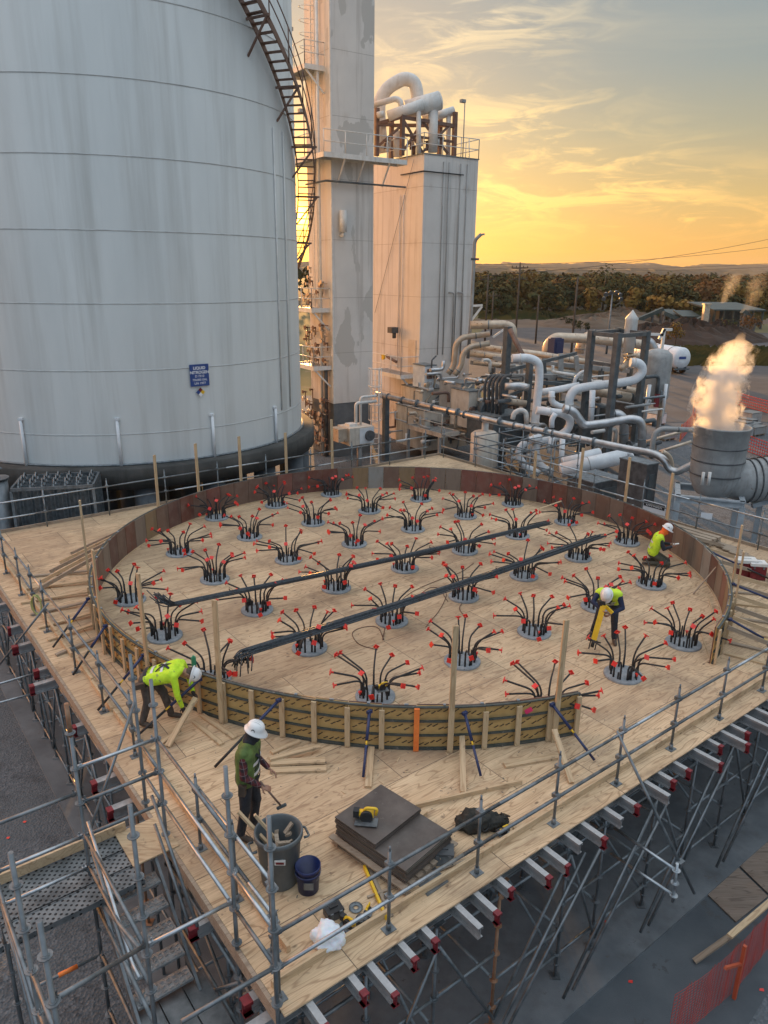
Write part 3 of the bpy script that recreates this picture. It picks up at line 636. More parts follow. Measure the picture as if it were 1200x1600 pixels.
# ------------------------------------------------------------------ round formwork
RC = Vector((0.60, 17.82, 0)); RI, RO, RH = 7.55, 7.62, 0.80
def ringp(deg, r, z=0.0): return RC + Vector((math.cos(R(deg))*r, math.sin(R(deg))*r, z))
fw = empty('round_formwork', RC, 'round wall of dark form panels around the pile heads, open at the right front', 'formwork')
A0, A1 = -38.5, 290.5; NP = 79; dA = (A1-A0)/NP
for i in range(NP):
    d0, d1 = A0+i*dA+0.05, A0+(i+1)*dA-0.05; m_ = MB(); h = RH+random.uniform(-.012, .012)
    ii = [ringp(d0, RI), ringp(d1, RI), ringp(d1, RI, h), ringp(d0, RI, h)]; oo = [ringp(d0, RI+.02), ringp(d1, RI+.02), ringp(d1, RI+.02, h), ringp(d0, RI+.02, h)]
    m_.add(ii+oo, [(0,1,2,3),(4,7,6,5),(0,3,7,4),(1,5,6,2),(3,2,6,7),(0,4,5,1)])
    cc = ringp((d0+d1)/2, RI); pn = m_.build('form_panel', MAT['panel_in'], fw, loc=cc)
    near = 170 < (d0 % 360) < 290
    m_ = MB(); ii = [ringp(d0, RI+.022), ringp(d1, RI+.022), ringp(d1, RI+.022, h-.01), ringp(d0, RI+.022, h-.01)]; oo = [q+(q-RC).normalized()*0 for q in ii]
    oo = [ringp(d0, RI+.038), ringp(d1, RI+.038), ringp(d1, RI+.038, h-.01), ringp(d0, RI+.038, h-.01)]
    m_.add(ii+oo, [(0,1,2,3),(4,7,6,5),(0,3,7,4),(1,5,6,2),(3,2,6,7),(0,4,5,1)]); m_.build('backing_board', MAT['panel_out'], fw, loc=cc)
    if near or (d0 % 360) > 300:
        m_ = MB()
        rad = (cc-RC).normalized(); tg = Vector((-rad.y, rad.x, 0))
        for zr in range(3):
            for xr in range(5):
                c = cc + rad*(0.040+RI-(RI)) + rad*0.0 + tg*(-0.19+xr*0.095+(0.03 if zr % 2 else 0)) + ZX*(0.14+0.27*zr+random.uniform(-.05,.05))
                c = RC + rad*math.sqrt(max(0, (RI+.0395)**2-((c-RC).dot(tg))**2)) + tg*((c-RC).dot(tg)) + ZX*c.z
                u = (tg*0.9+ZX*random.uniform(.45,.65)).normalized(); m_.box(c, (random.uniform(.06,.10), 0.0018, 0.016), (u, rad, u.cross(rad)))
                m_.box(c-u*.035, (0.035, 0.0016, 0.012), (tg, rad, ZX))
        m_.build('stamp_marks', MAT['stamp'], fw, loc=cc)
for z, t_ in ((0.025, .04), (0.27, .024), (0.53, .024), (RH-0.012, .022)):          # waler strips
    for s in range(4):
        q0 = A0+(A1-A0)*s/4; q1 = A0+(A1-A0)*(s+1)/4; m_ = MB(); n_ = 40
        for i in range(n_):
            e0, e1 = q0+(q1-q0)*i/n_, q0+(q1-q0)*(i+1)/n_
            m_.add([ringp(e0, RO-.03, z-t_/2), ringp(e1, RO-.03, z-t_/2), ringp(e1, RO+.012, z-t_/2), ringp(e0, RO+.012, z-t_/2), ringp(e0, RO-.03, z+t_/2), ringp(e1, RO-.03, z+t_/2), ringp(e1, RO+.012, z+t_/2), ringp(e0, RO+.012, z+t_/2)],
                   [(0,3,2,1),(4,5,6,7),(0,1,5,4),(2,3,7,6),(0,4,7,3),(1,2,6,5)])
        m_.build('waler', MAT['frame_green'], fw)
for i in range(NP+1):                                                             # upright studs outside
    dg = A0+i*dA; big = False
    if i in (0, NP): dg += 0.25*(1 if i == 0 else -1)
    rad = (ringp(dg, 1)-RC).normalized(); tg = Vector((-rad.y, rad.x, 0)); m_ = MB()
    hh = RH-random.uniform(0.02, 0.12); m_.box(RC+rad*(RO+0.033)+ZX*(hh/2+.01), (0.038, 0.085, hh), (rad, tg, ZX)); st_ = m_.build('stud', MAT['orange'] if abs(dg-269.4) < 2.1 else MAT['lumber_up'], fw, loc=RC+rad*(RO+0.03))
for dg in [A0+dA*q*1.1 for q in range(int(NP/1.1))]:
    p = ringp(dg, RI+.02, RH+0.012); 
    if random.random() < 0.8 and (dg < 60 or dg > 170): m_ = MB(); m_.box(p, (random.uniform(.03,.07), random.uniform(.03,.05), 0.02), ((p-RC).normalized().cross(ZX), (p-RC).normalized()*Vector((1,1,0)).length/1.41421, ZX)); m_.build('top_spacer', MAT['pile'], fw)
m_ = MB(); n_ = 160                                                               # pale filler strip at the foot inside
for i in range(n_):
    e0, e1 = A0+(A1-A0)*i/n_, A0+(A1-A0)*(i+1)/n_
    m_.add([ringp(e0, RI-.028, 0.001), ringp(e1, RI-.028, 0.001), ringp(e1, RI-.003, 0.001), ringp(e0, RI-.003, 0.001), ringp(e0, RI-.028, 0.03), ringp(e1, RI-.028, 0.03), ringp(e1, RI-.003, 0.03), ringp(e0, RI-.003, 0.03)], [(4,5,6,7),(0,4,5,1),(2,3,7,6)])
m_.build('foot_strip', MAT['lumber'], fw)
m_ = MB(); e_ = 283.6; rad = (ringp(e_, 1)-RC).normalized(); tg = Vector((-rad.y, rad.x, 0))
m_.box(RC+rad*(RI+0.0412)+ZX*0.6, (0.13, 0.002, 0.09), ((tg+ZX*.5).normalized(), rad, (ZX-tg*.5).normalized())); m_.build('paint_mark', mat('pink_spray_paint', (0.85,0.05,0.18), (0.8,0.04,0.15), rough=0.6), fw)
# tall loose 2x4 uprights screwed to the wall
posts = [(240,712,'before the tank, nearest the fin cooler'),(306,693,'before the tank, second along the far wall'),(373,682,'before the tank, third along the far wall'),(446,676,'before the right edge of the tank'),(519,655,'before the base of the white tower'),
 (840,705,'before the bent white pipes'),(912,700,'before the thick white cylinders'),(986,715,'beside the dark grey enclosure'),(1053,740,'before the steel stand of the stack'),(1163,822,'right of the kneeling worker, taller of the near pair'),(1176,862,'right of the kneeling worker, shorter of the near pair'),
 (125,782,'at the far left of the round wall'),(143,858,'on the left side of the wall, leaning a little'),(217,897,'just behind the worker in the bright yellow shirt'),(333,938,'right of the worker in the bright yellow shirt'),(711,978,'in front of the cluster nearest the middle front'),(885,970,'beside the open end with the pink mark')]
for (x, y, where) in posts:
    q = P(x, y, 2.35) - RC; dg = math.degrees(math.atan2(q.y, q.x)); 
    h = 2.33; rr = RO+0.08
    # keep the azimuth the photograph shows: walk the ring angle until the top projects to x
    best = min((abs((lambda v: 600+FPX*v.dot(RT)/v.dot(FWD))(ringp(dg+s*0.25, rr, h)-CAMP)-x), dg+s*0.25) for s in range(-60, 61))[1]
    yt = lambda hh: (lambda v: 800-FPX*v.dot(UPV)/v.dot(FWD))(ringp(best, rr, hh)-CAMP)
    h = min((abs(yt(c/50)-y), c/50) for c in range(60, 150))[1]
    rad = (ringp(best, 1)-RC).normalized(); tg = Vector((-rad.y, rad.x, 0)); b0 = RC+rad*rr+ZX*0.003; m_ = MB(); lean = tg*random.uniform(-.03,.03)
    m_.beam(b0, b0+ZX*h+lean, 0.088, 0.038, rad); TU = None; tag(m_.build('timber_upright', MAT['lumber_up'], loc=b0), 'tall pale timber upright '+where, 'timber', 'tall timber uprights around the round formwork')
# ------------------------------------------------------------------ braces from the wall to the deck
def on_ring(x, y, z): 
    q = P(x, y, z)-RC; return math.degrees(math.atan2(q.y, q.x))
def clampo(dg, r):
    while r > RO+.3 and min(LOC(ringp(dg, r))) < .14: r -= .05
    return r
def brace(dg, where, out=1.5, board=True, bm='lumber', skew=0.0):
    top = ringp(dg, RO+.07, 0.72); foot = ringp(dg+skew, clampo(dg+skew, RO+out), 0.05); o = empty('push_pull_brace', foot, 'turnbuckle brace '+where, 'brace', 'turnbuckle braces holding the round wall')
    mid = top.lerp(foot, 0.45); m_ = MB(); m_.tube([top, mid], 0.026, 8); m_.box(top, (0.09, 0.05, 0.05), AXES); m_.build('blue_tube', MAT['blue_steel'], o)
    m_ = MB(); m_.tube([mid, top.lerp(foot, 0.52)], 0.014, 8); m_.build('yellow_collar', MAT['yellow'], o)
    m_ = MB(); m_.tube([top.lerp(foot, 0.52), foot], 0.022, 8); m_.build('lower_tube', MAT['blue_steel'] if not board else MAT['black'], o)
for dg, wh, out, sk in [(on_ring(443,1085,.72), 'behind the standing worker, leaning from the front wall', 1.15, -4), (on_ring(580,1100,.72), 'over the upright pale board left of the plywood stack', 0.8, 0), (on_ring(723,1105,.72), 'below the tallest timber in the front middle', 0.75, 1),
                    (on_ring(857,1094,.72), 'with yellow collar at the open front end', 0.75, 3), (on_ring(322,1055,.72), 'beside the worker in the bright yellow shirt', 1.2, -3), (on_ring(233,1020,.72), 'behind the back of the worker in the bright yellow shirt', 1.3, 0), (on_ring(176,975,.72), 'crossing the flat boards on the left', 1.6, 2), (on_ring(140,935,.72), 'on the left, just below the pale raking boards', 1.6, 4),
                    (-33, 'at the right end of the wall near the opening', 2.4, 2), (-18, 'on the right behind the shorter timber', 2.2, 0), (-3, 'on the right near the red cooler', 1.6, 0)]:
    brace(dg, wh, out, wh.startswith(('over', 'below')) is False and 'open front' not in wh, skew=sk)
def board(p0, p1, label, w_=0.088, h_=0.038, m='lumber', group=None, name='loose_board', flat=True, cat='board'):
    p0, p1 = Vector(p0), Vector(p1); m_ = MB(); L_ = (p1-p0).length; d = (p1-p0).normalized(); s = d.cross(ZX).normalized(); u = s.cross(d)
    # built along local x so the grain follows the board
    m_.box((0,0,0), (L_, w_ if flat else h_, h_ if flat else w_)); o = m_.build(name, MAT[m], loc=(0,0,0)); o.location = (p0+p1)/2
    o.rotation_euler = Matrix((d, s, u)).transposed().to_euler(); return tag(o, label, cat, group)
G1 = 'kicker boards bracing the round wall on the left'
for k, dg in enumerate([212, 207, 202.5, 197.5, 193, 188, 183]):
    board(ringp(dg, RO+.03, 0.09), ringp(dg+1.5, clampo(dg+1.5, RO+1.75), 0.025), 'flat board from the left wall foot to the deck edge, %s from the near end' % ordinal(k+1), group='flat boards on the deck left of the wall', m='lumber' if k % 3 else 'lumber_old')
for k, dg in enumerate([186, 182, 178, 174, 170]):
    board(ringp(dg, RO+.07, 0.62), ringp(dg+5, clampo(dg+5, RO+1.45), 0.03), 'raking board propping the left of the round wall, %s from the near side' % ordinal(k+1), group=G1, m='lumber' if k % 2 else 'lumber_old', flat=False)
for k, dg in enumerate([-35, -31, -27, -22, -17, -12, -6, 0, 7]):
    board(ringp(dg, RO+.08, 0.66), ringp(dg+5, RO+1.7, 0.03), 'raking board propping the right of the round wall, %s from the opening' % ordinal(k+1), group='kicker boards bracing the round wall on the right', m='lumber' if k % 2 else 'lumber_old', flat=False)
for k, dg in enumerate([-34, -30, -25, -20, -14, -9]):
    board(ringp(dg, RO+.09, 0.022), ringp(dg, RO+2.3, 0.022), 'flat board on the deck outside the right wall, %s from the opening' % ordinal(k+1), group='flat boards on the deck right of the wall', m='lumber_old' if k % 2 else 'lumber')
GL = 'loose boards lying on the front of the deck'
def pb_(q0, q1, z, label, **kw): return board(P(*q0, z), P(*q1, z), label, group=kw.pop('group', None) or GL, **kw)
pb_((422,1204),(510,1201), .022, 'lowest board of the small pile left of centre, nearest the camera', w_=.13)
pb_((423,1192),(508,1188), .062, 'second board up in the small pile left of centre', w_=.13)
pb_((421,1186),(500,1166), .10, 'top board of the small pile, turned a little clockwise')
pb_((424,1176),(468,1158), .022, 'short board beside the small pile, pointing at the wall')
pb_((303,1127),(347,1163), .022, 'pale board by the yellow shirted worker, left of the parallel two')
pb_((315,1117),(367,1153), .022, 'pale board by the yellow shirted worker, right of the parallel two')
pb_((575,1230),(583,1142), .022, 'upright looking pale board on the deck left of the front middle timber', w_=.10)
board(P(724,1238,.02), P(722,1150,.25), 'short board leaning under the front middle brace', group=GL)
pb_((640,1262),(815,1222), .03, 'long narrow board right of the plywood stack, pointing at the guardrail', flat=False)
pb_((788,1196),(880,1180), .022, 'pale board lying at the foot of the open wall end', w_=.12)
board(P(893,1223,.02), P(866,1140,.45), 'pale board leaning under the brace at the open wall end', group=GL)
pb_((574,1402),(745,1338), .018, 'grey thin lath between the plywood stack and the toe board', w_=.03, h_=.02, m='lumber_old')
pb_((237,1172),(280,1140), .02, 'rough board under the hands of the yellow shirted worker')
board(P(262,1166,.02), P(306,1090,.55), 'board the yellow shirted worker props against the wall', group=GL, w_=.1)
m_ = MB(); pb_((1130,970),(1150,1045), .02, 'thin stick on the deck inside the right wall, nearer the opening', w_=.03, h_=.02) if False else None
pb_((1087,965),(1110,1030), .015, 'thin stick lying inside the right wall, left of two', w_=.025, h_=.02); pb_((1108,935),(1125,1000), .015, 'thin stick lying inside the right wall, right of two', w_=.025, h_=.02)
board(P(1083,928,.01), P(1130,873,.82), 'grey stick leaning on the inside of the right wall', w_=.03, h_=.02, m='lumber_old', group=GL)
pb_((843,795),(877,783), .6, 'pale stick lying across the bars before the far wall', w_=.04, h_=.025)
for k, (q0, q1) in enumerate([((1020,790),(1200,850))]): pass
# ------------------------------------------------------------------ pile heads with bent bars
def make_pile(seed):
    rnd = random.Random(seed); root = empty('pile_head', (0,0,0), 'x', 'pile head', 'pile heads with red capped bars')
    m_ = MB(); m_.lathe([(0.0, .045), (.345, .045), (.365, .035), (.365, .002)], (0,0,0), 28); m_.build('concrete_disc', MAT['pile'], root)
    # a thin rust ring stain is part of the concrete
    nb = 13; angs = []
    for i in range(nb):
        angs.append(2*math.pi*i/nb + rnd.uniform(-.13, .13))
    for an in angs:
        rr = 0.25+rnd.uniform(-.015,.015); c, s = math.cos(an), math.sin(an); base = Vector((c*rr, s*rr, .04)); h = rnd.uniform(.20, .32)
        an2 = an + rnd.uniform(-.22, .22); out = Vector((math.cos(an2), math.sin(an2), 0)); L_ = rnd.uniform(.50, .68); el_ = R(rnd.uniform(-4, 22))
        if rnd.random() < .12: el_ = R(rnd.uniform(38, 62)); L_ *= .7
        p1 = base+Vector((0,0,h)); dirv = (out*math.cos(el_)+Vector((0,0,1))*math.sin(el_)); bendp = p1+Vector((0,0,.10)); end = bendp+dirv*L_
        pts = bend([base, bendp, end], .20, 6); m_ = MB(); m_.tube(pts, .018, 6); m_.tube([base, base+Vector((0,0,h*.92))], .021, 6)
        bar = m_.build('bent_bar', MAT['rebar'], root, loc=base)
        cm = MB(); d = dirv; u = d.cross(Vector((0,0,1))).normalized(); v_ = u.cross(d); rot = rnd.uniform(0, 1.5); u2 = u*math.cos(rot)+v_*math.sin(rot); v2 = v_*math.cos(rot)-u*math.sin(rot)
        cm.tube([end-d*.05, end-d*.012, end+d*.004], [.017, .021, .024], 8); cm.box(end+d*.010, (.016, .090, .090), (d, u2, v2)); cm.cyl(end+d*.014, end+d*.022, .014, seg=6)
        cp = cm.build('safety_cap', MAT['cap'], None, loc=end); cp.parent = bar; cp.location = end-base
    for k in range(8):
        an = rnd.uniform(0, 6.28); rr = rnd.uniform(.17, .30); base = Vector((math.cos(an)*rr, math.sin(an)*rr, .04)); m_ = MB()
        m_.tube([base, base+Vector((rnd.uniform(-.012,.012), rnd.uniform(-.012,.012), rnd.uniform(.12,.27)))], .017, 6); m_.build('starter_bar', MAT['rebar_rust'] if k % 3 == 0 else MAT['rebar'], root, loc=base)
    base = Vector((.12, -.27, .04)); m_ = MB(); m_.tube([base, base+Vector((0,0,.13))], .013, 6); sb_ = m_.build('low_bar', MAT['rebar'], root, loc=base)
    cm = MB(); e = Vector((0,0,.13)); cm.box(base+e, (.06,.06,.014)); cm.cyl(base+e-Vector((0,0,.05)), base+e, .02, seg=8); c_ = cm.build('safety_cap', MAT['cap'], None, loc=base+e); c_.parent = sb_; c_.location = e
    return root
PU = Vector((1.7019, 1.3048, 0)); PV = Vector((1.3558, -1.7642, 0)); P0 = Vector((0.546, 17.899, 0))
protos = [make_pile(11+k) for k in range(5)]; index_children(); used_p = [False]*5
rowsn = {}
for i in range(-3, 4):
    for j in range(-3, 4):
        if i*i+j*j <= 10: rowsn.setdefault(j, []).append(i)
n_ = 0
for j in sorted(rowsn, reverse=True):
    for oi, i in enumerate(sorted(rowsn[j])):
        k = (i*2+j*3) % 5; root = protos[k]
        if used_p[k]: root = copy_tree(protos[k])
        used_p[k] = True; pos = P0+PU*i+PV*j; root.location = pos+Vector((random.uniform(-.03,.03), random.uniform(-.03,.03), 0.001)); root.rotation_euler.z = random.uniform(0, 6.28)
        rw = 4-j; cnt = len(rowsn[j]); root['label'] = 'pile head of fanned red capped bars, %s from left in %s diagonal row' % (ordinal(oi+1), ordinal(rw)); n_ += 1
# ------------------------------------------------------------------ the two long bar bundles
def bundle(name, q0, q1, n, label, fan_dir, fz):
    p0, p1 = P(*q0), P(*q1); d = (p1-p0).normalized(); s = d.cross(ZX).normalized(); root = empty('rebar_bundle', (p0+p1)/2, label, 'rebar bundle', 'bundles of long bars lying on the pile heads'); rnd = random.Random(n)
    for k in range(n):
        w_ = rnd.uniform(-.11, .11); hh = rnd.uniform(0, .06)*(1-abs(w_)/.2); o0 = rnd.uniform(-.12, .12); o1 = rnd.uniform(-.25, .15); pts = []
        for i in range(7):
            t = i/6; pts.append(p0.lerp(p1, t)+s*(w_*(1+.25*math.sin(3*t+k))+rnd.uniform(-.008,.008))+ZX*(hh-.05*math.sin(math.pi*t)))
        pts[0] -= d*o0; pts[-1] += d*o1
        tip = pts[0]-d*(.10+rnd.uniform(0,.1))+s*rnd.uniform(-.08,.08)+ZX*(fz*.5); end = tip - d*rnd.uniform(.02,.14)*1 + fan_dir*rnd.uniform(.14,.30)+s*rnd.uniform(-.12,.12)
        m_ = MB(); m_.tube(bend([end, tip]+pts, .07, 3), .0115, 6); m_.build('bar', MAT['bundle' if k % 4 else 'rebar'], root)
    for t in (.12, .38, .63, .88):
        c = p0.lerp(p1, t)+ZX*(.03-.05*math.sin(math.pi*t)); m_ = MB(); m_.box(c, (.02, .30, .012), (d, s, ZX)) ; m_.tube([c+s*.15+ZX*.0, c+s*.14+ZX*.05, c+ZX*.075, c-s*.14+ZX*.05, c-s*.15, c-s*.12-ZX*.03, c+s*.12-ZX*.03, c+s*.15], .004, 5); m_.build('tie_wire', MAT['rebar_rust'], root)
bundle('b1', (272,945,.66), (853,818,.66), 22, 'long bundle of black bars on the pile heads, the farther of two', (ZX*.7+Vector((-.5,.2,0))).normalized(), .1)
bundle('b2', (390,1018,.66), (940,838,.66), 26, 'long bundle of black bars on the pile heads, the nearer of two', (ZX*-.9+Vector((.2,-.25,0))).normalized(), -.02)
# ------------------------------------------------------------------ big storage tank
TC = Vector((-10.6, 31.1, 0)); TR = 7.0
def tk(deg, r, z): return TC + Vector((math.cos(R(deg))*r, math.sin(R(deg))*r, z))
tank = empty('storage_tank', TC+ZX*GZ, 'huge white cylindrical storage tank with weld seams and a curved stair on its side', 'tank')
m_ = MB(); m_.lathe([(TR, 1.06), (TR, 24.0), (TR*.6, 25.6), (0.01, 26.0)], TC, 128); m_.build('shell', MAT['tank'], tank)
for z in (2.08, 4.19, 6.30, 8.49, 10.61, 12.72, 14.85, 16.9, 19.0, 21.1):
    m_ = MB(); m_.lathe([(TR+.001, z-.018), (TR+.012, z-.012), (TR+.012, z+.012), (TR+.001, z+.018)], TC, 128); m_.build('weld_seam', mat_seam if 'mat_seam' in globals() else globals().setdefault('mat_seam', mat('weld_seam_grime', (0.42,0.44,0.44), (0.56,0.59,0.59), rough=0.6, scale=3)), tank)
m_ = MB(); m_.lathe([(TR+.02, 1.03), (TR+.10, 1.03), (TR+.10, 1.08), (TR+.02, 1.08)], TC, 96); m_.build('base_flange', MAT['galv_dark'], tank)
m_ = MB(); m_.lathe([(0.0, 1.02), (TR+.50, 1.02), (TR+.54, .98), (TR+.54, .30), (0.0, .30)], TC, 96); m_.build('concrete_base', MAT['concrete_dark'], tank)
for dg in range(-170, 190, 20):
    p = tk(dg, TR-.1, 0); m_ = MB(); m_.cyl(p+ZX*GZ, p+ZX*.301, .42, seg=20); m_.build('pier', MAT['concrete'], tank)
for rr in (4.2, 1.5):
    for dg in range(0, 360, 45): m_ = MB(); p = tk(dg, rr, 0); m_.cyl(p+ZX*GZ, p+ZX*.301, .42, seg=12); m_.build('pier', MAT['concrete'], tank)
for dg, zt in ((-102, 2.54), (-76, 2.56), (-50, 2.48), (-25, 2.34)):
    m_ = MB(); m_.tube([tk(dg, TR+.07, 1.0), tk(dg, TR+.07, zt)], .055, 10); m_.box(tk(dg, TR+.04, zt+.05), (.14,.14,.08)); m_.build('drain_pipe', MAT['white_pipe'], tank)
for dg in (-20.5, -14): 
    m_ = MB(); m_.tube([tk(dg, TR+.03, 2.2), tk(dg, TR+.03, 13.4-(.0 if dg<-25 else 1.3))], .03, 8); m_.build('conduit', MAT['white'], tank)
# stair
def hz(t): return 15.5 - 4.9/40.5*(t+34)
th = [(-62+i*1.62) for i in range(66)]
for r0, nm in ((TR+.10, 'a'), (TR+.76, 'b')):
    m_ = MB()
    for i in range(len(th)-1): m_.beam(tk(th[i], r0, hz(th[i])), tk(th[i+1], r0, hz(th[i+1])), .03, .19, ZX)
    m_.build('stair_stringer', MAT['steel_brown'], tank)
i = 0
t_ = -62.0
while t_ < 44:
    m_ = MB(); a_ = tk(t_, TR+.12, hz(t_)); c_ = tk(t_, TR+.75, hz(t_)); m_.beam(a_, c_, .22, .025, ZX); m_.build('stair_tread', MAT['steel_brown'], tank); t_ += .22/(4.9/40.5)
for z in (.55, 1.05):
    m_ = MB(); m_.tube([tk(q, TR+.79, hz(q)+z) for q in th], .02, 6); m_.build('handrail', MAT['steel_brown'], tank)
for q in th[::5]: m_ = MB(); m_.tube([tk(q, TR+.79, hz(q)), tk(q, TR+.79, hz(q)+1.05)], .02, 6); m_.build('rail_post', MAT['steel_brown'], tank)
for q in (-46, -31, -17.5, -4, 9, 23): 
    m_ = MB(); m_.beam(tk(q, TR, hz(q)-.1), tk(q, TR+.95, hz(q)-.1), .07, .07, ZX); m_.beam(tk(q, TR, hz(q)-1.15), tk(q, TR+.85, hz(q)-.12), .06, .06, ZX); m_.build('stair_bracket', MAT['steel_brown'], tank)
# sign on the tank
def text_mesh(name, s, size, m, parent, origin, ux, uy, bold=0.0, align='CENTER'):
    cu = bpy.data.curves.new('t', 'FONT'); cu.body = s; cu.size = size; cu.align_x = align; cu.offset = bold; cu.extrude = 0.0
    to = bpy.data.objects.new('t', cu); COL.objects.link(to); dg_ = bpy.context.evaluated_depsgraph_get(); me = bpy.data.meshes.new_from_object(to.evaluated_get(dg_)); bpy.data.objects.remove(to)
    ux, uy = Vector(ux).normalized(), Vector(uy).normalized(); nz_ = ux.cross(uy); M = Matrix((ux, uy, nz_)).transposed().to_4x4(); M.translation = Vector(origin)
    po = Vector(parent['_o']); me.transform(Matrix.Translation(-po) @ M); me.materials.clear(); me.materials.append(m); o = bpy.data.objects.new(name, me); COL.objects.link(o); o.parent = parent; o['_o'] = tuple(po); return o
SB = mat('sign_blue', (0.025, 0.06, 0.22), (0.03, 0.075, 0.26), rough=0.4); SW = mat('sign_white', (0.75,0.76,0.78), (0.8,0.8,0.82), rough=0.5)
dg = -53; n_o = (tk(dg, 1, 0)-TC).normalized(); tx = Vector((-n_o.y, n_o.x, 0)); c = tk(dg, TR+.05, 3.93)
s_ = empty('tank_sign', c, 'blue liquid nitrogen sign with white lettering on the side of the white tank', 'sign')
m_ = MB(); m_.box(c, (.68, .02, .74), (tx, n_o, ZX)); m_.build('board', SB, s_)
for s, sz, dz, bo in (('LIQUID', .135, .20, .004), ('NITROGEN', .135, .055, .004), ('D 7310', .11, -.065, .001), ('750,000 GAL', .098, -.185, .001), ('UN 1977', .11, -.31, .001)):
    text_mesh('lettering', s, sz, SW, s_, c+n_o*.013+ZX*dz, tx, ZX, bo)
c2 = c-ZX*.58
s2 = empty('hazard_placard', c2, 'small diamond hazard placard of blue, yellow and white squares under the blue sign', 'placard')
for ox, oz, mm in ((-.082, 0, SB), (.082, 0, MAT['yellow']), (0, .082, MAT['red_paint']), (0, -.082, SW)):
    m_ = MB(); dd = (tx+ZX).normalized(); ee = (ZX-tx).normalized(); m_.box(c2+tx*ox+ZX*oz, (.108, .012, .108), (dd, n_o, ee)); m_.build('diamond', mm, s2)
# ------------------------------------------------------------------ fin cooler at the left
def finbox():
    o = empty('fin_vaporizer', PY(88, 830, 22.6), 'dark grey ambient vaporizer of upright finned tubes left of the tank piers', 'vaporizer')
    c = Vector((-10.15, 22.6, 0)); ux = Vector((.97, .24, 0)).normalized(); uy = Vector((-ux.y, ux.x, 0)); X0 = PY(32, 735, 21.6); 
    base = Vector((PY(90, 760, 22.6).x, 22.6, 0)); W_, D_ = 2.35, 1.6; zt = 1.0
    for i in range(7):
        for j in range(4):
            p = base+ux*(-W_/2+W_*(i+.5)/7)+uy*(-D_/2+D_*(j+.5)/4); m_ = MB()
            for k in range(4):
                a_ = math.pi*k/4; d = ux*math.cos(a_)+uy*math.sin(a_); m_.box(p+ZX*(-.95), (.33, .010, 3.7), (d, d.cross(ZX), ZX))
            m_.cyl(p+ZX*-2.9, p+ZX*1.0, .025, seg=8); m_.build('finned_tube', MAT['galv_dark'], o)
            if j < 3: m_ = MB(); q = p+uy*D_/4; m_.tube([p+ZX*.98]+[p.lerp(q, t)+ZX*(.98+.16*math.sin(math.pi*t)) for t in (.15,.3,.5,.7,.85)]+[q+ZX*.98], .022, 6); m_.build('u_bend', MAT['galv_dark'], o)
    m_ = MB()
    for sgn in (-1, 1): m_.beam(base+uy*sgn*D_/2-ux*W_/2+ZX*.93, base+uy*sgn*D_/2+ux*W_/2+ZX*.93, .06, .10, ZX); m_.beam(base+ux*sgn*W_/2-uy*(D_/2-.03)+ZX*.93, base+ux*sgn*W_/2+uy*(D_/2-.03)+ZX*.93, .06, .097, ZX)
    m_.build('top_frame', MAT['galv'], o)
    for sx in (-1, 1):
        for sy in (-1, 1): m_ = MB(); p = base+ux*sx*(W_/2)+uy*sy*(D_/2); m_.beam(p+ZX*GZ, p+ZX*.87, .08, .08, ux); m_.build('leg', MAT['galv_dark'], o)
finbox()
p = PY(4, 760, 22.0); m_ = MB(); m_.cyl((p.x-.12, 22.0, GZ), (p.x-.12, 22.0, 1.15), .28, seg=20); m_.cyl((p.x-.12, 22.0, 1.15), (p.x-.12, 22.0, 1.2), .33, seg=20); m_.tube([(p.x-.12, 22, 1.2), (p.x-.12, 22, 1.45), (p.x+.05, 22, 1.5)], .04, 8)
tag(m_.build('grey_column', MAT['galv'], loc=(p.x-.12, 22.0, GZ)), 'round grey steel column at the left margin beside the fin vaporizer', 'column')
# ------------------------------------------------------------------ the two cold boxes
c33, s33 = math.cos(R(33)), math.sin(R(33)); RX = Vector((c33, s33, 0)); LX = Vector((-s33, c33, 0)); RN = Vector((s33, -c33, 0)); LN = Vector((-c33, -s33, 0)); BAX = (RX, LX, ZX)
T0 = PY(521, 600, 43); T0.z = 0; TW, TL, TH = 2.66, 2.78, 32
tw = empty('white_tower', T0+ZX*GZ, 'tall square white tower with peeling paint between the storage tank and the lower box building', 'tower')
m_ = MB(); m_.box(T0+RX*TW/2+LX*TL/2+ZX*((TH-.1)/2+.05), (TW, TL, TH-.1+.1), BAX); m_.build('shaft', MAT['tower'], tw)
m_ = MB(); m_.box(T0+RX*TW/2+LX*TL/2+ZX*((GZ+.0)/2), (TW-.06, TL-.06, -GZ), BAX); m_.build('skirt', MAT['concrete'], tw)
for c, nm in ((T0-RN*0, 'a'),):
    m_ = MB(); m_.box(T0+RN*.012+RX*.03+ZX*16, (.08, .02, 32), BAX); m_.box(T0+LN*.012+LX*.05+ZX*16, (.02, .08, 32), BAX); m_.build('corner_trim', MAT['white'], tw)
def rail_run(o, pts, mt='white', rails=(.55, 1.1), sp=1.3, r=.025, toe=True):
    for a_, b_ in zip(pts, pts[1:]):
        a_, b_ = Vector(a_), Vector(b_); n = max(1, round((b_-a_).length/sp))
        for k in range(n+1): m_ = MB(); p = a_.lerp(b_, k/n); m_.tube([p, p+ZX*rails[-1]], r, 6); m_.build('rail_post', MAT[mt], o)
        for z in rails: m_ = MB(); m_.tube([a_+ZX*z, b_+ZX*z], r, 6); m_.build('handrail', MAT[mt], o)
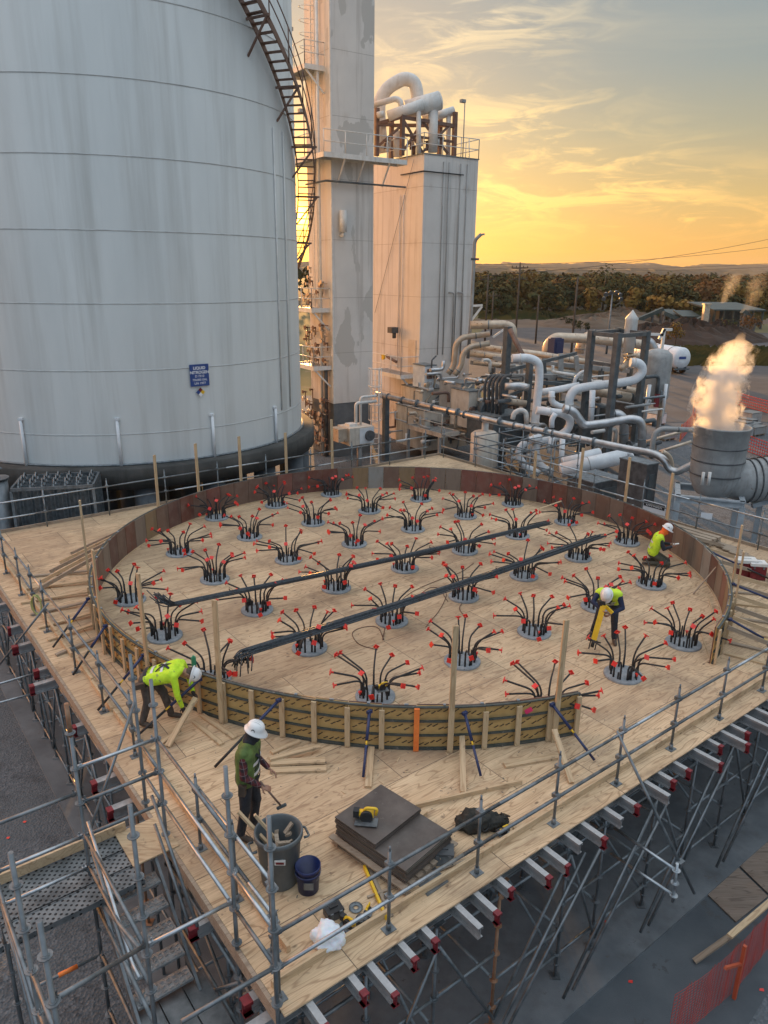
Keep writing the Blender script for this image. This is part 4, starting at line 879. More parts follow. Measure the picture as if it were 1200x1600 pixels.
def platform(o, corner, ux, uy, lx, ly, z, sides, mt='white', brk=True):
    """grating floor with channel edge; sides: list of corner index pairs that carry rails"""
    c = Vector((corner.x, corner.y, z)); cs = [c, c+ux*lx, c+ux*lx+uy*ly, c+uy*ly]; ax = (ux, uy, ZX)
    m_ = MB(); m_.box(c+ux*lx/2+uy*ly/2+ZX*-.03, (lx-.05, ly-.05, .05), ax); m_.build('grating', MAT['grate'], o)
    m_ = MB()
    for a_, b_ in zip(cs, cs[1:]+cs[:1]): m_.beam(a_-ZX*.08, b_-ZX*.08, .05, .24, ZX)
    m_.build('edge_channel', MAT[mt], o)
    for i, j in sides: rail_run(o, [cs[i], cs[j]], mt)
    return cs
# platforms on the tower
z1 = 13.15; cn = T0+RN*.95-RX*.95
cs = platform(tw, cn, RX, LX, TW+2.5, .95, z1, [(0,1)]); cs = platform(tw, T0-RX*.95+LX*.0, RX, LX, .95, 3.6, z1, [(0,3)])
for q in (.4, 1.6, 3.2): m_ = MB(); m_.beam(T0+RX*q+ZX*(z1-1.3), T0+RX*q+RN*.8+ZX*(z1-.15), .07, .07, RX); m_.build('bracket', MAT['white'], tw)
for z, l0, l1 in ((17.4, .6, 3.0), (5.35, .3, 2.85), (2.15, .2, 2.85)):
    cs = platform(tw, T0+LX*l0-RX*1.15, RX, LX, 1.15, l1-l0, z, [(0,1), (0,3)])
    m_ = MB(); m_.beam(T0+LX*(l0+.1)+LN*.02+ZX*(z-1.2), T0+LX*(l0+.1)+LN*1.05+ZX*(z-.18), .08, .08, LX); m_.build('bracket', MAT['white'], tw)
m_ = MB(); p = T0+LX*.75+LN*.35; m_.tube([p+ZX*GZ, p+ZX*30], .09, 10); m_.build('riser_pipe', MAT['white'], tw)
m_ = MB(); p = T0+LX*.45+LN*.25; m_.tube([p+ZX*GZ, p+ZX*1.9, p+ZX*2.05+RX*.15], .11, 10); m_.build('riser_pipe', MAT['darkgrey'], tw)
m_ = MB(); p = T0+LX*1.5+LN*.2
for k in range(70): m_.beam(p+ZX*(6+k*.3)-LX*.2, p+ZX*(6+k*.3)+LX*.2, .03, .03, ZX)
for s in (-.2, .2): m_.beam(p+LX*s+ZX*5.4, p+LX*s+ZX*27, .05, .05, LX)
m_.build('ladder', MAT['white'], tw)
for k in range(22):
    m_ = MB(); z = 18.4+k*.6
    ring_ = [p+LX*.38*math.cos(a_*math.pi/8)+LN*.75*math.sin(a_*math.pi/8) for a_ in range(0, 9)]; m_.tube([q+ZX*z for q in ring_], .018, 5); m_.build('ladder_hoop', MAT['white'], tw)
rnd = random.Random(3)
for k in range(90):                                    # valves and small pipework on the left face
    l_ = rnd.uniform(.2, 2.8); z = rnd.choice([rnd.uniform(-2.6, .9), rnd.uniform(-2.6, .9), rnd.uniform(2.4, 4.5), rnd.uniform(5.6, 7.6), rnd.uniform(-2.6, 1.5)]); p = T0+LX*l_+LN*rnd.uniform(.1, .5)+ZX*z; m_ = MB(); hv = rnd.random()
    m_.tube(bend([p-ZX*rnd.uniform(.2,.7), p, p+LX*rnd.uniform(-.6,.6)], .08, 3), .03, 6)
    m_.cyl(p-LN*.02, p+LN*.16, .05, seg=8); m_.cyl(p+LN*.16, p+LN*.19, rnd.uniform(.08, .16), seg=10); m_.build('valve', MAT['steel_brown' if hv < .5 else 'tan_pipe'], tw)
m_ = MB(); p = T0+RX*.55+RN*.28+ZX*9.4; m_.cyl(p, p+ZX*1.1, .2, seg=16); m_.tube([p+ZX*.0, p-ZX*.18, p-RN*.28-ZX*.18], .08, 8); m_.build('wall_vessel', MAT['white'], tw)
m_ = MB(); a_ = T0+LN*.5+LX*2+ZX*(z1-1.25); m_.tube([a_-LX*0, T0+LN*.5+RN*.3+ZX*(z1-1.25), T0+RN*.3+RX*4.6+ZX*(z1-1.25)], .05, 6); m_.build('cable_tray', MAT['steel_dark'], tw)
def floodlight(o, p, d, h=1.3, mt='white'):
    m_ = MB(); m_.tube([p, p+ZX*h], .03, 6); m_.box(p+ZX*h+d*.15, (.3, .22, .16), (d, d.cross(ZX), ZX)); m_.build('floodlight', MAT['grey_paint'], o)
floodlight(tw, T0+LN*1.1+LX*.9+ZX*13.2, RX*-1, 2.1); floodlight(tw, T0+LN*1.1+LX*2.4+ZX*17.4, LX*-1, 1.9)
# box building
B0 = PY(655, 560, 46); B0.z = 0; BW, BL, BH = 3.95, 6.2, 13.72
bx_ = empty('box_building', B0+ZX*GZ, 'windowless white box building with piping and railings on its roof, right of the tall tower', 'building')
m_ = MB(); m_.box(B0+RX*BW/2+LX*BL/2+ZX*((BH+.3)/2-.3), (BW, BL, BH+.3), BAX); m_.build('walls', MAT['boxwall'], bx_)
m_ = MB(); m_.box(B0+RX*BW/2+LX*BL/2+ZX*((GZ-.3)/2), (BW-.06, BL-.06, -GZ-.3), BAX); m_.build('lower_storey', MAT['cream'], bx_)
m_ = MB(); m_.box(B0+RX*BW/2+LX*BL/2+ZX*(BH+.03), (BW+.08, BL+.08, .06), BAX); m_.build('roof', MAT['galv_dark'], bx_)
for q in (1.35, 1.75, 2.6, 3.1): m_ = MB(); m_.tube([B0+RX*q+RN*.06+ZX*2.5, B0+RX*q+RN*.06+ZX*(BH-.3)], .028, 6); m_.build('conduit', MAT['grey_paint'], bx_)
for q in (1.9, 2.3): m_ = MB(); m_.tube([B0+LX*q+LN*.06+ZX*1.5, B0+LX*q+LN*.06+ZX*(BH-2)], .025, 6); m_.build('conduit', MAT['white'], bx_)
m_ = MB(); m_.tube([B0+LX*2.2+LN*.1+ZX*(BH-.9), B0+RN*.1+LN*.1+ZX*(BH-.9), B0+RX*2.8+RN*.1+ZX*(BH-.9)], .035, 6); m_.build('lightning_wire', MAT['black'], bx_)
m_ = MB(); m_.tube([B0+LX*.9+LN*.08+ZX*(BH-.2), B0+LX*5.0+LN*.08+ZX*4.8], .015, 5); m_.build('guy_wire', MAT['galv_dark'], bx_)
rail_run(bx_, [B0+LX*BL+ZX*BH, B0+ZX*BH+LX*.05, B0+RX*BW+ZX*BH], 'white'); rail_run(bx_, [B0+RX*BW+ZX*BH, B0+RX*BW+LX*BL+ZX*BH], 'white')
for q in (2.0,):   # lower right pipes hugging the wall
    pass
for x0 in (2.4, 3.1): m_ = MB(); p = B0+RX*x0+RN*.12; m_.tube(bend([p+ZX*6.2+RX*-.4, p+ZX*6.2, p+ZX*2.0], .2), .045, 8); m_.build('wall_pipe', MAT['grey_paint'], bx_)
# roof piping
YR = 47.6
def ppl(pts, Y): return [PY(x, y, Y if not isinstance(Y, (list, tuple)) else Y[i]) for i, (x, y) in enumerate(pts)]
def pipe(name, pts, Y, wpx, m, label, cat='pipe', rad=None, parent=None, seg=16, caps=(), group=None):
    W_ = ppl(pts, Y); Ym = Y if not isinstance(Y, (list, tuple)) else sum(Y)/len(Y); r = wpx/2*Ym/FPX/1.03
    m_ = MB(); m_.tube(bend(W_, rad or r*2.6, 8), r, seg)
    for i in caps: 
        a_, b_ = (W_[0], W_[1]) if i == 0 else (W_[-1], W_[-2]); d = (a_-b_).normalized(); m_.tube([a_, a_+d*r*.18, a_+d*r*.3], [r, r*.85, r*.4], seg)
    if parent is not None: return m_.build(name, MAT[m], parent)
    return tag(m_.build(name, MAT[m], loc=W_[0]), label, cat, group)
pipe('roof_pipe', [(597,238),(593,190),(592,158),(606,136),(632,122),(648,128),(652,145),(652,178)], 48.6, 18, 'white', '', parent=bx_, rad=1.0, seg=20)
pipe('roof_pipe', [(634,172),(687,157)], 47.4, 25, 'white', '', parent=bx_, seg=24, caps=(1,)); pipe('roof_pipe', [(677,168),(676,238)], 47.4, 14, 'white', '', parent=bx_)
pipe('roof_pipe', [(606,182),(661,163)], 46.8, 15, 'white', '', parent=bx_, seg=20, caps=(1,)); pipe('roof_pipe', [(654,170),(654,240)], 46.8, 7, 'white', '', parent=bx_)
pipe('roof_pipe', [(660,188),(709,173)], 48.2, 12, 'white', '', parent=bx_, seg=20, caps=(1,)); pipe('roof_pipe', [(701,178),(700,246)], 48.2, 7, 'white', '', parent=bx_)
pipe('roof_pipe', [(581,165),(618,154),(626,158),(628,176)], 47.2, 8, 'white', '', parent=bx_)
pipe('roof_pipe', [(590,180),(600,178)], 46.9, 9, 'white', '', parent=bx_, caps=(0,)); pipe('roof_pipe', [(621,205),(622,245)], 47.6, 13, 'white', '', parent=bx_)
m_ = MB()
fx = [(588,47.0),(627,46.8),(711,47.8)]; 
for (x, Y) in ((589,47.0),(629,46.7),(711,47.9),(688,49.3),(612,49.6)): a_ = PY(x, 188, Y); m_.beam((a_.x, a_.y, BH), (a_.x, a_.y, 16.2), .22, .22, RX)
def bm(x0,y0,Y0,x1,y1,Y1,w_=.18): m_.beam(PY(x0,y0,Y0), PY(x1,y1,Y1), w_, w_, ZX)
bm(589,194,47.0,629,182,46.7); bm(629,183,46.7,711,197,47.9); bm(589,195,47,612,195,49.6); bm(612,196,49.6,688,196,49.3); bm(688,196,49.3,711,198,47.9)
bm(629,185,46.7,660,238,47.2,.12); bm(629,238,46.7,660,190,47.2,.12); bm(589,230,47,629,195,46.7,.12); bm(660,190,47.2,700,240,47.8,.12); bm(660,238,47.2,702,196,47.8,.12); bm(629,210,46.7,711,222,47.9,.12)
m_.build('roof_frame', MAT['steel_brown'], bx_)
rnd = random.Random(9)
for k in range(16):
    x = rnd.uniform(592, 700); y = rnd.uniform(222, 238); p = PY(x, y, 47.5); m_ = MB(); m_.cyl(p-ZX*.2, p+ZX*.25, rnd.uniform(.07,.14), seg=8); m_.cyl(p+ZX*.25, p+ZX*.28, .2, seg=10); m_.build('roof_valve', MAT['white' if k % 2 else 'steel_brown'], bx_)
p = PY(723, 246, 47.2); floodlight(bx_, Vector((p.x, p.y, BH)), RX*-1, 2.9)
m_ = MB(); m_.tube([PY(733,248,47.3), PY(733,217,47.3)], .03, 6); m_.build('corner_post', MAT['white'], bx_)
# platform with door on the left face of the box
platform(bx_, B0-RX*1.3+LX*.05, RX, LX, 1.3, 3.4, 1.35, [(0,1), (0,3)])
m_ = MB(); m_.beam(B0+LN*.02+LX*.2+ZX*.1, B0+LN*1.15+LX*.2+ZX*1.2, .1, .1, LX); m_.build('bracket', MAT['white'], bx_)
m_ = MB(); m_.box(B0+LN*.02+LX*.75+ZX*2.4, (.03, .8, 2.0), BAX); m_.build('door', MAT['cream'], bx_)
m_ = MB(); m_.box(B0+LN*.5+LX*2.2+ZX*3.9, (.5, .5, .35), BAX); m_.cyl(B0+LN*.4+LX*2.2+ZX*3.4, B0+LN*.4+LX*2.2+ZX*3.9, .12, seg=8); m_.build('actuator', MAT['darkgrey'], bx_)
m_ = MB(); q = B0+LN*.7+LX*2.9+ZX*2.2; m_.cyl(q, q+LN*.12, .18, seg=12); m_.build('yellow_valve', MAT['yellow'], bx_)
m_ = MB(); m_.tube(bend([B0+LN*.1+LX*3.5+ZX*2.2, B0+LN*.6+LX*2.6+ZX*2.2, B0+LN*.6+LX*1.6+ZX*2.0], .2), .09, 8); m_.build('wall_pipe', MAT['steel_brown'], bx_)
# caged ladder in front
lad = empty('caged_ladder', PY(585, 690, 41), 'white caged ladder standing free before the box building', 'ladder')
q = PY(586, 640, 41.5); zb = PY(586, 700, 41.5).z; zt = PY(586, 574, 41.5).z
m_ = MB()
for s in (-.22, .22): m_.beam(Vector((q.x+s, q.y, GZ)), Vector((q.x+s, q.y, zt)), .06, .06, RX)
z = GZ+.3
while z < zt: m_.beam((q.x-.2, q.y, z), (q.x+.2, q.y, z), .03, .03, ZX); z += .3
m_.build('ladder', MAT['white'], lad)
m_ = MB()
for z in [zt-.02, zt-1.0, zt-2.0, zt-2.9]: m_.tube([(q.x+.36*math.cos(a_*math.pi/8), q.y-.62*math.sin(a_*math.pi/8), z) for a_ in range(9)], .028, 6)
for a_ in (1,2.5,4,5.5,7): m_.tube([(q.x+.36*math.cos(a_*math.pi/8), q.y-.62*math.sin(a_*math.pi/8), zt-2.9), (q.x+.36*math.cos(a_*math.pi/8), q.y-.62*math.sin(a_*math.pi/8), zt)], .024, 6)
m_.build('safety_cage', MAT['white'], lad)
# electric heater box by the tower foot
q = PY(556, 678, 40); hb = empty('equipment_cabinet', Vector((q.x, 40, GZ)), 'cream and blue-grey equipment cabinet on a post before the white tower foot', 'cabinet')
m_ = MB(); m_.box(q, (1.55, 1.3, .95), BAX); m_.build('housing', MAT['cream'], hb); m_ = MB(); m_.box(q+RX*.3+RN*.66, (.9, .03, .85), BAX); m_.build('front_panel', MAT['white_pipe'], hb)
m_ = MB(); m_.cyl(q+RX*.45+RN*.67, q+RX*.45+RN*.82, .28, seg=16); m_.build('fan', MAT['darkgrey'], hb); m_ = MB(); m_.cyl(Vector((q.x+.2, q.y-.1, GZ)), Vector((q.x+.2, q.y-.1, q.z-.45)), .14, seg=12); m_.build('post', MAT['grey_paint'], hb)
m_ = MB(); m_.box(q+ZX*.55-RX*.3, (.5,.5,.15), BAX); m_.tube(bend([q+ZX*.48+RX*.3, q+ZX*2.0+RX*.3, q+ZX*2.0+RX*1.3], .2), .07, 8); m_.tube(bend([q+ZX*.48+RX*.0, q+ZX*1.7+RX*.0, q+ZX*1.7+RX*1.3], .2), .09, 8); m_.build('conduit', MAT['white'], hb)
m_ = MB(); m_.box(q-RX*1.0+ZX*.1, (.7,.9,.7), BAX); m_.build('side_box', MAT['tan_pipe'], hb)
# ------------------------------------------------------------------ compressor hall: cluttered machines right of the box
def machine(name, x0, y0, x1, y1, Y, dep, m, label, cat='machine', tilt=BAX):
    a_ = PY(x0, y1, Y); b_ = PY(x1, y0, Y); c = (a_+b_)/2; w_ = abs(b_.x-a_.x); h = b_.z-a_.z; o = empty(name, Vector((c.x, c.y, a_.z)), label, cat)
    m_ = MB(); c = c+tilt[1]*dep/2; m_.box(c, (w_/1.0, dep, h), tilt); m_.build('housing', MAT[m], o); return o, c, w_, h
rnd = random.Random(21)
specs = [('compressor_housing', 655,640,742,700,43,3.0,'cream','cream compressor housing with pipes under the box building'),('cooler_box',716,600,745,640,42,2.0,'grey_paint','grey cooler box right of the twin white cabinets'),('twin_cabinet',661,572,684,606,44,1.2,'white_pipe','pair of tall white cabinets at the foot of the box building'),
         ('gearbox_cover',655,608,705,645,44.5,2.2,'cream','stained cream gearbox cover on the compressor deck'),('motor_housing',728,612,755,668,41,1.6,'cream','upright cream motor housing with a dark round end')]
for nm, x0, y0, x1, y1, Y, dp, mm, lb in specs:
    o, c, w_, h = machine(nm, x0, y0, x1, y1, Y, dp, mm, lb)
    for k in range(7):
        f = c - BAX[1]*(dp/2+.03) + RX*rnd.uniform(-.42,.42)*w_ + ZX*rnd.uniform(-.4,.4)*h; m_ = MB(); kind = k % 3
        if kind == 0: m_.cyl(f, f-LX*rnd.uniform(.1,.3), rnd.uniform(.08,.2), seg=12)
        elif kind == 1: m_.box(f, (rnd.uniform(.15,.45), .08, rnd.uniform(.2,.6)), BAX)
        else: m_.tube(bend([f-ZX*.5, f-LX*.15, f-LX*.15+ZX*.5, f+ZX*.7+RX*.4], .1, 3), .05, 8)
        m_.build('fitting', MAT[rnd.choice(('darkgrey','steel_brown','tan_pipe','grey_paint'))], o)
    m_ = MB(); m_.box(c+ZX*(h/2+.03), (w_+.06, dp+.06, .06), BAX); m_.build('lid', MAT['galv_dark'], o)
q = PY(754, 640, 41); m_ = MB(); m_.cyl(q-LX*.2, q-LX*.45+RX*.05, .62, seg=24); tag(m_.build('round_guard', MAT['steel_dark'], loc=q), 'dark round belt guard beside the upright cream motor housing', 'guard')
wk = empty('walkway', PY(700, 690, 40), 'cream steel walkway with railing before the compressors', 'walkway')
wa = PY(636,664,42.5); wb = PY(690,680,40); dW = (Vector((wb.x,wb.y,0))-Vector((wa.x,wa.y,0))); LWk = dW.length; uW = dW.normalized(); vW = Vector((-uW.y, uW.x, 0)); platform(wk, Vector((wa.x,wa.y,0)), uW, vW, LWk, 1.3, wa.z, [(0,1), (0,3)], 'cream')
for t in (.05, .5, .95): m_ = MB(); p = Vector((wa.x,wa.y,0))+uW*LWk*t; m_.beam(p+ZX*GZ, p+ZX*(wa.z-.2), .14, .14, RX); m_.build('leg', MAT['grey_paint'], wk)
m_ = MB(); q = PY(603, 640, 42.5); m_.beam((q.x, q.y, GZ), (q.x, q.y, .55), .3, .3, RX); tag(m_.build('steel_column', MAT['steel_dark'], loc=(q.x, q.y, GZ)), 'dark steel column under the left end of the long silver pipe', 'column')
for k in range(96):                                    # loose plant pipework, each run its own pipe
    x = rnd.uniform(600, 800); y = rnd.uniform(560, 700); Y = rnd.uniform(40, 46); 
    if x < 655 and y < 640: continue
    p = PY(x, y, Y); L_ = rnd.uniform(.4, 1.5); a_ = rnd.choice((RX, LX, RX)); pts = [p, p+a_*L_, p+a_*L_+ZX*rnd.uniform(-1.2, 1.0)]; m_ = MB(); rr = rnd.uniform(.03, .1); m_.tube(bend(pts, rr*3, 4), rr, 8)
    if k % 3 == 0: m_.cyl(p+ZX*.1, p-ZX*.1+LX*-.05, rr*2.6, seg=10)
    m_.build('pipework', MAT[rnd.choice(('tan_pipe','grey_paint','white','steel_brown','darkgrey','silver'))], bx_ if False else wk)
# ------------------------------------------------------------------ pipe yard, drawn run by run
PIPES = [
 # name, points, depth, width px, material, label, caps
 ('silver_pipe', [(588,616),(780,660),(990,703),(1020,708),(1037,716),(1046,734),(1058,738),(1090,722),(1118,716)], [42.5,36.5,31.3,30.6,30.2,30,29.8,29.4,29], 11.5, 'silver', 'long bright silver pipe sloping across the plant to the steam stack', ()),
 ('white_pipe', [(800,560),(826,559),(842,566),(843,590),(838,640),(834,680)], 38, 13.5, 'white_pipe', 'upright white pipe with a bend at its top beside the dark leaning duct', ()),
 ('white_pipe', [(838,641),(880,646),(892,655),(888,672),(868,684),(840,690),(836,705),(843,728),(862,738)], 37, 13, 'white_pipe', 'white pipe doubled back on itself like a hairpin under the tall bend', ()),
 ('white_pipe', [(846,682),(822,690),(811,700),(811,715),(822,730),(842,740)], 36.4, 12, 'white_pipe', 'outermost of the two nested white pipe loops at the lower left', ()),
 ('white_pipe', [(868,646),(862,655),(862,668)], 36.5, 9, 'white_pipe', 'short white stub hanging inside the hairpin pipe', ()),
 ('white_pipe', [(842,613),(870,609),(905,602)], 39, 11, 'white_pipe', 'short level white pipe with a flange left of the steel frame', ()),
 ('white_pipe', [(862,612),(862,628),(872,634),(888,638)], 38.5, 10, 'white_pipe', 'small white elbow under the level flanged pipe', ()),
 ('white_pipe', [(890,642),(889,622),(898,608),(925,603),(965,599),(992,594),(1003,584),(1004,574),(998,567),(985,566)], 38.5, 14, 'white_pipe', 'long white pipe swinging through the steel frame to the valve under the stack head', ()),
 ('white_pipe', [(926,610),(923,665)], 38, 9.5, 'white_pipe', 'straight upright white pipe under the swinging white pipe', ()),
 ('white_pipe', [(897,602),(899,590),(910,581),(918,580)], 39.5, 6, 'white_pipe', 'thin white hook shaped pipe left of the steel frame', ()),
 ('silver_elbow_pipe', [(880,638),(896,642),(905,655),(912,665),(940,662),(985,654),(1000,657),(1004,668),(1003,705)], 36.5, 13.5, 'silver', 'thick silver pipe with a bright elbow running right and turning down', ()),
 ('silver_elbow_pipe', [(955,648),(965,646),(976,655),(974,700)], 38, 15, 'silver', 'silver elbow dropping between the steel frame posts', ()),
 ('white_cylinder', [(878,735),(975,713)], 34, 25, 'white_pipe', 'thick white insulated cylinder lying lowest, its front end open to the left', (0,1)),
 ('white_cylinder', [(880,722),(937,709)], 35.5, 20, 'white_pipe', 'thinner white insulated cylinder behind the lowest one', (0,1)),
 ('white_pipe', [(972,712),(982,706),(988,716),(988,740)], 34, 10, 'white_pipe', 'white bend at the right end of the thick lying cylinder', ()),
 ('white_pipe', [(879,686),(876,735)], 36, 9, 'white_pipe', 'upright white pipe behind the post with the red foot', ()),
 ('white_pipe', [(862,684),(858,708)], 36.8, 9, 'white_pipe', 'upright white pipe inside the nested loops', ()),
 ('brown_pipe', [(853,560),(855,540),(866,527),(920,529),(965,534),(1015,540)], 52, 15, 'tan_pipe', 'long weathered brown pipe behind the steel frame', ()),
 ('brown_pipe', [(905,552),(907,538),(915,526),(930,522)], 54, 14, 'tan_pipe', 'second weathered bend rising behind the long brown pipe', ()),
 ('brown_pipe', [(1008,532),(1016,535),(1022,545),(1024,556)], 47, 14, 'silver', 'grey bend entering the top of the upright vessel', ()),
 ('tan_pipe', [(735,508),(790,507),(801,512),(803,550)], 44, 13, 'tan_pipe', 'brown and silver pipe leaving the box building and turning down', ()),
 ('tan_pipe', [(765,522),(722,527),(712,538),(709,572),(700,584)], 44.5, 9, 'tan_pipe', 'upper of two bent pipes hugging the box building corner', ()),
 ('tan_pipe', [(765,536),(735,541),(723,552),(721,572),(710,586)], 44, 9, 'tan_pipe', 'lower of two bent pipes hugging the box building corner', ()),
 ('pale_pipe', [(733,540),(840,553),(972,575)], 48, 9.5, 'tan_pipe', 'long pale pipe on the rack, upper of three', ()),
 ('pale_pipe', [(733,552),(840,566),(965,585)], 47, 10, 'tan_pipe', 'long pale pipe on the rack, middle of three', ()),
 ('pale_pipe', [(740,566),(820,575),(900,583)], 46, 8, 'tan_pipe', 'long pale pipe on the rack, lowest of three', ()),
 ('orange_cylinder', [(925,610),(984,621)], 40, 15, 'tan_pipe', 'rust streaked cylinder with a white cap, left of two', (1,)),
 ('orange_cylinder', [(960,606),(999,614)], 41, 14, 'tan_pipe', 'rust streaked cylinder with a white cap, right of two', (1,)),
 ('grey_pipe', [(789,604),(812,603),(826,606)], 39, 12, 'silver', 'short silver pipe between the two dark columns', ()),
 ('rusty_pipe', [(788,625),(822,631)], 39.5, 11, 'tan_pipe', 'short rusty pipe between the two dark columns', ()),
 ('grey_pipe', [(1018,716),(1020,690),(1024,676),(1034,670),(1085,672)], 31, 8.5, 'grey_paint', 'grey pipe rising and bending right toward the steam stack', ()),
 ('grey_pipe', [(1035,705),(1046,712),(1050,724),(1050,738)], 30, 7, 'tan_pipe', 'brown bend crossing over the end of the long silver pipe', ()),
 ('white_pipe', [(801,655),(803,645),(813,640),(822,644),(823,662)], 38, 8, 'white', 'low cream hoop pipe left of the tall bend', ()),
 ('vessel_leg_pipe', [(1015,601),(1007,657)], 43.5, 6, 'white_pipe', 'white pipe dropping from the front of the grey vessel', ()),
 ('vessel_leg_pipe', [(1041,600),(1035,650)], 44, 5.5, 'white_pipe', 'white pipe dropping from the right of the grey vessel', ()),
 ('low_pipe', [(1010,690),(1060,676),(1085,668)], 33, 5, 'tan_pipe', 'thin brown low pipe left of the steam stack', ()),
 ('low_pipe', [(1030,706),(1080,690)], 32, 5, 'tan_pipe', 'thin brown low pipe nearest the silver pipe end', ()),
]
for nm, pts, Y, wp, mm, lb, cp in PIPES:
    o = pipe(nm, pts, Y, wp, mm, lb, caps=cp)
    W_ = ppl(pts, Y); Ym = Y if not isinstance(Y, list) else Y[0]; r = wp/2*Ym/FPX/1.03
    if wp >= 9:
        for a_, b_ in zip(W_, W_[1:]):
            L_ = (b_-a_).length; d = (b_-a_).normalized(); n = int((L_-r*4)/1.1)
            for i in range(n):
                q0 = a_+d*(r*2+1.1*(i+.5)); m_ = MB(); m_.cyl(q0-d*.018, q0+d*.018, r*1.035, seg=16); b2_ = m_.build('jacket_seam', MAT['galv'] if mm != 'white_pipe' else MAT['grey_paint'], None, loc=W_[0]); b2_.parent = o; b2_.location = (0,0,0)
    if nm == 'silver_pipe':
        for t in (.2,.38,.55,.72,.88):
            a_ = W_[0].lerp(W_[2], t); d = (W_[2]-W_[0]).normalized(); m_ = MB(); m_.cyl(a_-d*.04, a_+d*.04, r*1.12*.85, seg=16); b_ = m_.build('joint_band', MAT['galv_dark'], None, loc=W_[0]); b_.parent = o; b_.location = (0,0,0)
    elif len(pts) > 3 and wp > 8:
        for i in (1, len(pts)-2):
            d = (W_[i+1]-W_[i-1]).normalized(); q0 = W_[i].lerp(W_[i-1], .5) if i == 1 else W_[i].lerp(W_[i+1], .5); d = (W_[i]-W_[i-1]).normalized() if i == 1 else (W_[i+1]-W_[i]).normalized(); m_ = MB(); m_.cyl(q0-d*.03, q0+d*.03, r*1.12, seg=16); b_ = m_.build('joint_band', MAT['galv_dark' if mm != 'white_pipe' else 'white'], None, loc=W_[0]); b_.parent = o; b_.location = (0,0,0)
for k in range(5):
    x = 757+k*6.2; pipe('cable_bend', [(x, 655), (x+.5, 600-k*.3), (x+6, 588), (x+18, 586)], 40.5-k*.25, 4.8, 'darkgrey', 'dark hooked pipe before the steel column, %s of five from the left' % ordinal(k+1), group='five dark hooked pipes in a row', rad=.35)
# dark duct, steel frames
fr = empty('pipe_rack', PY(965, 660, 39), 'dark steel frame of posts and beams around the white pipes', 'pipe rack')
def post(o, x, ytop, Y, w_=.3, m='steel_dark'): t = PY(x, ytop, Y); m2 = MB(); m2.beam((t.x, t.y, GZ), t, w_, w_, RX); m2.build('post', MAT[m], o); return t
t1 = post(fr, 925, 516, 38.8); t2 = post(fr, 966, 520, 37.6); t3 = post(fr, 1011, 517, 39.8); t4 = post(fr, 968, 512, 41.5)
def bm2(o, p, q, w_=.2, m='steel_dark', nm='beam'): m2 = MB(); m2.beam(p, q, w_, w_, ZX); m2.build(nm, MAT[m], o)
for p, q in ((t1,t2),(t2,t3),(t1,t4),(t4,t3)): bm2(fr, p-ZX*.15, q-ZX*.15)
for p, q in ((t1,t2),): bm2(fr, p-ZX*1.6, q-ZX*1.6, .16)
bm2(fr, t2-ZX*4.7, t3-ZX*4.4, .16); bm2(fr, t1-ZX*3.6, t2-ZX*3.8, .12)
fr2 = empty('pipe_rack', PY(800, 660, 41), 'dark steel frame under the left bend with two columns', 'pipe rack')
u1 = post(fr2, 794, 510, 41.5, .34); u2 = post(fr2, 828, 566, 40, .28); u3 = post(fr2, 786, 590, 40, .26)
for z in (1.9, 4.1, 5.3): bm2(fr2, u3-ZX*z*.6, u2-ZX*(z*.6+.2), .16)
bm2(fr2, u1-ZX*2.4, PY(900, 552, 45), .18); bm2(fr2, PY(850,560,45), PY(852,600,45), .2)
m_ = MB(); m_.tube([PY(797,515,41), PY(806,535,40.5), PY(821,562,39.5)], .17, 4); m_.build('leaning_duct', MAT['steel_brown'], fr2)
m_ = MB(); m_.beam(PY(770,527,43), PY(790,513,43), .1, .1, ZX); m_.build('stay', MAT['white'], fr2)
fr3 = empty('pipe_rack', PY(880, 600, 46), 'long level grey rack carrying the pale pipes', 'pipe rack')
for (x0,y0,Y0,x1,y1,Y1,wd) in ((770,560,46.5,985,580,46.5,.25),(780,588,44,925,590,44,.3),(800,600,43,930,596,43,.22),(835,596,42,930,606,42,.2),(735,566,47.5,800,574,47,.25),(900,556,46,903,590,46,.25),(876,553,46,876,580,46,.3)): bm2(fr3, PY(x0,y0,Y0), PY(x1,y1,Y1), wd, 'grey_paint' if wd > .24 else 'steel_dark')
for x in (770, 812, 876, 940, 985): q = PY(x, 575, 46.5); m2 = MB(); m2.beam((q.x, q.y, GZ), q, .25, .25, RX); m2.build('post', MAT['steel_dark'], fr3)
rnd = random.Random(33)
for k in range(98):
    x = rnd.uniform(745, 1005); y = rnd.uniform(585, 720); Y = rnd.uniform(38.5, 45) if y < 660 else rnd.uniform(36.8, 41); p = PY(x, y, Y)
    if p.z < GZ+.1: continue
    L_ = rnd.uniform(.4, 2.2); a_ = rnd.choice((RX, LX, RX)); m_ = MB(); rr = rnd.uniform(.03, .13); m_.tube(bend([p, p+a_*L_, p+a_*L_+ZX*rnd.uniform(-1.4, .6)], rr*3, 4), rr, 8)
    if k % 3 == 0: m_.cyl(p-a_*.05, p+a_*.05, rr*2.2, seg=10)
    m_.build('small_pipework', MAT[rnd.choice(('tan_pipe','grey_paint','white','steel_dark','darkgrey','silver','galv_dark'))], fr3)
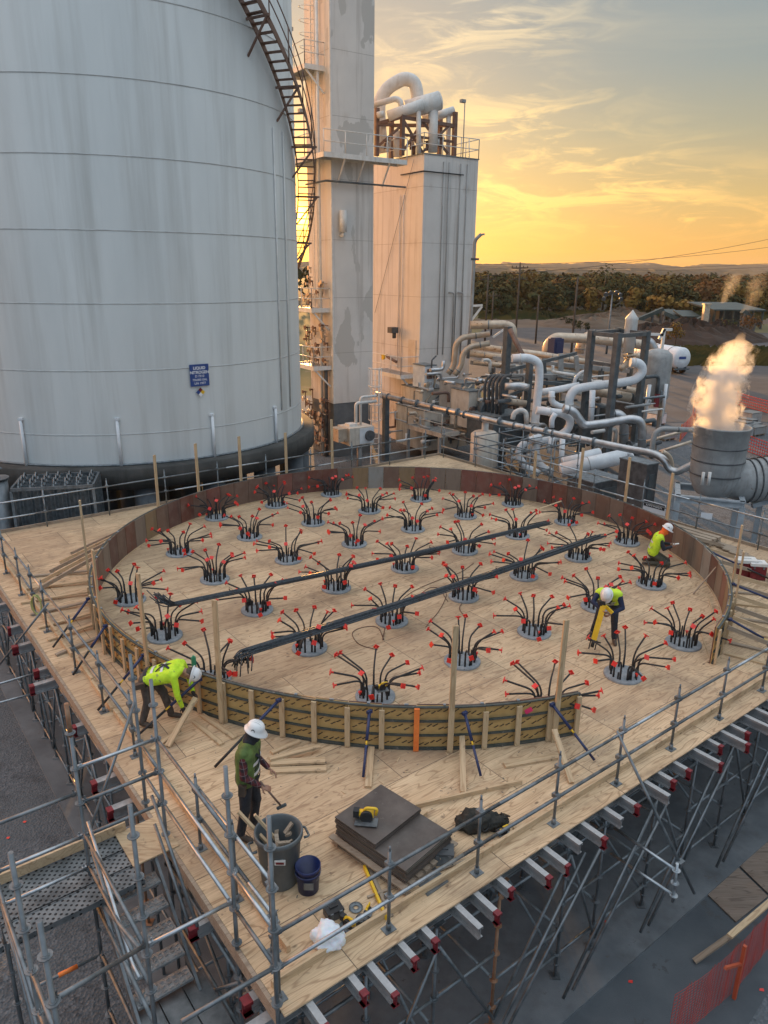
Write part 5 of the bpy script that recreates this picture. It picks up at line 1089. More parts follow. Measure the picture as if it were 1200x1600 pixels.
# white machinery bodies behind
for nm, x0, y0, x1, y1, Y, dp, mm, lb in [('dark_enclosure',998,726,1034,800,29.5,1.4,'darkgrey','dark grey sheet metal enclosure beside the far right guardrail'),('dark_enclosure',915,752,985,800,31.5,1.6,'darkgrey','dark grey enclosure under the thick white cylinders'),('pump_skid',880,640,960,690,41,2.5,'steel_dark','dark pump skid behind the silver elbows'),('pump_skid',760,650,835,700,39.5,2.2,'steel_dark','dark pump skid behind the nested loops'),('low_shed',870,588,925,612,44,2.4,'tan_pipe','tan low cabinet row under the pipe rack'),('low_shed',990,622,1015,660,44,2,'darkgrey','dark low cabinet at the feet of the grey vessel')]:
    o, c, w_, h = machine(nm, x0, y0, x1, y1, Y, dp, mm, lb); m_ = MB(); m_.box(c+ZX*(h/2+.02), (w_+.05, dp+.05, .05), BAX); m_.build('lid', MAT['galv_dark'], o)
    m_ = MB(); m_.box(c-LX*(dp/2+.02), (w_*.5, .03, h*.6), BAX); m_.build('panel', MAT['steel_dark'], o)
q = PY(756, 705, 37.5); wt = empty('water_tank', Vector((q.x, q.y, GZ)), 'weathered cream upright tank behind the light scaffold', 'tank'); m_ = MB(); rT = 22*37.5/FPX; zT = PY(756,678,37.5).z; m_.lathe([(.01,GZ),(rT,GZ),(rT,zT),(rT*.8,zT+.12),(.01,zT+.2)], (q.x,q.y,0), 24); m_.build('shell', MAT['cream'], wt)
m_ = MB(); m_.cyl((q.x,q.y,zT), (q.x,q.y,zT+.7), .18, seg=12); m_.cyl((q.x,q.y,zT+.7), (q.x,q.y,zT+.75), .28, seg=12); m_.build('neck', MAT['white'], wt)
# grey vessel and white stack head
q = PY(1023, 600, 45); vs_ = empty('upright_vessel', Vector((q.x, q.y, GZ)), 'upright grey cylindrical vessel on legs right of the steel frame', 'vessel')
rV = 22*45/FPX; zb_ = PY(1023,622,45).z; zt_ = PY(1023,556,45).z; m_ = MB(); m_.lathe([(.01,zb_-.35),(rV*.6,zb_-.25),(rV*.95,zb_),(rV,zb_+.15),(rV,zt_-.1),(rV*.93,zt_+.12),(rV*.6,zt_+.35),(.01,zt_+.45)], (q.x,q.y,0), 28); m_.build('shell', MAT['grey_paint'], vs_)
for a_ in (30,120,210,300): m_ = MB(); p = Vector((q.x+rV*.85*math.cos(R(a_)), q.y+rV*.85*math.sin(R(a_)), 0)); m_.beam(p+ZX*GZ, p+ZX*(zb_+.2), .14, .14, RX); m_.build('leg', MAT['grey_paint'], vs_)
m_ = MB(); m_.box(PY(1026,626,43.8), (.25,.2,.75)); m_.build('red_cabinet', MAT['red_paint'], vs_)
q = PY(985, 520, 41); sk = empty('vent_stack', PY(985, 556, 41), 'short white vent stack with a pointed cap rising through the steel frame', 'vent stack')
r_ = 9*41/FPX; zs = [PY(985,y,41).z for y in (551,522,520,500,498,484)]; m_ = MB(); m_.lathe([(.01,zs[0]),(r_*.95,zs[0]),(r_*.92,zs[1]),(r_*1.05,zs[2]),(r_*1.0,zs[3]),(r_*1.1,zs[4]),(.01,zs[5])], (q.x,q.y,0), 20); m_.build('shell', MAT['white'], sk)
m_ = MB(); m_.tube(bend([PY(985,551,41), PY(984,560,41), PY(976,572,41), PY(968,577,41)], .2), .17, 12); m_.cyl(PY(984,553,41), PY(984,556,41), .36, seg=14); m_.cyl(PY(984,560,41)-ZX*.04, PY(984,560,41)+ZX*.04, .3, seg=14); m_.build('valve', MAT['tan_pipe'], sk)
m_ = MB(); m_.cyl(PY(994,560,40.8), PY(1000,552,40.8), .25, .1, seg=12); m_.build('side_nozzle', MAT['tan_pipe'], sk)
m_ = MB(); bb = PY(868,543,50); m_.box(bb, (.85,.6,1.15), BAX); m_.box(bb+ZX*.6, (.6,.4,.08), BAX); m_.box(bb-LX*.32, (.5,.03,.7), BAX); tag(m_.build('blue_cabinet', MAT['blue_steel'], loc=bb), 'small bright blue cabinet below the long brown pipe', 'cabinet')
gn = empty('gantry', PY(1035,553,47), 'white painted pipe gantry behind the grey vessel', 'gantry')
for (p, q) in (((1033,553),(1038,514)),((1036,515),(1050,515)),((1014,522),(1036,523)),((1038,514),(1030,530))): m_ = MB(); m_.beam(PY(*p,47), PY(*q,47), .16, .16, ZX); m_.build('member', MAT['white'], gn)
lp_ = PY(741, 500, 45); sl_ = empty('lamp_post', Vector((lp_.x, 45, GZ)), 'grey hooked lamp post hard against the right corner of the box building', 'lamp post')
m_ = MB(); m_.tube(bend([PY(731,560,45), PY(737,480,45), PY(742,375,45), PY(752,366,45)], .6), .10, 10); m_.build('pole', MAT['grey_paint'], sl_); m_ = MB(); m_.beam(PY(749,367,45), PY(757,366,45), .22, .1, ZX); m_.build('lamp_head', MAT['grey_paint'], sl_)
m_ = MB(); m_.box(PY(742,405,45), (.45,.2,.12)); m_.build('clamp', MAT['steel_dark'], sl_); m_ = MB(); m_.beam(PY(735,478,45), PY(754,477,45), .12, .12, ZX); m_.beam(PY(737,500,45), PY(753,479,45), .12, .12, ZX); m_.build('bracket', MAT['white'], sl_)
# ------------------------------------------------------------------ steam stack on its stand
YS = 28.0; q = PY(1122, 715, YS); sk = empty('steam_stack', Vector((q.x, YS, -1.0)), 'fat grey steel stack with dark bands standing open at the top', 'stack')
r_ = 41.5*YS/FPX/1.0; zt_ = PY(1125,668,YS-r_*0).z; zb_ = PY(1125,765,YS).z
m_ = MB(); prof = [(r_*.62,zb_-.15),(r_*.80,zb_+.12),(r_*.93,zb_+.5),(r_*.97,zb_+1.2),(r_,zt_),(r_+.03,zt_+.02),(r_+.03,zt_+.07),(r_-.02,zt_+.07),(r_-.04,zt_-1.2),(r_*.8,zt_-1.6)]
m_.lathe(prof, (q.x,YS,0), 48); m_.build('shell', MAT['grey_paint'], sk)
for f in (.28, .5, .72): z = zt_-(zt_-zb_)*f; rr = r_*(1-.03*f/.72)+.012; m_ = MB(); m_.lathe([(rr-.02,z-.03),(rr,z-.025),(rr,z+.025),(rr-.02,z+.03)], (q.x,YS,0), 48); m_.build('band', MAT['darkgrey'], sk)
ec = Vector((q.x+1.9, YS+.1, zb_+.15)); m_ = MB(); epts = [Vector((q.x+r_*.2, YS, zb_+.55)), Vector((q.x+1.3, YS, zb_+.35)), Vector((q.x+2.2, YS-.0, zb_+.5)), Vector((q.x+3.3, YS, zb_+.55)), Vector((q.x+6, YS, zb_+.55))]; m_.tube(epts, [.75,.82,.86,.86,.86], 28); m_.build('side_duct', MAT['grey_paint'], sk)
for k in range(8):
    p = Vector((q.x+1.25+k*.25, YS, zb_+.36+.05*min(k,3))); m_ = MB(); m_.tube([p-Vector((.02,0,0)), p+Vector((.02,0,0))], .86+.014, 28); m_.build('duct_band', MAT['darkgrey'], sk)
m_ = MB()
for x in (1098,1108): p = PY(x, 748, YS-r_-.12); m_.tube([p-ZX*.25, p+ZX*.25], .06, 8)
m_.build('nozzle', MAT['white'], sk)
stn = empty('stack_stand', Vector((q.x, YS, GZ)), 'grey steel stand with four columns under the fat stack', 'stand'); e1 = (PY(1140,775,YS)-PY(1060,745,YS)); 
ux = Vector((math.cos(R(-20)), math.sin(R(-20)), 0)); uy = Vector((-ux.y, ux.x, 0)); cz = zb_-.22; cc = Vector((q.x-.15, YS, 0)); cor = [cc-ux*1.15-uy*.95, cc+ux*1.15-uy*.95, cc+ux*1.15+uy*.95, cc-ux*1.15+uy*.95]
for c in cor: m_ = MB(); ibeam(m_, c+ZX*GZ, c+ZX*(cz-.12), .24, .24, .025) if False else m_.beam(c+ZX*GZ, c+ZX*(cz-.14), .22, .22, ux); m_.build('column', MAT['galv_pale'], stn)
for a_, b_ in zip(cor, cor[1:]+cor[:1]): m_ = MB(); ibeam(m_, a_.lerp(b_,-.03)+ZX*cz, a_.lerp(b_,1.03)+ZX*cz, .26, .2, .03); m_.build('beam', MAT['galv_pale'], stn)
c2_ = [PY(1185,800,YS+.4), PY(1215,800,YS-.3)]
st2 = empty('stack_stand', Vector((c2_[0].x, YS, GZ)), 'second grey stand at the right margin carrying the side duct', 'stand')
for p in c2_: m_ = MB(); m_.beam((p.x,p.y,GZ), (p.x,p.y,zb_-.35), .2, .2, ux); m_.build('column', MAT['galv_pale'], st2)
m_ = MB(); m_.beam(PY(1175,790,YS), PY(1240,770,YS), .2, .2, ZX); m_.build('beam', MAT['galv_pale'], st2)
m_ = MB(); p = PY(1104, 806, YS-1.3); m_.box(p, (.4,.02,.22), (ux,uy,ZX)); m_.build('notice', SW, stn)
p = PY(1022, 768+25, 27.0); ds = empty('danger_sign', p, 'dark rectangular danger sign hanging on the far right guardrail', 'sign'); nx = -BX; m_ = MB(); ax_ = (AX*-1, BX, ZX); dX = Vector((BX.x*-1, BX.y*-1, 0))
sx = -BX; sn = -AX; m_.box(p, (.95,.02,.42), (sx, sn, ZX)); m_.build('board', SW, ds); m_ = MB(); m_.box(p+sn*.012+ZX*.08, (.90,.01,.20), (sx, sn, ZX)); m_.build('red_field', MAT['black'], ds); text_mesh('lettering', 'DANGER', .17, SW, ds, p+sn*.019+ZX*.02, sx, ZX, .003)
# stored pallets, red cooler on the right of the deck
# ------------------------------------------------------------------ far land: hills, forest, field edge
rnd = random.Random(5)
def vnoise(x, seed):
    def h(i): return random.Random(i*7919+seed*104729).random()
    i = math.floor(x); f = x-i; f = f*f*(3-2*f); return h(i)*(1-f)+h(i+1)*f
def fbm(x, seed, o=4): return sum(vnoise(x*2**k, seed+k)*.5**k for k in range(o))/1.9
MAT['hill'] = mat('wooded_hillside', (0.014,0.018,0.010), (0.032,0.028,0.013), rough=0.95, scale=0.03, bump=0)
def ridge(name, Y, hs, seed, wl, dep):
    mb = MB(); xs = [(-1500+i*14) for i in range(330)]; rows_ = 7
    for j in range(rows_):
        t = j/(rows_-1)
        for x in xs:
            top = hs(x)*(0.65+0.7*fbm(x/wl, seed))
            z = GZ + (top-GZ)*math.sin(t*math.pi/2) + (rnd.uniform(-1,1)*2.2 if j else 0)
            mb.v.append(Vector((x+rnd.uniform(-4,4), Y+dep*t, z)))
    n = len(xs)
    for j in range(rows_-1):
        for i in range(n-1): mb.f.append([j*n+i, j*n+i+1, (j+1)*n+i+1, (j+1)*n+i]); mb.m.append(0); mb.sm.append(False)
    tag(mb.build(name, MAT['hill']), kind='structure')
ridge('far_hills', 2600, lambda x: 50 if x > 450 else 40, 3, 230, 500)
ridge('near_hills', 1300, lambda x: 15 if x < 150 else 22, 8, 230, 300)
def crown(mb, x, y, z0, h, w_, n, mi, rd, leaf=.95):
    lobes = [(rd.uniform(-.32,.32)*w_, rd.uniform(-.32,.32)*w_, h*rd.uniform(.35,.85), w_*rd.uniform(.22,.36)) for _ in range(6)]+[(0,0,h*.82,w_*.25)]
    for k in range(n):
        lx, ly, lz, lr = lobes[k % 7]; u = rd.uniform(-1,1); a_ = rd.uniform(0, 6.283); q = math.sqrt(1-u*u); rr = lr*rd.uniform(.75,1.12)
        nrm = Vector((q*math.cos(a_), q*math.sin(a_), u)); c = Vector((x+lx, y+ly, z0+lz))+Vector((nrm.x*rr, nrm.y*rr, nrm.z*rr*.85))
        n2 = (nrm+Vector((rd.uniform(-.4,.4), rd.uniform(-.4,.4), rd.uniform(-.2,.7)))).normalized(); e1 = n2.cross(Vector((0,0,1))); e1 = e1.normalized() if e1.length > .01 else Vector((1,0,0)); e2 = n2.cross(e1); s = leaf*rd.uniform(.5,1.15)
        b0 = len(mb.v); mb.v += [c-e1*s*.5, c+e2*s*.45, c+e1*s*.5, c-e2*s*.5]; mb.f.append([b0,b0+1,b0+2,b0+3]); mb.m.append(mi); mb.sm.append(False)
LM = ['leaf_green','leaf_ochre','leaf_rust','leaf_mix']
mb = MB(); cnt = 0
def rise(y): return GZ+max(0, y-195)*.006
for Y in [215,232,252,275,300,330,365,405,450,500,560]:
    x = 5+Y*.02
    while x < Y*.62:
        yy = Y+rnd.uniform(-9,9); h = rnd.uniform(5.5,10)*(1 if Y > 225 else .75)*(.8+.45*vnoise(x/14+Y, 17)); w_ = h*rnd.uniform(.75,1.05); mi = rnd.choices([0,1,2,3],[4.5,2,1.4,4])[0]
        crown(mb, x, yy, rise(yy)-.5, h, w_, 240 if Y < 310 else 130, mi, rnd, 1.3 if Y < 310 else 2.0); cnt += 1; x += w_*rnd.uniform(.42,.7)
for Y in [240,300,380]:
    x = -Y*.7
    while x < 5: h = rnd.uniform(9,13); crown(mb, x, Y+rnd.uniform(-9,9), rise(Y)-.5, h, h, 60, rnd.choice([0,1,3]), rnd, 2.2); x += h*.8
tag(mb.build('forest', [MAT[q] for q in LM]), kind='stuff')
sheet('forest_floor', [(-300,205),(500,205),(600,620),(-400,620)], 0, MAT['litter']).location.z = 0
fo = bpy.data.objects['forest_floor']
for v in fo.data.vertices: v.co.z = (GZ+.0) if v.co.y < 300 else rise(620)-.3
def tree(x, y, h, w_, mi, label, n=260, leaf=.55, z0=None):
    z0 = GZ if z0 is None else z0; o = empty('tree', (x,y,z0), label, 'tree'); rd = random.Random(int(x*31+y)); mb = MB(); crown(mb, x, y, z0, h, w_, n, 0, rd, leaf); mb.build('crown', MAT[LM[mi]], o)
    mb = MB(); mb.tube([(x,y,z0),(x+.1,y,z0+h*.35),(x,y,z0+h*.75)], h*.025, 7, r1=h*.008)
    for k in range(4): a_ = k*1.6; mb.tube([(x,y,z0+h*(.3+.08*k)), (x+math.cos(a_)*w_*.28, y+math.sin(a_)*w_*.28, z0+h*(.5+.09*k))], h*.01, 5, r1=h*.004)
    mb.build('trunk', MAT['bark'], o)
for (px, py, Y, h, w_, mi, lb) in [(942,478,235,13.5,12,3,'broad dark tree rising highest above the wood'),(1057,520,118,3.6,2.6,1,'small lone yellow tree left of the steam, on the dirt'),(920,500,205,7,6,1,'rounded ochre tree at the edge of the wood left of the stack head'),(860,500,200,7.5,7,0,'dark green tree at the edge of the wood right of the poles'),(985,500,200,8,5,1,'pointed yellow tree right of the light mast'),
                                   (780,500,190,7,7,0,'dark green tree by the foot of the road'),(1140,520,130,3.5,4,3,'bush behind the steam plume left side'),(1170,515,135,4,4,2,'rust coloured bush right of the mound'),(1190,470,230,10,9,2,'rust coloured tree at the right margin of the wood')]:
    p = PY(px, py, Y); tree(p.x, Y, h, w_, mi, lb, 420 if Y > 150 else 300, .9 if Y > 150 else .38)
for k in range(9):
    x = 847+k*8.5; y = 497+k*2.8; p = P(x, y, GZ); tree(p.x, p.y, 1.9, 1.7, 0, 'small round shrub in a row beside the access road, %s from the left' % ordinal(k+1), 90, .4)
# grass tufts and scrub strip near the lot
mb = MB()
for k in range(1600):
    p = P(rnd.uniform(1010,1260), rnd.uniform(545,572), GZ); mb.add([p+Vector((-.5,0,0)), p+Vector((.5,0,0)), p+Vector((.2,0,rnd.uniform(.25,.8))), p+Vector((-.3,.1,rnd.uniform(.2,.7)))], [(0,1,2,3)])
for k in range(900):
    p = P(rnd.uniform(750,1200), rnd.uniform(488,500), GZ); mb.add([p+Vector((-1,0,0)), p+Vector((1,0,0)), p+Vector((.5,.2,rnd.uniform(.4,1.3))), p+Vector((-.6,.1,rnd.uniform(.3,1.2)))], [(0,1,2,3)])
tag(mb.build('scrub', MAT['leaf_mix']), kind='stuff')
# mounds
def mound(name, x, y, r, h, m, label):
    mb = MB(); rd = random.Random(int(x)); n = 40; rings = 9; mb.v.append(Vector((x,y,GZ+h)))
    for i in range(1, rings+1):
        for j in range(n):
            t = i/rings; a_ = 2*math.pi*j/n; rr = r*t*(1+.12*math.sin(3*a_+x)); mb.v.append(Vector((x+rr*math.cos(a_)*1.0, y+rr*math.sin(a_)*.7, GZ+h*(1-t)**.9*(1 + .25*rd.uniform(-1,1))-(.1 if i == rings else 0))))
    for j in range(n): mb.f.append([0, 1+j, 1+(j+1)%n]); mb.m.append(0); mb.sm.append(False)
    for i in range(rings-1):
        for j in range(n): a_ = 1+i*n+j; b_ = 1+i*n+(j+1)%n; mb.f.append([a_, a_+n, b_+n, b_]); mb.m.append(0); mb.sm.append(False)
    tag(mb.build(name, m, loc=(x,y,GZ)), label, 'mound')
for (px, py, Y, r, h, m, lb) in [(1075,520,128,12,3.6,'mulch','dark brown mound left of centre before the plant sheds'),(1015,520,132,9,2.6,'mulch','dark brown mound under the long conveyor'),(1125,522,130,9,3.2,'mulch','dark brown mound behind the steam plume'),(930,500,165,15,2.4,'dirt','grey tan earth heap behind the light mast'),(975,495,175,13,3.2,'dirt','tall tan earth heap left of the conveyor')]:
    p = PY(px, py, Y); mound('earth_mound', p.x, Y, r, h, MAT[m], lb)
# sorting plant far off: conveyors and sheds
GREEN = mat('faded_green_steel', (0.035,0.052,0.05), (0.06,0.08,0.075), rough=.6, scale=.6)
def conv(q0, q1, Y, lb):
    a_, b_ = PY(*q0, Y), PY(*q1, Y); o = empty('conveyor', (a_.x, Y, GZ), lb, 'conveyor'); m_ = MB(); m_.beam(a_, b_, 1.4, .8, ZX); m_.build('boom', GREEN, o)
    for t in (.25,.6,.95):
        p = a_.lerp(b_, t)
        m_ = MB()
        for s in (-.6,.6): m_.beam((p.x+s*.3, p.y+s, GZ), (p.x, p.y+s, p.z-.3), .25, .25, RX)
        m_.build('support', MAT['steel_dark'], o)
    return o
conv((996,500),(1036,483),168,'long grey-green conveyor rising to the right above the mound'); conv((1062,500),(1036,489),165,'short conveyor descending to the right of the long one'); conv((1185,507),(1160,486),150,'conveyor sloping down at the right end of the big shed'); conv((1080,505),(1108,492),160,'small conveyor feeding the left end of the big shed')
for (x0,y0,x1,y1,Y,dp,rf,lb) in [(1112,484,1192,515,160,14,1,'large grey-green open sided shed beyond the mounds'),(1036,492,1062,505,170,5,0,'small green machine house under the conveyors'),(1066,494,1090,508,166,5,0,'low green machine house left of the yellow tower')]:
    a_, b_ = PY(x0,y1,Y), PY(x1,y0,Y); o = empty('shed', ((a_.x+b_.x)/2, Y, GZ), lb, 'shed'); w_ = b_.x-a_.x; zt = b_.z; c = Vector(((a_.x+b_.x)/2, Y+dp/2, 0))
    m_ = MB(); m_.add([(c.x-w_/2-.5, Y-.6, zt), (c.x+w_/2+.5, Y-.6, zt), (c.x+w_/2+.5, Y+dp, zt+1.0), (c.x-w_/2-.5, Y+dp, zt+1.0), (c.x-w_/2-.5, Y-.6, zt-.3), (c.x+w_/2+.5, Y-.6, zt-.3), (c.x+w_/2+.5, Y+dp, zt+.7), (c.x-w_/2-.5, Y+dp, zt+.7)], [(0,1,2,3),(7,6,5,4),(0,4,5,1),(1,5,6,2),(2,6,7,3),(3,7,4,0)]); m_.build('roof', GREEN, o)
    m_ = MB(); m_.box((c.x+w_*.15, Y+dp*.6, (GZ+zt)/2), (w_*.65, dp*.5, zt-GZ-.4)); m_.build('wall', MAT['steel_dark'] if rf else GREEN, o)
    n = 5 if rf else 2
    for k in range(n+1): m_ = MB(); m_.beam((c.x-w_/2+w_*k/n, Y-.2, GZ), (c.x-w_/2+w_*k/n, Y-.2, zt-.3), .35, .35, RX); m_.build('column', GREEN, o)
a_, b_ = PY(1098,512,158), PY(1106,476,158); m_ = MB(); m_.box(((a_.x+b_.x)/2, 158, (GZ+b_.z)/2), (1.1,1.1,b_.z-GZ)); m_.box(((a_.x+b_.x)/2, 158, b_.z+.1), (1.5,1.5,.25)); tag(m_.build('silo_tower', MAT['yellow'] if False else MAT['tan_pipe'], loc=(a_.x,158,GZ)), 'narrow yellowish tower beside the large shed', 'tower')
# ------------------------------------------------------------------ poles, masts and wires
WOODP = MAT['bark']
def upole(px, ytop, Y, lb, arms=2, w_=.16):
    t = PY(px, ytop, Y); o = empty('utility_pole', (t.x, Y, GZ), lb, 'utility pole'); m_ = MB(); m_.tube([(t.x, Y, GZ), t], w_, 8, r1=w_*.7); m_.build('pole', WOODP, o)
    for k in range(arms): z = t.z-.8-k*1.5; m_ = MB(); m_.beam((t.x-1.2, Y, z), (t.x+1.2, Y, z+.05), .12, .14, ZX); [m_.cyl((t.x+s, Y, z+.07), (t.x+s, Y, z+.35), .07, seg=6) for s in (-1.1,-.5,.5,1.1)]; m_.build('crossarm', WOODP, o)
    return t
ta = upole(813,410,112,'tall utility pole with two crossarms nearest the box building'); upole(763,428,118,'thinner utility pole between the lamp post and the tall pole',1); upole(903,432,98,'plain dark utility pole left of the light mast',0); upole(842,462,120,'short dark utility pole beside the road',0); upole(771,455,135,'low utility pole with a long crossarm behind the lamp post',1)
t = PY(957, 458, 105); o = empty('light_mast', (t.x,105,GZ), 'light mast with a cluster of floodlights above the brown pipe', 'light mast'); m_ = MB(); m_.tube([(t.x,105,GZ), t], .16, 8, r1=.1); m_.build('pole', MAT['galv_dark'], o)
for dx, dz in ((-.9,0),(-.3,.2),(.4,.25),(.95,-.05),(-1.1,-.6),(1.1,-.6)): m_ = MB(); m_.cyl(t+Vector((dx,0,dz)), t+Vector((dx*1.1,-.35,dz-.2)), .16, .3, seg=10); m_.beam(t, t+Vector((dx,0,dz)), .06, .06, ZX); m_.build('floodlight', MAT['galv'], o)
for k, (q0, q1, Y0, Y1) in enumerate([((735,414),(1300,372),110,150),((735,433),(1300,352),100,130),((740,416),(1300,404),150,190),((748,418),(1300,412),200,200)]):
    a_, b_ = PY(*q0, Y0), PY(*q1, Y1); pts = [a_.lerp(b_, i/16)-ZX*(1.2*math.sin(math.pi*i/16)) for i in range(17)]; m_ = MB(); m_.tube(pts, .028, 5); tag(m_.build('power_line', MAT['black'], loc=a_), 'power line crossing the evening sky, %s from the top at the right' % ordinal([3,1,2,4][k] if False else k+1), 'cable', 'power lines across the sky')
# ------------------------------------------------------------------ tanker trailer in the lot
p = PY(1062, 578, 84); tt = empty('tank_trailer', (p.x, 84, GZ), 'white tank trailer parked end on in the lot', 'trailer'); dv = Vector((-.28,.96,0)).normalized(); sv = Vector((dv.y,-dv.x,0)); zc = PY(1062,560,84).z; rr = 1.22
m_ = MB(); c0 = Vector((p.x,84,zc)); m_.tube([c0-dv*.35, c0-dv*.28, c0, c0+dv*8, c0+dv*8.3, c0+dv*8.35], [rr*.3, rr*.8, rr, rr, rr*.8, rr*.3], 28); m_.build('tank', MAT['white_pipe'], tt)
for s in (1.2, 4, 6.8): m_ = MB(); m_.tube([c0+dv*(s-.05), c0+dv*(s+.05)], rr+.03, 28); m_.build('band', MAT['galv'], tt)
m_ = MB(); m_.box(c0-dv*.37+ZX*.1-sv*.1, (.02,.9,.28), (dv,sv,ZX)); m_.build('logo_patch', SB, tt)
for s in (.8, 2.1):
    for sd_ in (-1,1): m_ = MB(); w0 = Vector((p.x,84,GZ+.5))+dv*s+sv*sd_*.95; m_.cyl(w0-sv*.15, w0+sv*.15, .5, seg=18); w_o = m_.build('tyre', MAT['black'], tt); m_ = MB(); m_.cyl(w0-sv*.16, w0+sv*.16, .26, seg=12); rim = m_.build('rim', MAT['galv'], None, loc=(0,0,0)); rim.parent = w_o; rim.location = -Vector(tt['_o'])
m_ = MB(); 
for sd_ in (-1,1): m_.beam(Vector((p.x,84,zc-rr*.85))+sv*sd_*.5-dv*.2, Vector((p.x,84,zc-rr*.85))+sv*sd_*.5+dv*8, .15, .25, ZX)
m_.box(Vector((p.x,84,zc-rr*.95))-dv*.3, (.12,2.0,.15), (dv,sv,ZX)); m_.build('chassis', MAT['steel_dark'], tt)
for sd_ in (-1,1): m_ = MB(); q = c0+dv*7+sv*sd_*.7; m_.beam((q.x,q.y,GZ),(q.x,q.y,zc-rr*.7), .14,.14,dv); m_.build('landing_leg', MAT['steel_dark'], tt)
# ------------------------------------------------------------------ orange barrier netting
MAT['net'] = mat('orange_netting', (0.42,0.04,0.03), (0.52,0.06,0.04), rough=.7, scale=3)
def netting(pts, h, label, cell=.12, th=.03, posts_=True, z0=None):
    o = empty('barrier_fence', pts[0], label, 'fence'); m_ = MB(); z0 = pts[0].z if z0 is None else z0
    for a_, b_ in zip(pts, pts[1:]):
        L_ = (b_-a_).length; d = (b_-a_).normalized(); n = int(L_/cell); s = d.cross(ZX)
        sag = lambda t: -.10*math.sin(math.pi*t)
        for i in range(n+1): q = a_.lerp(b_, i/n); m_.beam(q+ZX*.03+s*.02*math.sin(i), q+ZX*(h+sag(i/n))+s*.03*math.sin(i*.7), th, .004, s)
        k = 0
        while k*cell < h: 
            z = .03+k*cell; m_.tube([a_.lerp(b_, t/8)+ZX*(z*(1+sag(t/8)/h)) for t in range(9)], th*.5, 4); k += 1
    m_.build('net', MAT['net'], o)
    for q in (pts if posts_ else []): m_ = MB(); m_.beam(q, q+ZX*(h+.1), .05, .05, s); m_.build('post', MAT['orange'], o)
netting([P(1082,650,GZ), P(1150,632,GZ)+Vector((0,0,0)), P(1235,655,GZ)], 1.1, 'orange barrier netting in the yard right of the steam', .25, .06)
netting([P(1062,690,GZ), P(1085,662,GZ)], 1.1, 'short orange barrier netting left of the stack', .2, .05)
netting([P(1165,705,GZ), P(1240,730,GZ)], 1.1, 'orange barrier netting behind the side duct of the stack', .2, .05)
netting([P(1040,1640,GZ), P(1147,1550,GZ), P(1260,1405,GZ)], 1.05, 'red-orange barrier netting at the bottom right corner', .06, .006, False)
board(P(1140,1463,GZ+.9), P(1270,1352,GZ+.9), 'pale board on top of the orange netting post', group='boards by the orange netting')
board(P(935,1487,GZ+.05) if False else P(1085,1502,GZ+.03), P(1140,1463,GZ+.4), 'weathered board sloping from the netting post to the gravel', m='lumber_old', group='boards by the orange netting')
m_ = MB(); a_ = P(1147,1560,GZ); m_.beam(a_, a_+ZX*1.05, .05, .05, AX); m_.beam(a_+ZX*.7, a_+ZX*1.0+AX*-.55, .04, .04, ZX); tag(m_.build('netting_post', mat('red_orange_post', (.40,.07,.03), (.50,.10,.04), rough=.6), loc=a_), 'orange painted post holding up the barrier netting at the bottom right', 'post')
MAT['ply_old'] = wood_mat('weathered_plywood', (0.19,0.15,0.12), (0.27,0.215,0.175), (0.08,0.06,0.05), dirt=.4)
def flat(name, pts, z, th, m, label, cat, group=None):
    m_ = MB(); q = [P(x, y, z) for x, y in pts]; b0 = [v-ZX*th for v in q]; 
    m_.add(q+b0, [(0,1,2,3),(7,6,5,4),(0,4,5,1),(1,5,6,2),(2,6,7,3),(3,7,4,0)]); o = m_.build(name, m, loc=q[0]); 
    bm_ = bmesh.new(); bm_.from_mesh(o.data); bmesh.ops.recalc_face_normals(bm_, faces=bm_.faces); bm_.to_mesh(o.data); bm_.free()
    return tag(o, label, cat, group)
flat('plywood_sheet', [(1083,1375),(1135,1337),(1200,1400),(1150,1440)], GZ+.03, .02, MAT['ply_old'], 'weathered plywood sheet on the gravel, left one of two', 'sheet')
flat('plywood_sheet', [(1138,1335),(1186,1297),(1262,1352),(1203,1398)], GZ+.034, .02, MAT['ply_old'], 'weathered plywood sheet on the gravel, right one of two', 'sheet')
for k, (x, y) in enumerate([(985,1535),(880,1588),(948,1441),(38,1285),(12,1310),(1190,1548)]):
    p = P(x, y, GZ+.06 if x == 948 else GZ); m_ = MB(); m_.add([p+Vector((-.035,0,.002)), p+Vector((.03,-.02,.01)), p+Vector((.04,.025,.02)), p+Vector((-.02,.03,.012)), p+Vector((0,0,-.01))], [(0,1,2,3),(0,4,1),(1,4,2),(2,4,3),(3,4,0)]); tag(m_.build('red_scrap', MAT['cap'], loc=p), 'small red plastic scrap on the ground, %s of six clockwise' % ordinal(k+1), 'scrap', 'red scraps on the ground')
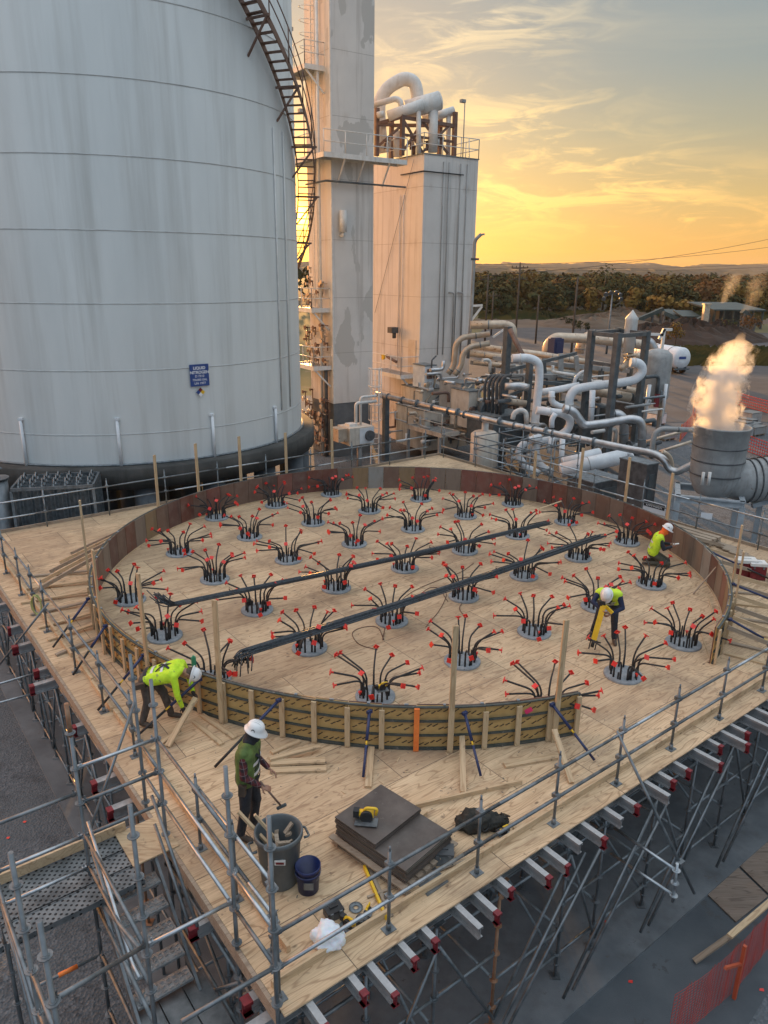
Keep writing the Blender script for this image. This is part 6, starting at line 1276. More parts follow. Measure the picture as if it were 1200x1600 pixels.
# yard clutter: crates and pallets of parts right of the stack, trays left of it
rnd = random.Random(77)
for k in range(16):
    x = rnd.uniform(1150,1240) if k < 11 else rnd.uniform(985,1040); y = rnd.uniform(660,690) if k < 11 else rnd.uniform(655,690); p = P(x, y, GZ); o = empty('yard_crate', p, 'x', 'crate', 'crates stored in the yard')
    o['label'] = 'grey crate of parts in the yard %s, %s from the left' % ('right of the steam stack' if k < 11 else 'left of the steam stack', ordinal(k+1 if k < 11 else k-10)); w_, d_, h_ = rnd.uniform(.7,1.4), rnd.uniform(.7,1.2), rnd.uniform(.3,.8)
    m_ = MB(); m_.box(p+ZX*(.14+h_/2), (w_,d_,h_), BAX); m_.build('box', MAT[rnd.choice(('grey_paint','darkgrey','galv','white'))], o)
    m_ = MB(); [m_.box(p+RX*s*w_*.4+ZX*.05, (.1,d_,.1), BAX) for s in (-1,0,1)]; m_.box(p+ZX*.115, (w_,d_,.03), BAX); m_.build('pallet', MAT['lumber_old'], o)
    m_ = MB(); m_.box(p+ZX*(.15+h_), (w_+.05,d_+.05,.04), BAX); m_.build('lid', MAT['galv'], o)
# ------------------------------------------------------------------ steam
def steam(name, base, height, rad, lean, dens, label, sc):
    """closed envelope; the billows are noise in its density"""
    o = MB(); prof = []; n = 14
    for i in range(n+1): t = i/n; prof.append((max(.01, rad(t)*1.35*(math.sin(math.pi*min(1, .5+t/2)) if t > .85 else 1)) if 0 < i < n else .01, t*height))
    cols_n = 24; vs_ = []
    for j in range(cols_n):
        a_ = 2*math.pi*j/cols_n
        for (r, z) in prof: L0 = lean(z/height); vs_.append(Vector((r*math.cos(a_)+L0, r*math.sin(a_), z)))
    o.v = [Vector(base)+q for q in vs_]; k = n+1
    for j in range(cols_n):
        for i in range(n): o.f.append([j*k+i, ((j+1)%cols_n)*k+i, ((j+1)%cols_n)*k+i+1, j*k+i+1]); o.m.append(0); o.sm.append(False)
    m = bpy.data.materials.new(name); m.use_nodes = True; t = m.node_tree; t.nodes.clear(); g = NG(t); out = g.n('ShaderNodeOutputMaterial'); pv = g.n('ShaderNodeVolumePrincipled'); g.link(pv.outputs[0], out.inputs['Volume'])
    pv.inputs['Color'].default_value = (.97,.97,.97,1); pv.inputs['Anisotropy'].default_value = .7
    sp = g.n('ShaderNodeSeparateXYZ'); g.link(g.tc.outputs['Object'], sp.inputs[0]); h = g.math('DIVIDE', sp.outputs['Z'], height)
    cr = g.n('ShaderNodeFloatCurve'); cv_ = cr.mapping.curves[0]; pts = [(i/6, min(1, rad(i/6)/2.5)) for i in range(7)]
    cv_.points[0].location = pts[0]; cv_.points[1].location = pts[-1]
    for q in pts[1:-1]: cv_.points.new(*q)
    cr.mapping.update(); g.link(h, cr.inputs['Value']); R_ = g.math('MULTIPLY', cr.outputs[0], 2.5)
    cl_ = g.n('ShaderNodeFloatCurve'); cv2 = cl_.mapping.curves[0]; lp_ = [(i/6, .5+lean(i/6)/8) for i in range(7)]; cv2.points[0].location = lp_[0]; cv2.points[1].location = lp_[-1]
    for q in lp_[1:-1]: cv2.points.new(*q)
    cl_.mapping.update(); g.link(h, cl_.inputs['Value']); lx = g.math('MULTIPLY', g.math('SUBTRACT', cl_.outputs[0], .5), 8.0)
    dx = g.math('SUBTRACT', sp.outputs['X'], lx); r = g.math('DIVIDE', g.math('SQRT', g.math('ADD', g.math('MULTIPLY', dx, dx), g.math('MULTIPLY', sp.outputs['Y'], sp.outputs['Y']))), R_)
    nz = g.noise(g.map((1,1,.8)), sc, 7, .66, .9); f = g.math('SUBTRACT', g.math('ADD', 1.0, g.math('MULTIPLY', g.math('SUBTRACT', nz, .5), 4.6)), r)
    fade = g.math('MULTIPLY', g.mr(h, .55, .92, 1, 0), g.mr(h, .0, .03, 0, 1)); d = g.math('MULTIPLY', g.math('MULTIPLY', g.mr(f, -.05, .75), dens), fade); g.link(d, pv.inputs['Density'])
    try: m.volume_intersect = True
    except Exception: pass
    ob = o.build(name, m, loc=base); bm_ = bmesh.new(); bm_.from_mesh(ob.data); bmesh.ops.recalc_face_normals(bm_, faces=bm_.faces); bm_.to_mesh(ob.data); bm_.free(); return tag(ob, label, 'steam', kind='stuff')
qs = PY(1120, 672, YS)
steam('steam', (q.x*0+PY(1122,715,YS).x-.1, YS, PY(1122,690,YS).z), 4.5, lambda t: .62+.13*math.sin(t*5+.5)+.16*t, lambda t: -.12-.22*math.sin(t*4.2)+.30*t, 6.0, 'thick golden steam rising from the fat grey stack', 2.7)
q2 = PY(1128, 475, 155); steam('distant_steam', (q2.x, 155, q2.z), 7, lambda t: .8+1.3*t, lambda t: 2.6*t, .16, 'thin left steam wisp over the far sheds', .45)
q2 = PY(1160, 500, 150); steam('distant_steam', (q2.x, 150, q2.z), 11, lambda t: .9+1.5*t, lambda t: 1.5*math.sin(t*3), .07, 'thin right steam wisp over the far sheds', .4)
# ------------------------------------------------------------------ stair tower at the near left corner
ss = empty('stair_scaffold', D(-1, 1.5, GZ), 'scaffold stair tower at the near left corner of the deck', 'stair tower')
sp_ = {'A': LOC(P(203,1023,2.46)), 'B': (-.02,3.14), 'C': (-1.03,3.14), 'D': (-1.02,1.03), 'E': (-.03,1.02), 'F': (-.03,.10), 'G': (-2.07,1.05), 'H': (-2.05,.14), 'I': (-2.07,3.14), 'J': (-3.1,1.05), 'K':(-3.1,3.14)}
for k, (a_, b_) in sp_.items():
    if k == 'K': continue
    m_ = MB(); standard(m_, D(a_, b_, GZ), 2.46 if k not in 'IJ' else .9, first=(2.1 if k not in 'IJ' else .6), r=.0255); m_.build('standard', MAT['galv' if k not in 'C' else 'galv'], ss)
    if k == 'C': m_ = MB(); m_.tube([D(a_, b_, 2.05), D(a_, b_, 2.5)], .028, 8); m_.build('rusty_spigot', MAT['galv_rust'], ss)
def SP(k, z): return D(sp_[k][0], sp_[k][1], z)
for (p, z0, q, z1, m) in [('B',1.6,'C',1.6,'galv_new'),('B',1.1,'C',1.1,'galv'),('B',.6,'C',.6,'galv'),('C',.61,'I',.61,'galv_new'),('C',.12,'I',.12,'galv_new'),('C',1.25,'I',1.25,'galv'),('C',-.4,'I',-.4,'galv_dark'),
                          ('D',.70,'E',.70,'galv_new'),('C',.65,'D',.65,'galv'),('C',.15,'D',.15,'galv'),('H',1.62,'D',.72,'galv'),('F',.60,'F',.60,'galv'),('B',1.6,'E',1.6,'galv'),('B',1.1,'E',1.1,'galv_new'),('E',1.1,'F',1.1,'galv_new'),('E',.6,'F',.6,'galv'),('B',.6,'E',.6,'galv_new'),
                          ('B',-.4,'E',-.4,'galv_dark'),('E',-.4,'F',-.4,'galv_dark'),('C',-.4,'D',-.4,'galv_dark'),('D',-1.3,'E',-1.3,'galv_dark'),('B',-1.3,'E',-1.3,'galv_dark'),('C',-1.3,'D',-1.3,'galv_dark'),('D',-1.3,'G',-1.3,'galv_dark'),('G',1.1,'H',1.1,'galv'),('G',.6,'H',.6,'galv'),('I',.6,'G',.6,'galv'),('A',1.1,'B',1.1,'galv'),('A',.6,'B',.6,'galv'),('G',-.3,'J',-.3,'galv'),('I',-2.3,'G',-2.3,'galv_dark'),('C',-2.3,'D',-2.3,'galv_dark'),('B',-2.3,'E',-2.3,'galv_dark')]:
    if p == q: continue
    m_ = MB(); ledger(m_, SP(p,z0), SP(q,z1)); m_.build('ledger', MAT[m], ss)
m_ = MB(); tube_(m_, D(-1.03,.12,.6), SP('F',.6)); m_.build('ledger', MAT['galv'], ss)
m_ = MB(); tube_(m_, SP('C',-.3), SP('D',.55)); m_.build('ledger', MAT['galv_dark'], ss)
for (p, z0, q, z1) in [('C',.5,'A',1.75),('I',1.0,'H',-1.2),('B',-2.9,'E',-.5),('C',-2.9,'D',-.5),('E',-2.9,'F',-.6),('I',.9,'G',-1.0)]:
    m_ = MB(); tube_(m_, SP(p,z0), SP(q,z1), .0225); m_.build('diagonal_brace', MAT['galv'], ss)
def plank(p0, p1, w_, o, m='plank', nm='plank'):
    p0, p1 = Vector(p0), Vector(p1); d = (p1-p0).normalized(); s = d.cross(ZX).normalized(); m_ = MB(); m_.beam(p0, p1, w_, .05, ZX)
    for sg in (-1,1): m_.beam(p0+s*sg*w_/2-ZX*.01, p1+s*sg*w_/2-ZX*.01, .012, .085, ZX)
    return m_.build(nm, MAT[m], o)
for k in range(3): plank(D(-.5, 2.80+.335*k, -.03), D(-2.1, 2.80+.335*k, -.03), .30, ss); plank(D(-2.14, 2.80+.335*k, -.03), D(-4.2, 2.80+.335*k, -.03), .30, ss)
m_ = MB(); m_.box(D(-.24, 3.28, .012), (.62, .72, .02), AXES); m_.build('landing_board', MAT['lumber'], ss)
m_ = MB(); m_.box(D(-2.4, 3.64, .07), (4.0, .035, .16), AXES); m_.build('toe_board', MAT['lumber'], ss)
for k in range(3): plank(D(-.25-.31*k, 2.0, -1.2), D(-.25-.31*k, -.6, -1.2), .28, ss)
for k in range(2): plank(D(-1.25-.33*k, .75, -1.2), D(-1.25-.33*k, -.9, -1.2), .30, ss, m='grate')
stf = empty('stair_flight', D(-.6, 2.4, -.6), 'steel stair flight with perforated treads going down between the scaffold posts', 'stairs')
for k in range(5):
    c = D(-.62, 2.86-.225*k, -.27-.2*k); m_ = MB(); m_.box(c, (.70,.22,.035), AXES)
    for i in range(9):
        for j in range(3): m_.box(c+AX*(-.3+.075*i)+BX*(-.07+.07*j)+ZX*.022, (.045,.028,.012), ((AX+BX*.4).normalized(), (BX-AX*.4).normalized(), ZX))
    m_.build('tread', MAT['grate'], stf)
for a_ in (-.24, -1.0): m_ = MB(); m_.beam(D(a_, 3.02, -.10), D(a_, 1.78, -1.22), .035, .15, ZX); m_.build('stringer', MAT['galv'], stf)
for dz in (.55, .95): m_ = MB(); m_.tube(bend([D(-1.0,3.0,dz-.05), D(-1.0,1.75,dz-1.15), D(-1.0,1.5,dz-1.15)], .1), .022, 8); m_.build('handrail', MAT['galv_new' if dz > .6 else 'galv'], stf)
for dz in (.5, .95): m_ = MB(); m_.tube([D(-.2,3.0,dz-.05), D(-.2,1.75,dz-1.15)], .022, 8); m_.build('handrail', MAT['galv'], stf)
m_ = MB(); m_.tube([P(41,1549,-2.6), P(157,1492,-2.6)], .0242, 8); o = tag(m_.build('scaffold_tube', MAT['galv_dark'], loc=P(41,1549,-2.6)), 'low scaffold tube with orange tape at the lower left', 'tube'); a_, b_ = P(41,1549,-2.6), P(157,1492,-2.6)
for t0, t1 in ((.02,.12),(.42,.68)): m_ = MB(); m_.tube([a_.lerp(b_,t0), a_.lerp(b_,t1)], .034, 8); q_ = m_.build('orange_tape', MAT['orange'], None, loc=(0,0,0)); q_.parent = o; q_.location = -Vector(a_)
# ------------------------------------------------------------------ bin, bucket, stack of form sheets
PLG = mat('grey_plastic', (0.075,0.09,0.10), (0.11,0.13,0.14), rough=.5, scale=4, streak=((0.18,0.17,0.15),.5,.2,4)); PLB = mat('blue_plastic', (0.008,0.015,0.075), (0.015,0.028,0.11), rough=.35, scale=5)
c = P(438,1372,0); tb = empty('trash_can', c, 'tall grey plastic trash can with offcuts sticking out', 'trash can')
m_ = MB(); m_.lathe([(0,.012),(.225,.0),(.235,.02),(.275,.66),(.305,.68),(.305,.74),(.29,.755),(.278,.74),(.262,.66),(.222,.05),(0,.05)], c, 36); m_.build('body', PLG, tb)
for a_ in (100, 280): m_ = MB(); u = Vector((math.cos(R(a_-75)), math.sin(R(a_-75)), 0)); v = u.cross(ZX); q = c+u*.30+ZX*.60; m_.tube(bend([q+v*.09, q+v*.09+u*.07, q-v*.09+u*.07, q-v*.09], .03), .016, 6); m_.build('handle', PLG, tb)
m_ = MB(); q = c+Vector((.05,-.27,.5)); m_.box(q, (.13,.03,.06)); m_.build('badge', MAT['white'], tb)
m_ = MB(); m_.box(q-Vector((0,.017,0)), (.10,.004,.03)); m_.build('badge_mark', MAT['red_paint'], tb)
board(c+Vector((.02,.02,.3)), P(372,1268,.9), 'split pale batten leaning in the grey trash can', w_=.045, h_=.03, group='battens in the trash can'); board(c+Vector((.1,.05,.35)), P(398,1273,1.0), 'second pale batten leaning in the grey trash can', w_=.04, h_=.03, group='battens in the trash can')
m_ = MB(); rd = random.Random(2)
for k in range(10): a_ = rd.uniform(0,6.3); q = c+Vector((math.cos(a_)*.14, math.sin(a_)*.14, rd.uniform(.45,.6))); m_.beam(q, q+Vector((rd.uniform(-.15,.15), rd.uniform(-.15,.15), rd.uniform(-.05,.12))), .05, .03, ZX)
m_.build('rubbish', MAT['lumber_old'], tb)
c = P(482,1388,0); bk = empty('bucket', c, 'dark blue plastic bucket standing beside the grey trash can', 'bucket'); m_ = MB(); m_.lathe([(0,.0),(.13,.0),(.152,.33),(.16,.335),(.16,.37),(.148,.37),(.125,.02),(0,.02)], c, 28); m_.lathe([(.153,.27),(.163,.275),(.163,.285),(.154,.29)], c, 28); m_.build('body', PLB, bk)
m_ = MB(); m_.tube([c+Vector((math.cos(a_*math.pi/10)*.16, -.02-math.sin(a_*math.pi/10)*.10, .30-math.sin(a_*math.pi/10)*.12)) for a_ in range(11)], .004, 5); m_.build('bail', MAT['galv'], bk); m_ = MB(); m_.box(c+Vector((.02,-.146,.17)), (.12,.012,.10)); m_.build('label', MAT['galv'], bk)
# stack of form sheets on a pallet
FS = mat('film_faced_board', (0.065,0.050,0.043), (0.115,0.095,0.083), rough=.5, scale=2.5, spots=((0.11,0.095,0.085),9,.62)); FE = mat('board_edges', (0.05,0.055,0.045), (0.12,0.10,0.08), rough=.8, scale=20, stretch=(1,1,30))
la0 = LOC(P(597,1226,.42)); la1 = LOC(P(525,1277,.42)); la2 = LOC(P(628,1352,.34)); la3 = LOC(P(706,1300,.34))
stk = empty('form_sheet_stack', D(*la1, 0), 'stack of brown film faced form sheets on a grey pallet', 'stack of sheets')
ax0, ay0 = (la0[0]+la3[0])/2, (la0[1]); 
v0, v1, v3 = P(597,1226,.42), P(525,1277,.42), P(655,1270,.42); e1 = (v1-v0); e2 = (v3-v0); L1 = e1.length; e1.normalize(); e2 = (e2-e1*e2.dot(e1)); e2.normalize(); L2t = (v3-v0).dot(e2); L2 = (P(706,1300,.34)-v0).dot(e2); base_ = Vector((v0.x,v0.y,0))
AXS = (e1, e2, ZX)
for k in range(14):
    z = .15+.014*k; m_ = MB(); j1, j2 = rnd.uniform(-.012,.012), rnd.uniform(-.012,.012); m_.box(base_+e1*(L1/2+j1)+e2*(L2/2+j2)+ZX*z, (L1, L2, .0128), AXS); m_.build('sheet', FS if k % 4 else FE, stk)
for k in range(6):
    z = .35+.0135*k; m_ = MB(); m_.box(base_+e1*(L1/2+rnd.uniform(-.01,.01))+e2*(L2t/2-.03+rnd.uniform(-.01,.01))+ZX*z, (L1, L2t-.02, .0125), AXS); m_.build('sheet', FS, stk)
m_ = MB()
for t in (.03,.5,.97): m_.box(base_+e1*L1/2+e2*L2*t+ZX*.065, (L1+.12,.09,.09), AXS)
for t in range(8): m_.box(base_+e1*(-.05+(L1+.1)*t/7)+e2*L2/2+ZX*.124, (.09,L2+.1,.02), AXS); 
for t in (0,.5,1): m_.box(base_+e1*L1*t+e2*L2/2+ZX*.010, (.09,L2+.1,.018), AXS)
m_.build('pallet', MAT['lumber_old'], stk)
# yellow saw on the stack
def tool(name, c, u, label, cat, sc=1.0, blade=True, group=None):
    v = Vector((-u.y,u.x,0)); ax_ = (u,v,ZX); o = empty(name, c, label, cat, group); m_ = MB(); m_.box(c+ZX*.02*sc-v*.05*sc, (.30*sc,.16*sc,.008), ax_); m_.build('base_plate', MAT['galv'], o)
    m_ = MB(); m_.tube([c+v*.02*sc+ZX*.10*sc-u*.10*sc, c+v*.02*sc+ZX*.10*sc+u*.09*sc], [.05*sc,.055*sc], 12); m_.tube(bend([c+u*.12*sc+ZX*.10*sc, c+u*.14*sc+ZX*.20*sc, c-u*.02*sc+ZX*.20*sc, c-u*.04*sc+ZX*.12*sc], .04*sc), .02*sc, 8); m_.build('body', MAT['yellow'], o)
    m_ = MB(); m_.box(c-u*.14*sc+ZX*.10*sc+v*.02*sc, (.08*sc,.09*sc,.10*sc), ax_); m_.cyl(c-v*.06*sc+ZX*.09*sc, c-v*.02*sc+ZX*.09*sc, .085*sc, seg=16); m_.build('battery_and_guard', MAT['black'], o); return o
tool('circular_saw', P(573,1282,.43), Vector((1,-.1,0)).normalized(), 'yellow and black circular saw lying on the form sheet stack', 'saw')
# grinder kit, tool boxes, bag
DB = mat('dark_tool_bag', (0.012,0.013,0.012), (0.035,0.034,0.028), rough=.85, scale=14, bump=.5, bscale=40)
def softlump(name, c, size, m, label, cat, seed, rough=.25, sub=3, parent=None, part=None, pinch=None):
    bm_ = bmesh.new(); bmesh.ops.create_icosphere(bm_, subdivisions=sub, radius=1.0); rd = random.Random(seed); from mathutils import noise as NZ
    for v in bm_.verts:
        n_ = NZ.noise(v.co*1.6+Vector((seed,0,0)))+.5*NZ.noise(v.co*4+Vector((0,seed,0)))+.3*NZ.noise(v.co*9); s = 1+rough*n_; p = v.co*s
        if p.z < -.6: p.z = -.6
        v.co = Vector((p.x*size[0], p.y*size[1], (p.z+.6)*size[2]))
    me = bpy.data.meshes.new(name); bm_.to_mesh(me); bm_.free(); me.materials.append(m)
    for f in me.polygons: f.use_smooth = sub > 3
    o = bpy.data.objects.new(part or name, me); COL.objects.link(o); o['_o'] = tuple(c)
    if parent is not None: o.parent = parent; o.location = Vector(c)-Vector(parent['_o'])
    else: o.location = c; tag(o, label, cat)
    return o
c = P(740,1293,0); tg_ = empty('tool_bag', c, 'open black tool bag full of straps and tools near the guardrail', 'tool bag'); softlump('bag', c, (.24,.17,.16), DB, '', '', 4, .3, 4, tg_, 'bag')
softlump('harness', P(772,1290,0), (.20,.14,.12), DB, 'tangled black harness lying right of the tool bag', 'harness', 9, .45, 4)
rd = random.Random(8)
for k in range(9): m_ = MB(); q = P(rd.uniform(735,785), rd.uniform(1272,1300), .12); m_.tube(bend([q+Vector((rd.uniform(-.12,.12), rd.uniform(-.1,.1), rd.uniform(-.05,.08))) for _ in range(4)], .05), .009, 5); m_.build('strap', DB if k % 2 else MAT['black'], tg_)
tool('power_tool', P(786,1303,.01), Vector((.8,.5,0)).normalized(), 'small yellow power tool right of the tool bag, under the rail', 'power tool', .6)
def crate(name, q, sz, ang_, m, label, cat, lidm='black'):
    u = Vector((math.cos(R(ang_)), math.sin(R(ang_)), 0)); ax_ = (u, Vector((-u.y,u.x,0)), ZX); o = empty(name, q, label, cat); m_ = MB(); m_.box(Vector(q)+ZX*sz[2]*.4, (sz[0],sz[1],sz[2]*.8), ax_); m_.build('box', m, o); m_ = MB(); m_.box(Vector(q)+ZX*sz[2]*.88, (sz[0]*1.06,sz[1]*1.06,sz[2]*.16), ax_); m_.box(Vector(q)+ZX*sz[2]*.98, (sz[0]*.5,.03,.03), ax_); m_.build('lid', MAT[lidm] if isinstance(lidm, str) else lidm, o)
    m_ = MB(); [m_.box(Vector(q)+ax_[1]*-sz[1]*.54+u*sz[0]*s+ZX*sz[2]*.72, (.04,.02,.06), ax_) for s in (-.3,.3)]; m_.build('latch', MAT['galv'], o); return o
crate('tool_case', P(692,1345,0), (.26,.20,.20), -3, MAT['galv_dark'], 'grey hinged tool case right of the form sheet stack', 'tool case', MAT['darkgrey'])
crate('tool_case', P(521,1430,0), (.20,.16,.13), 30, MAT['darkgrey'], 'small black tool case behind the white plastic bag', 'tool case')
crate('cooler', P(1162,900,0), (.46,.30,.50), -8, MAT['red_paint'], 'red cooler with white lid outside the right wall, left one', 'cooler', 'white'); crate('cooler', P(1180,903,0), (.38,.30,.46), -8, MAT['red_paint'], 'red cooler with white lid outside the right wall, right one', 'cooler', 'white')
flat('metal_sheet', [(648,1375),(678,1352),(701,1377),(668,1400)], .012, .008, MAT['galv'], 'thin grey metal sheet lying behind the toe board', 'sheet')
# yellow level
a_, b_ = P(569,1354,.03), P(603,1434,.03); m_ = MB(); m_.beam(a_, b_, .03, .06, ZX); tag(m_.build('spirit_level', MAT['yellow'], loc=a_), 'long yellow spirit level lying left of the guardrail post', 'spirit level')
board(P(574,1350,.015), P(612,1432,.015), 'grey stick lying along the yellow spirit level', w_=.05, h_=.02, m='lumber_old', group=GL)
# plastic bag
BG = bpy.data.materials.new('thin_plastic'); BG.use_nodes = True; b_ = BG.node_tree.nodes['Principled BSDF']; b_.inputs['Base Color'].default_value = (.75,.80,.86,1); b_.inputs['Roughness'].default_value = .35; b_.inputs['Subsurface Weight'].default_value = .3
pbg = softlump('plastic_bag', P(512,1475,0), (.18,.16,.17), BG, 'crumpled white plastic bag with faint blue print', 'plastic bag', 13, .28, 4)
# small litter by the bag
c = P(556,1418,.012); m_ = MB(); m_.lathe([(.03,0),(.085,0),(.085,.006),(.03,.006),(.03,0)], c, 24); [m_.cyl(c+Vector((math.cos(a_)*.06,math.sin(a_)*.06,.006)), c+Vector((math.cos(a_)*.06,math.sin(a_)*.06,.010)), .01, seg=6) for a_ in (0,1.57,3.14,4.71)]; tag(m_.build('saw_blade', MAT['galv_dark'], loc=c), 'round dark saw blade lying right of the small black case', 'saw blade')
tool('angle_grinder', P(545,1448,.01), Vector((.8,-.6,0)).normalized(), 'yellow and black grinder beside the plastic bag', 'grinder', .7); tool('power_drill', P(575,1425,.01), Vector((.3,.9,0)).normalized(), 'pale power tool beside the saw blade', 'power tool', .45); softlump('rag', P(566,1440,0), (.08,.07,.05), MAT['darkgrey'], 'dark rag behind the grinder', 'rag', 5, .5, 3)
m_ = MB(); c = P(730,1275,.0); m_.lathe([(0,0),(.025,0),(.032,.08),(.028,.08),(.022,.006),(0,.006)], c, 14); tag(m_.build('cup', mat('neon_yellow', (.75,.85,.1), (.8,.9,.15), rough=.4), loc=c), 'small neon yellow cup on the deck behind the tool bag', 'cup')
m_ = MB(); c = P(661,1275,.0); m_.box(c+ZX*.03, (.13,.06,.06), ((AX+BX*.2).normalized(),(BX-AX*.2).normalized(),ZX)); tag(m_.build('offcut', MAT['lumber'], loc=c), 'short pale offcut at the right corner of the form sheet stack', 'offcut')
rd = random.Random(14)
for k, (x, y) in enumerate([(425,1325),(620,1190),(640,1205),(690,1232),(540,1240),(700,1180),(830,1165),(250,1290),(600,1225)]):
    p = P(x, y, .006); board(p, p+Vector((rd.uniform(-.15,.15), rd.uniform(-.08,.12), 0)), 'tiny wood sliver on the front deck, %s of the scattered few' % ordinal(k+1), w_=.02, h_=.008, group='wood slivers scattered on the front deck', name='sliver', cat='sliver')
# green box on the wall, drill kit in the front cluster, cords
p = ringp(on_ring(307,1045,.72), RI-.05, .80); m_ = MB(); m_.box(p+ZX*.09, (.07,.05,.17), AXES); m_.cyl(p+ZX*.175, p+ZX*.20, .02, seg=8); tag(m_.build('laser_level', mat('green_plastic', (.03,.22,.12),(.05,.3,.18), rough=.4), loc=p), 'small green levelling device clamped on the wall top behind the bending worker', 'device')
tool('rebar_cutter', P(597,1078,.30), Vector((.9,.3,0)).normalized(), 'yellow power tool hung in the bar cluster nearest the middle front', 'power tool', .7)
for k, pts in enumerate([[(598,1000),(605,960),(640,925),(688,905),(720,895),(740,880)],[(590,1015),(560,1008),(545,985),(590,975),(600,1000)],[(700,940),(690,925),(712,905),(735,900),(728,935),(716,950),(725,962)],[(850,835),(900,845),(925,838)],[(640,940),(675,915),(700,925),(690,950),(665,980)]]):
    m_ = MB(); m_.tube(bend([P(x, y, .012) for x, y in pts], .5, 5), .008, 5); tag(m_.build('cord', mat('brown_cord', (.10,.045,.03),(.14,.07,.05), rough=.6) if k == 0 else bpy.data.materials['brown_cord'], loc=P(*pts[0],.01)), 'thin brown cord snaking among the pile heads, %s of five from front left' % ordinal(k+1), 'cord', 'cords on the deck')
# timber and steel stored outside the right wall
for k in range(7):
    a_ = 17.1-.24*(k%4); z = .06+.11*(k//4); board(D(a_, 8.6, z), D(a_+.05, 4.9, z), 'dark weathered beam in the stack beyond the right wall, %s of seven' % ordinal(k+1), w_=.18, h_=.09, m='lumber_old', group='dark beams stacked beyond the right wall')
for k in range(5):
    board(P(1100+k*10, 842+k*5, .05), P(1150+k*9, 856+k*5, .05), 'short dark board by the red coolers, %s from the wall' % ordinal(k+1), w_=.12, m='lumber_old' , group='short boards by the red coolers')
# hose coiled on the left rail
m_ = MB(); p = P(57,945,.75); m_.tube([p+Vector((.10*math.cos(i*.6), .03*math.sin(i*.9), .22*math.sin(i*.6))) for i in range(44)], .012, 5); tag(m_.build('hose_coil', mat('yellow_green_rope', (.32,.33,.10),(.42,.42,.16), rough=.7), loc=p), 'yellow-green rope coil hanging on the left guardrail', 'rope')
# sawdust, offcuts and screws strewn on the deck: nobody could count them
rd = random.Random(44); mb = MB()
for k in range(900):
    a_, b_ = rd.uniform(.5, 17), rd.uniform(.5, 17)
    if k > 500: a_, b_ = rd.uniform(.6, 9), rd.uniform(.5, 5)
    p = D(a_, b_, .0012); L_ = rd.uniform(.008, .05); d = Vector((math.cos(k), math.sin(k), 0)); s = Vector((-d.y, d.x, 0)); w_ = rd.uniform(.003, .012)
    mb.box(p+ZX*.002, (L_, w_, .003), (d, s, ZX), mi=k % 3)
tag(mb.build('sawdust_and_chips', [MAT['lumber'], MAT['lumber_old'], MAT['darkgrey']]), kind='stuff')
# ------------------------------------------------------------------ people
def ell(bm_, c, r, M=None):
    g = bmesh.ops.create_uvsphere(bm_, u_segments=14, v_segments=10, radius=1.0)
    for v in g['verts']:
        p = Vector((v.co.x*r[0], v.co.y*r[1], v.co.z*r[2])); v.co = Vector(c)+(M @ p if M else p)
def caps(bm_, p0, p1, r0, r1=None, n=5):
    r1 = r0 if r1 is None else r1; p0, p1 = Vector(p0), Vector(p1); L_ = (p1-p0).length; n = max(2, int(L_/(min(r0,r1)*.55))+1)
    d = (p1-p0); q = d.to_track_quat('Z','Y').to_matrix() if L_ > 1e-5 else Matrix.Identity(3)
    g = bmesh.ops.create_cone(bm_, cap_ends=True, cap_tris=False, segments=14, radius1=r0, radius2=r1, depth=max(L_,1e-4))
    for v in g['verts']: v.co = q @ v.co + (p0+p1)/2
    ell(bm_, p0, (r0,)*3); ell(bm_, p1, (r1,)*3)
def fuse(name, fn, voxel, m, W, parent, origin, smooth=3, part=None):
    """union of the shapes fn adds, remeshed into one continuous skin"""
    bm_ = bmesh.new(); fn(bm_); me = bpy.data.meshes.new(name); bm_.to_mesh(me); bm_.free(); o = bpy.data.objects.new(name, me); COL.objects.link(o)
    rm = o.modifiers.new('r', 'REMESH'); rm.mode = 'VOXEL'; rm.voxel_size = voxel; rm.use_smooth_shade = True
    sm = o.modifiers.new('s', 'SMOOTH'); sm.factor = .5; sm.iterations = smooth
    dg_ = bpy.context.evaluated_depsgraph_get(); me2 = bpy.data.meshes.new_from_object(o.evaluated_get(dg_)); bpy.data.objects.remove(o)
    me2.transform(Matrix.Translation(-Vector(origin)) @ W); me2.materials.clear(); me2.materials.append(m); o2 = bpy.data.objects.new(name, me2); COL.objects.link(o2)
    for f in me2.polygons: f.use_smooth = True
    o2['_o'] = tuple(origin)
    if parent is not None: o2.parent = parent; o2.location = Vector(origin)-Vector(parent['_o'])
    else: o2.location = origin
    return o2
SKIN = mat('skin', (0.30,0.155,0.10), (0.36,0.19,0.125), rough=.55, scale=12)
HVY = mat('hi_vis_yellow', (0.45,0.70,0.02), (0.62,0.86,0.04), rough=.8, scale=9, bump=1.0, bscale=14, spots=((.30,.40,.08),7,.60)); BLUEBLK = mat('dark_work_cloth', (0.012,0.015,0.022), (0.03,0.034,0.045), rough=.85, scale=9, bump=.4, bscale=30)
OLIVE = mat('olive_trousers', (0.05,0.048,0.035), (0.085,0.08,0.06), rough=.85, scale=7, bump=.3, bscale=30); BROWNT = mat('brown_work_trousers', (0.055,0.045,0.04), (0.11,0.09,0.075), rough=.85, scale=7, bump=.3, bscale=30); NAVY = mat('navy_shirt', (0.01,0.018,0.05), (0.02,0.03,0.075), rough=.8, scale=7)
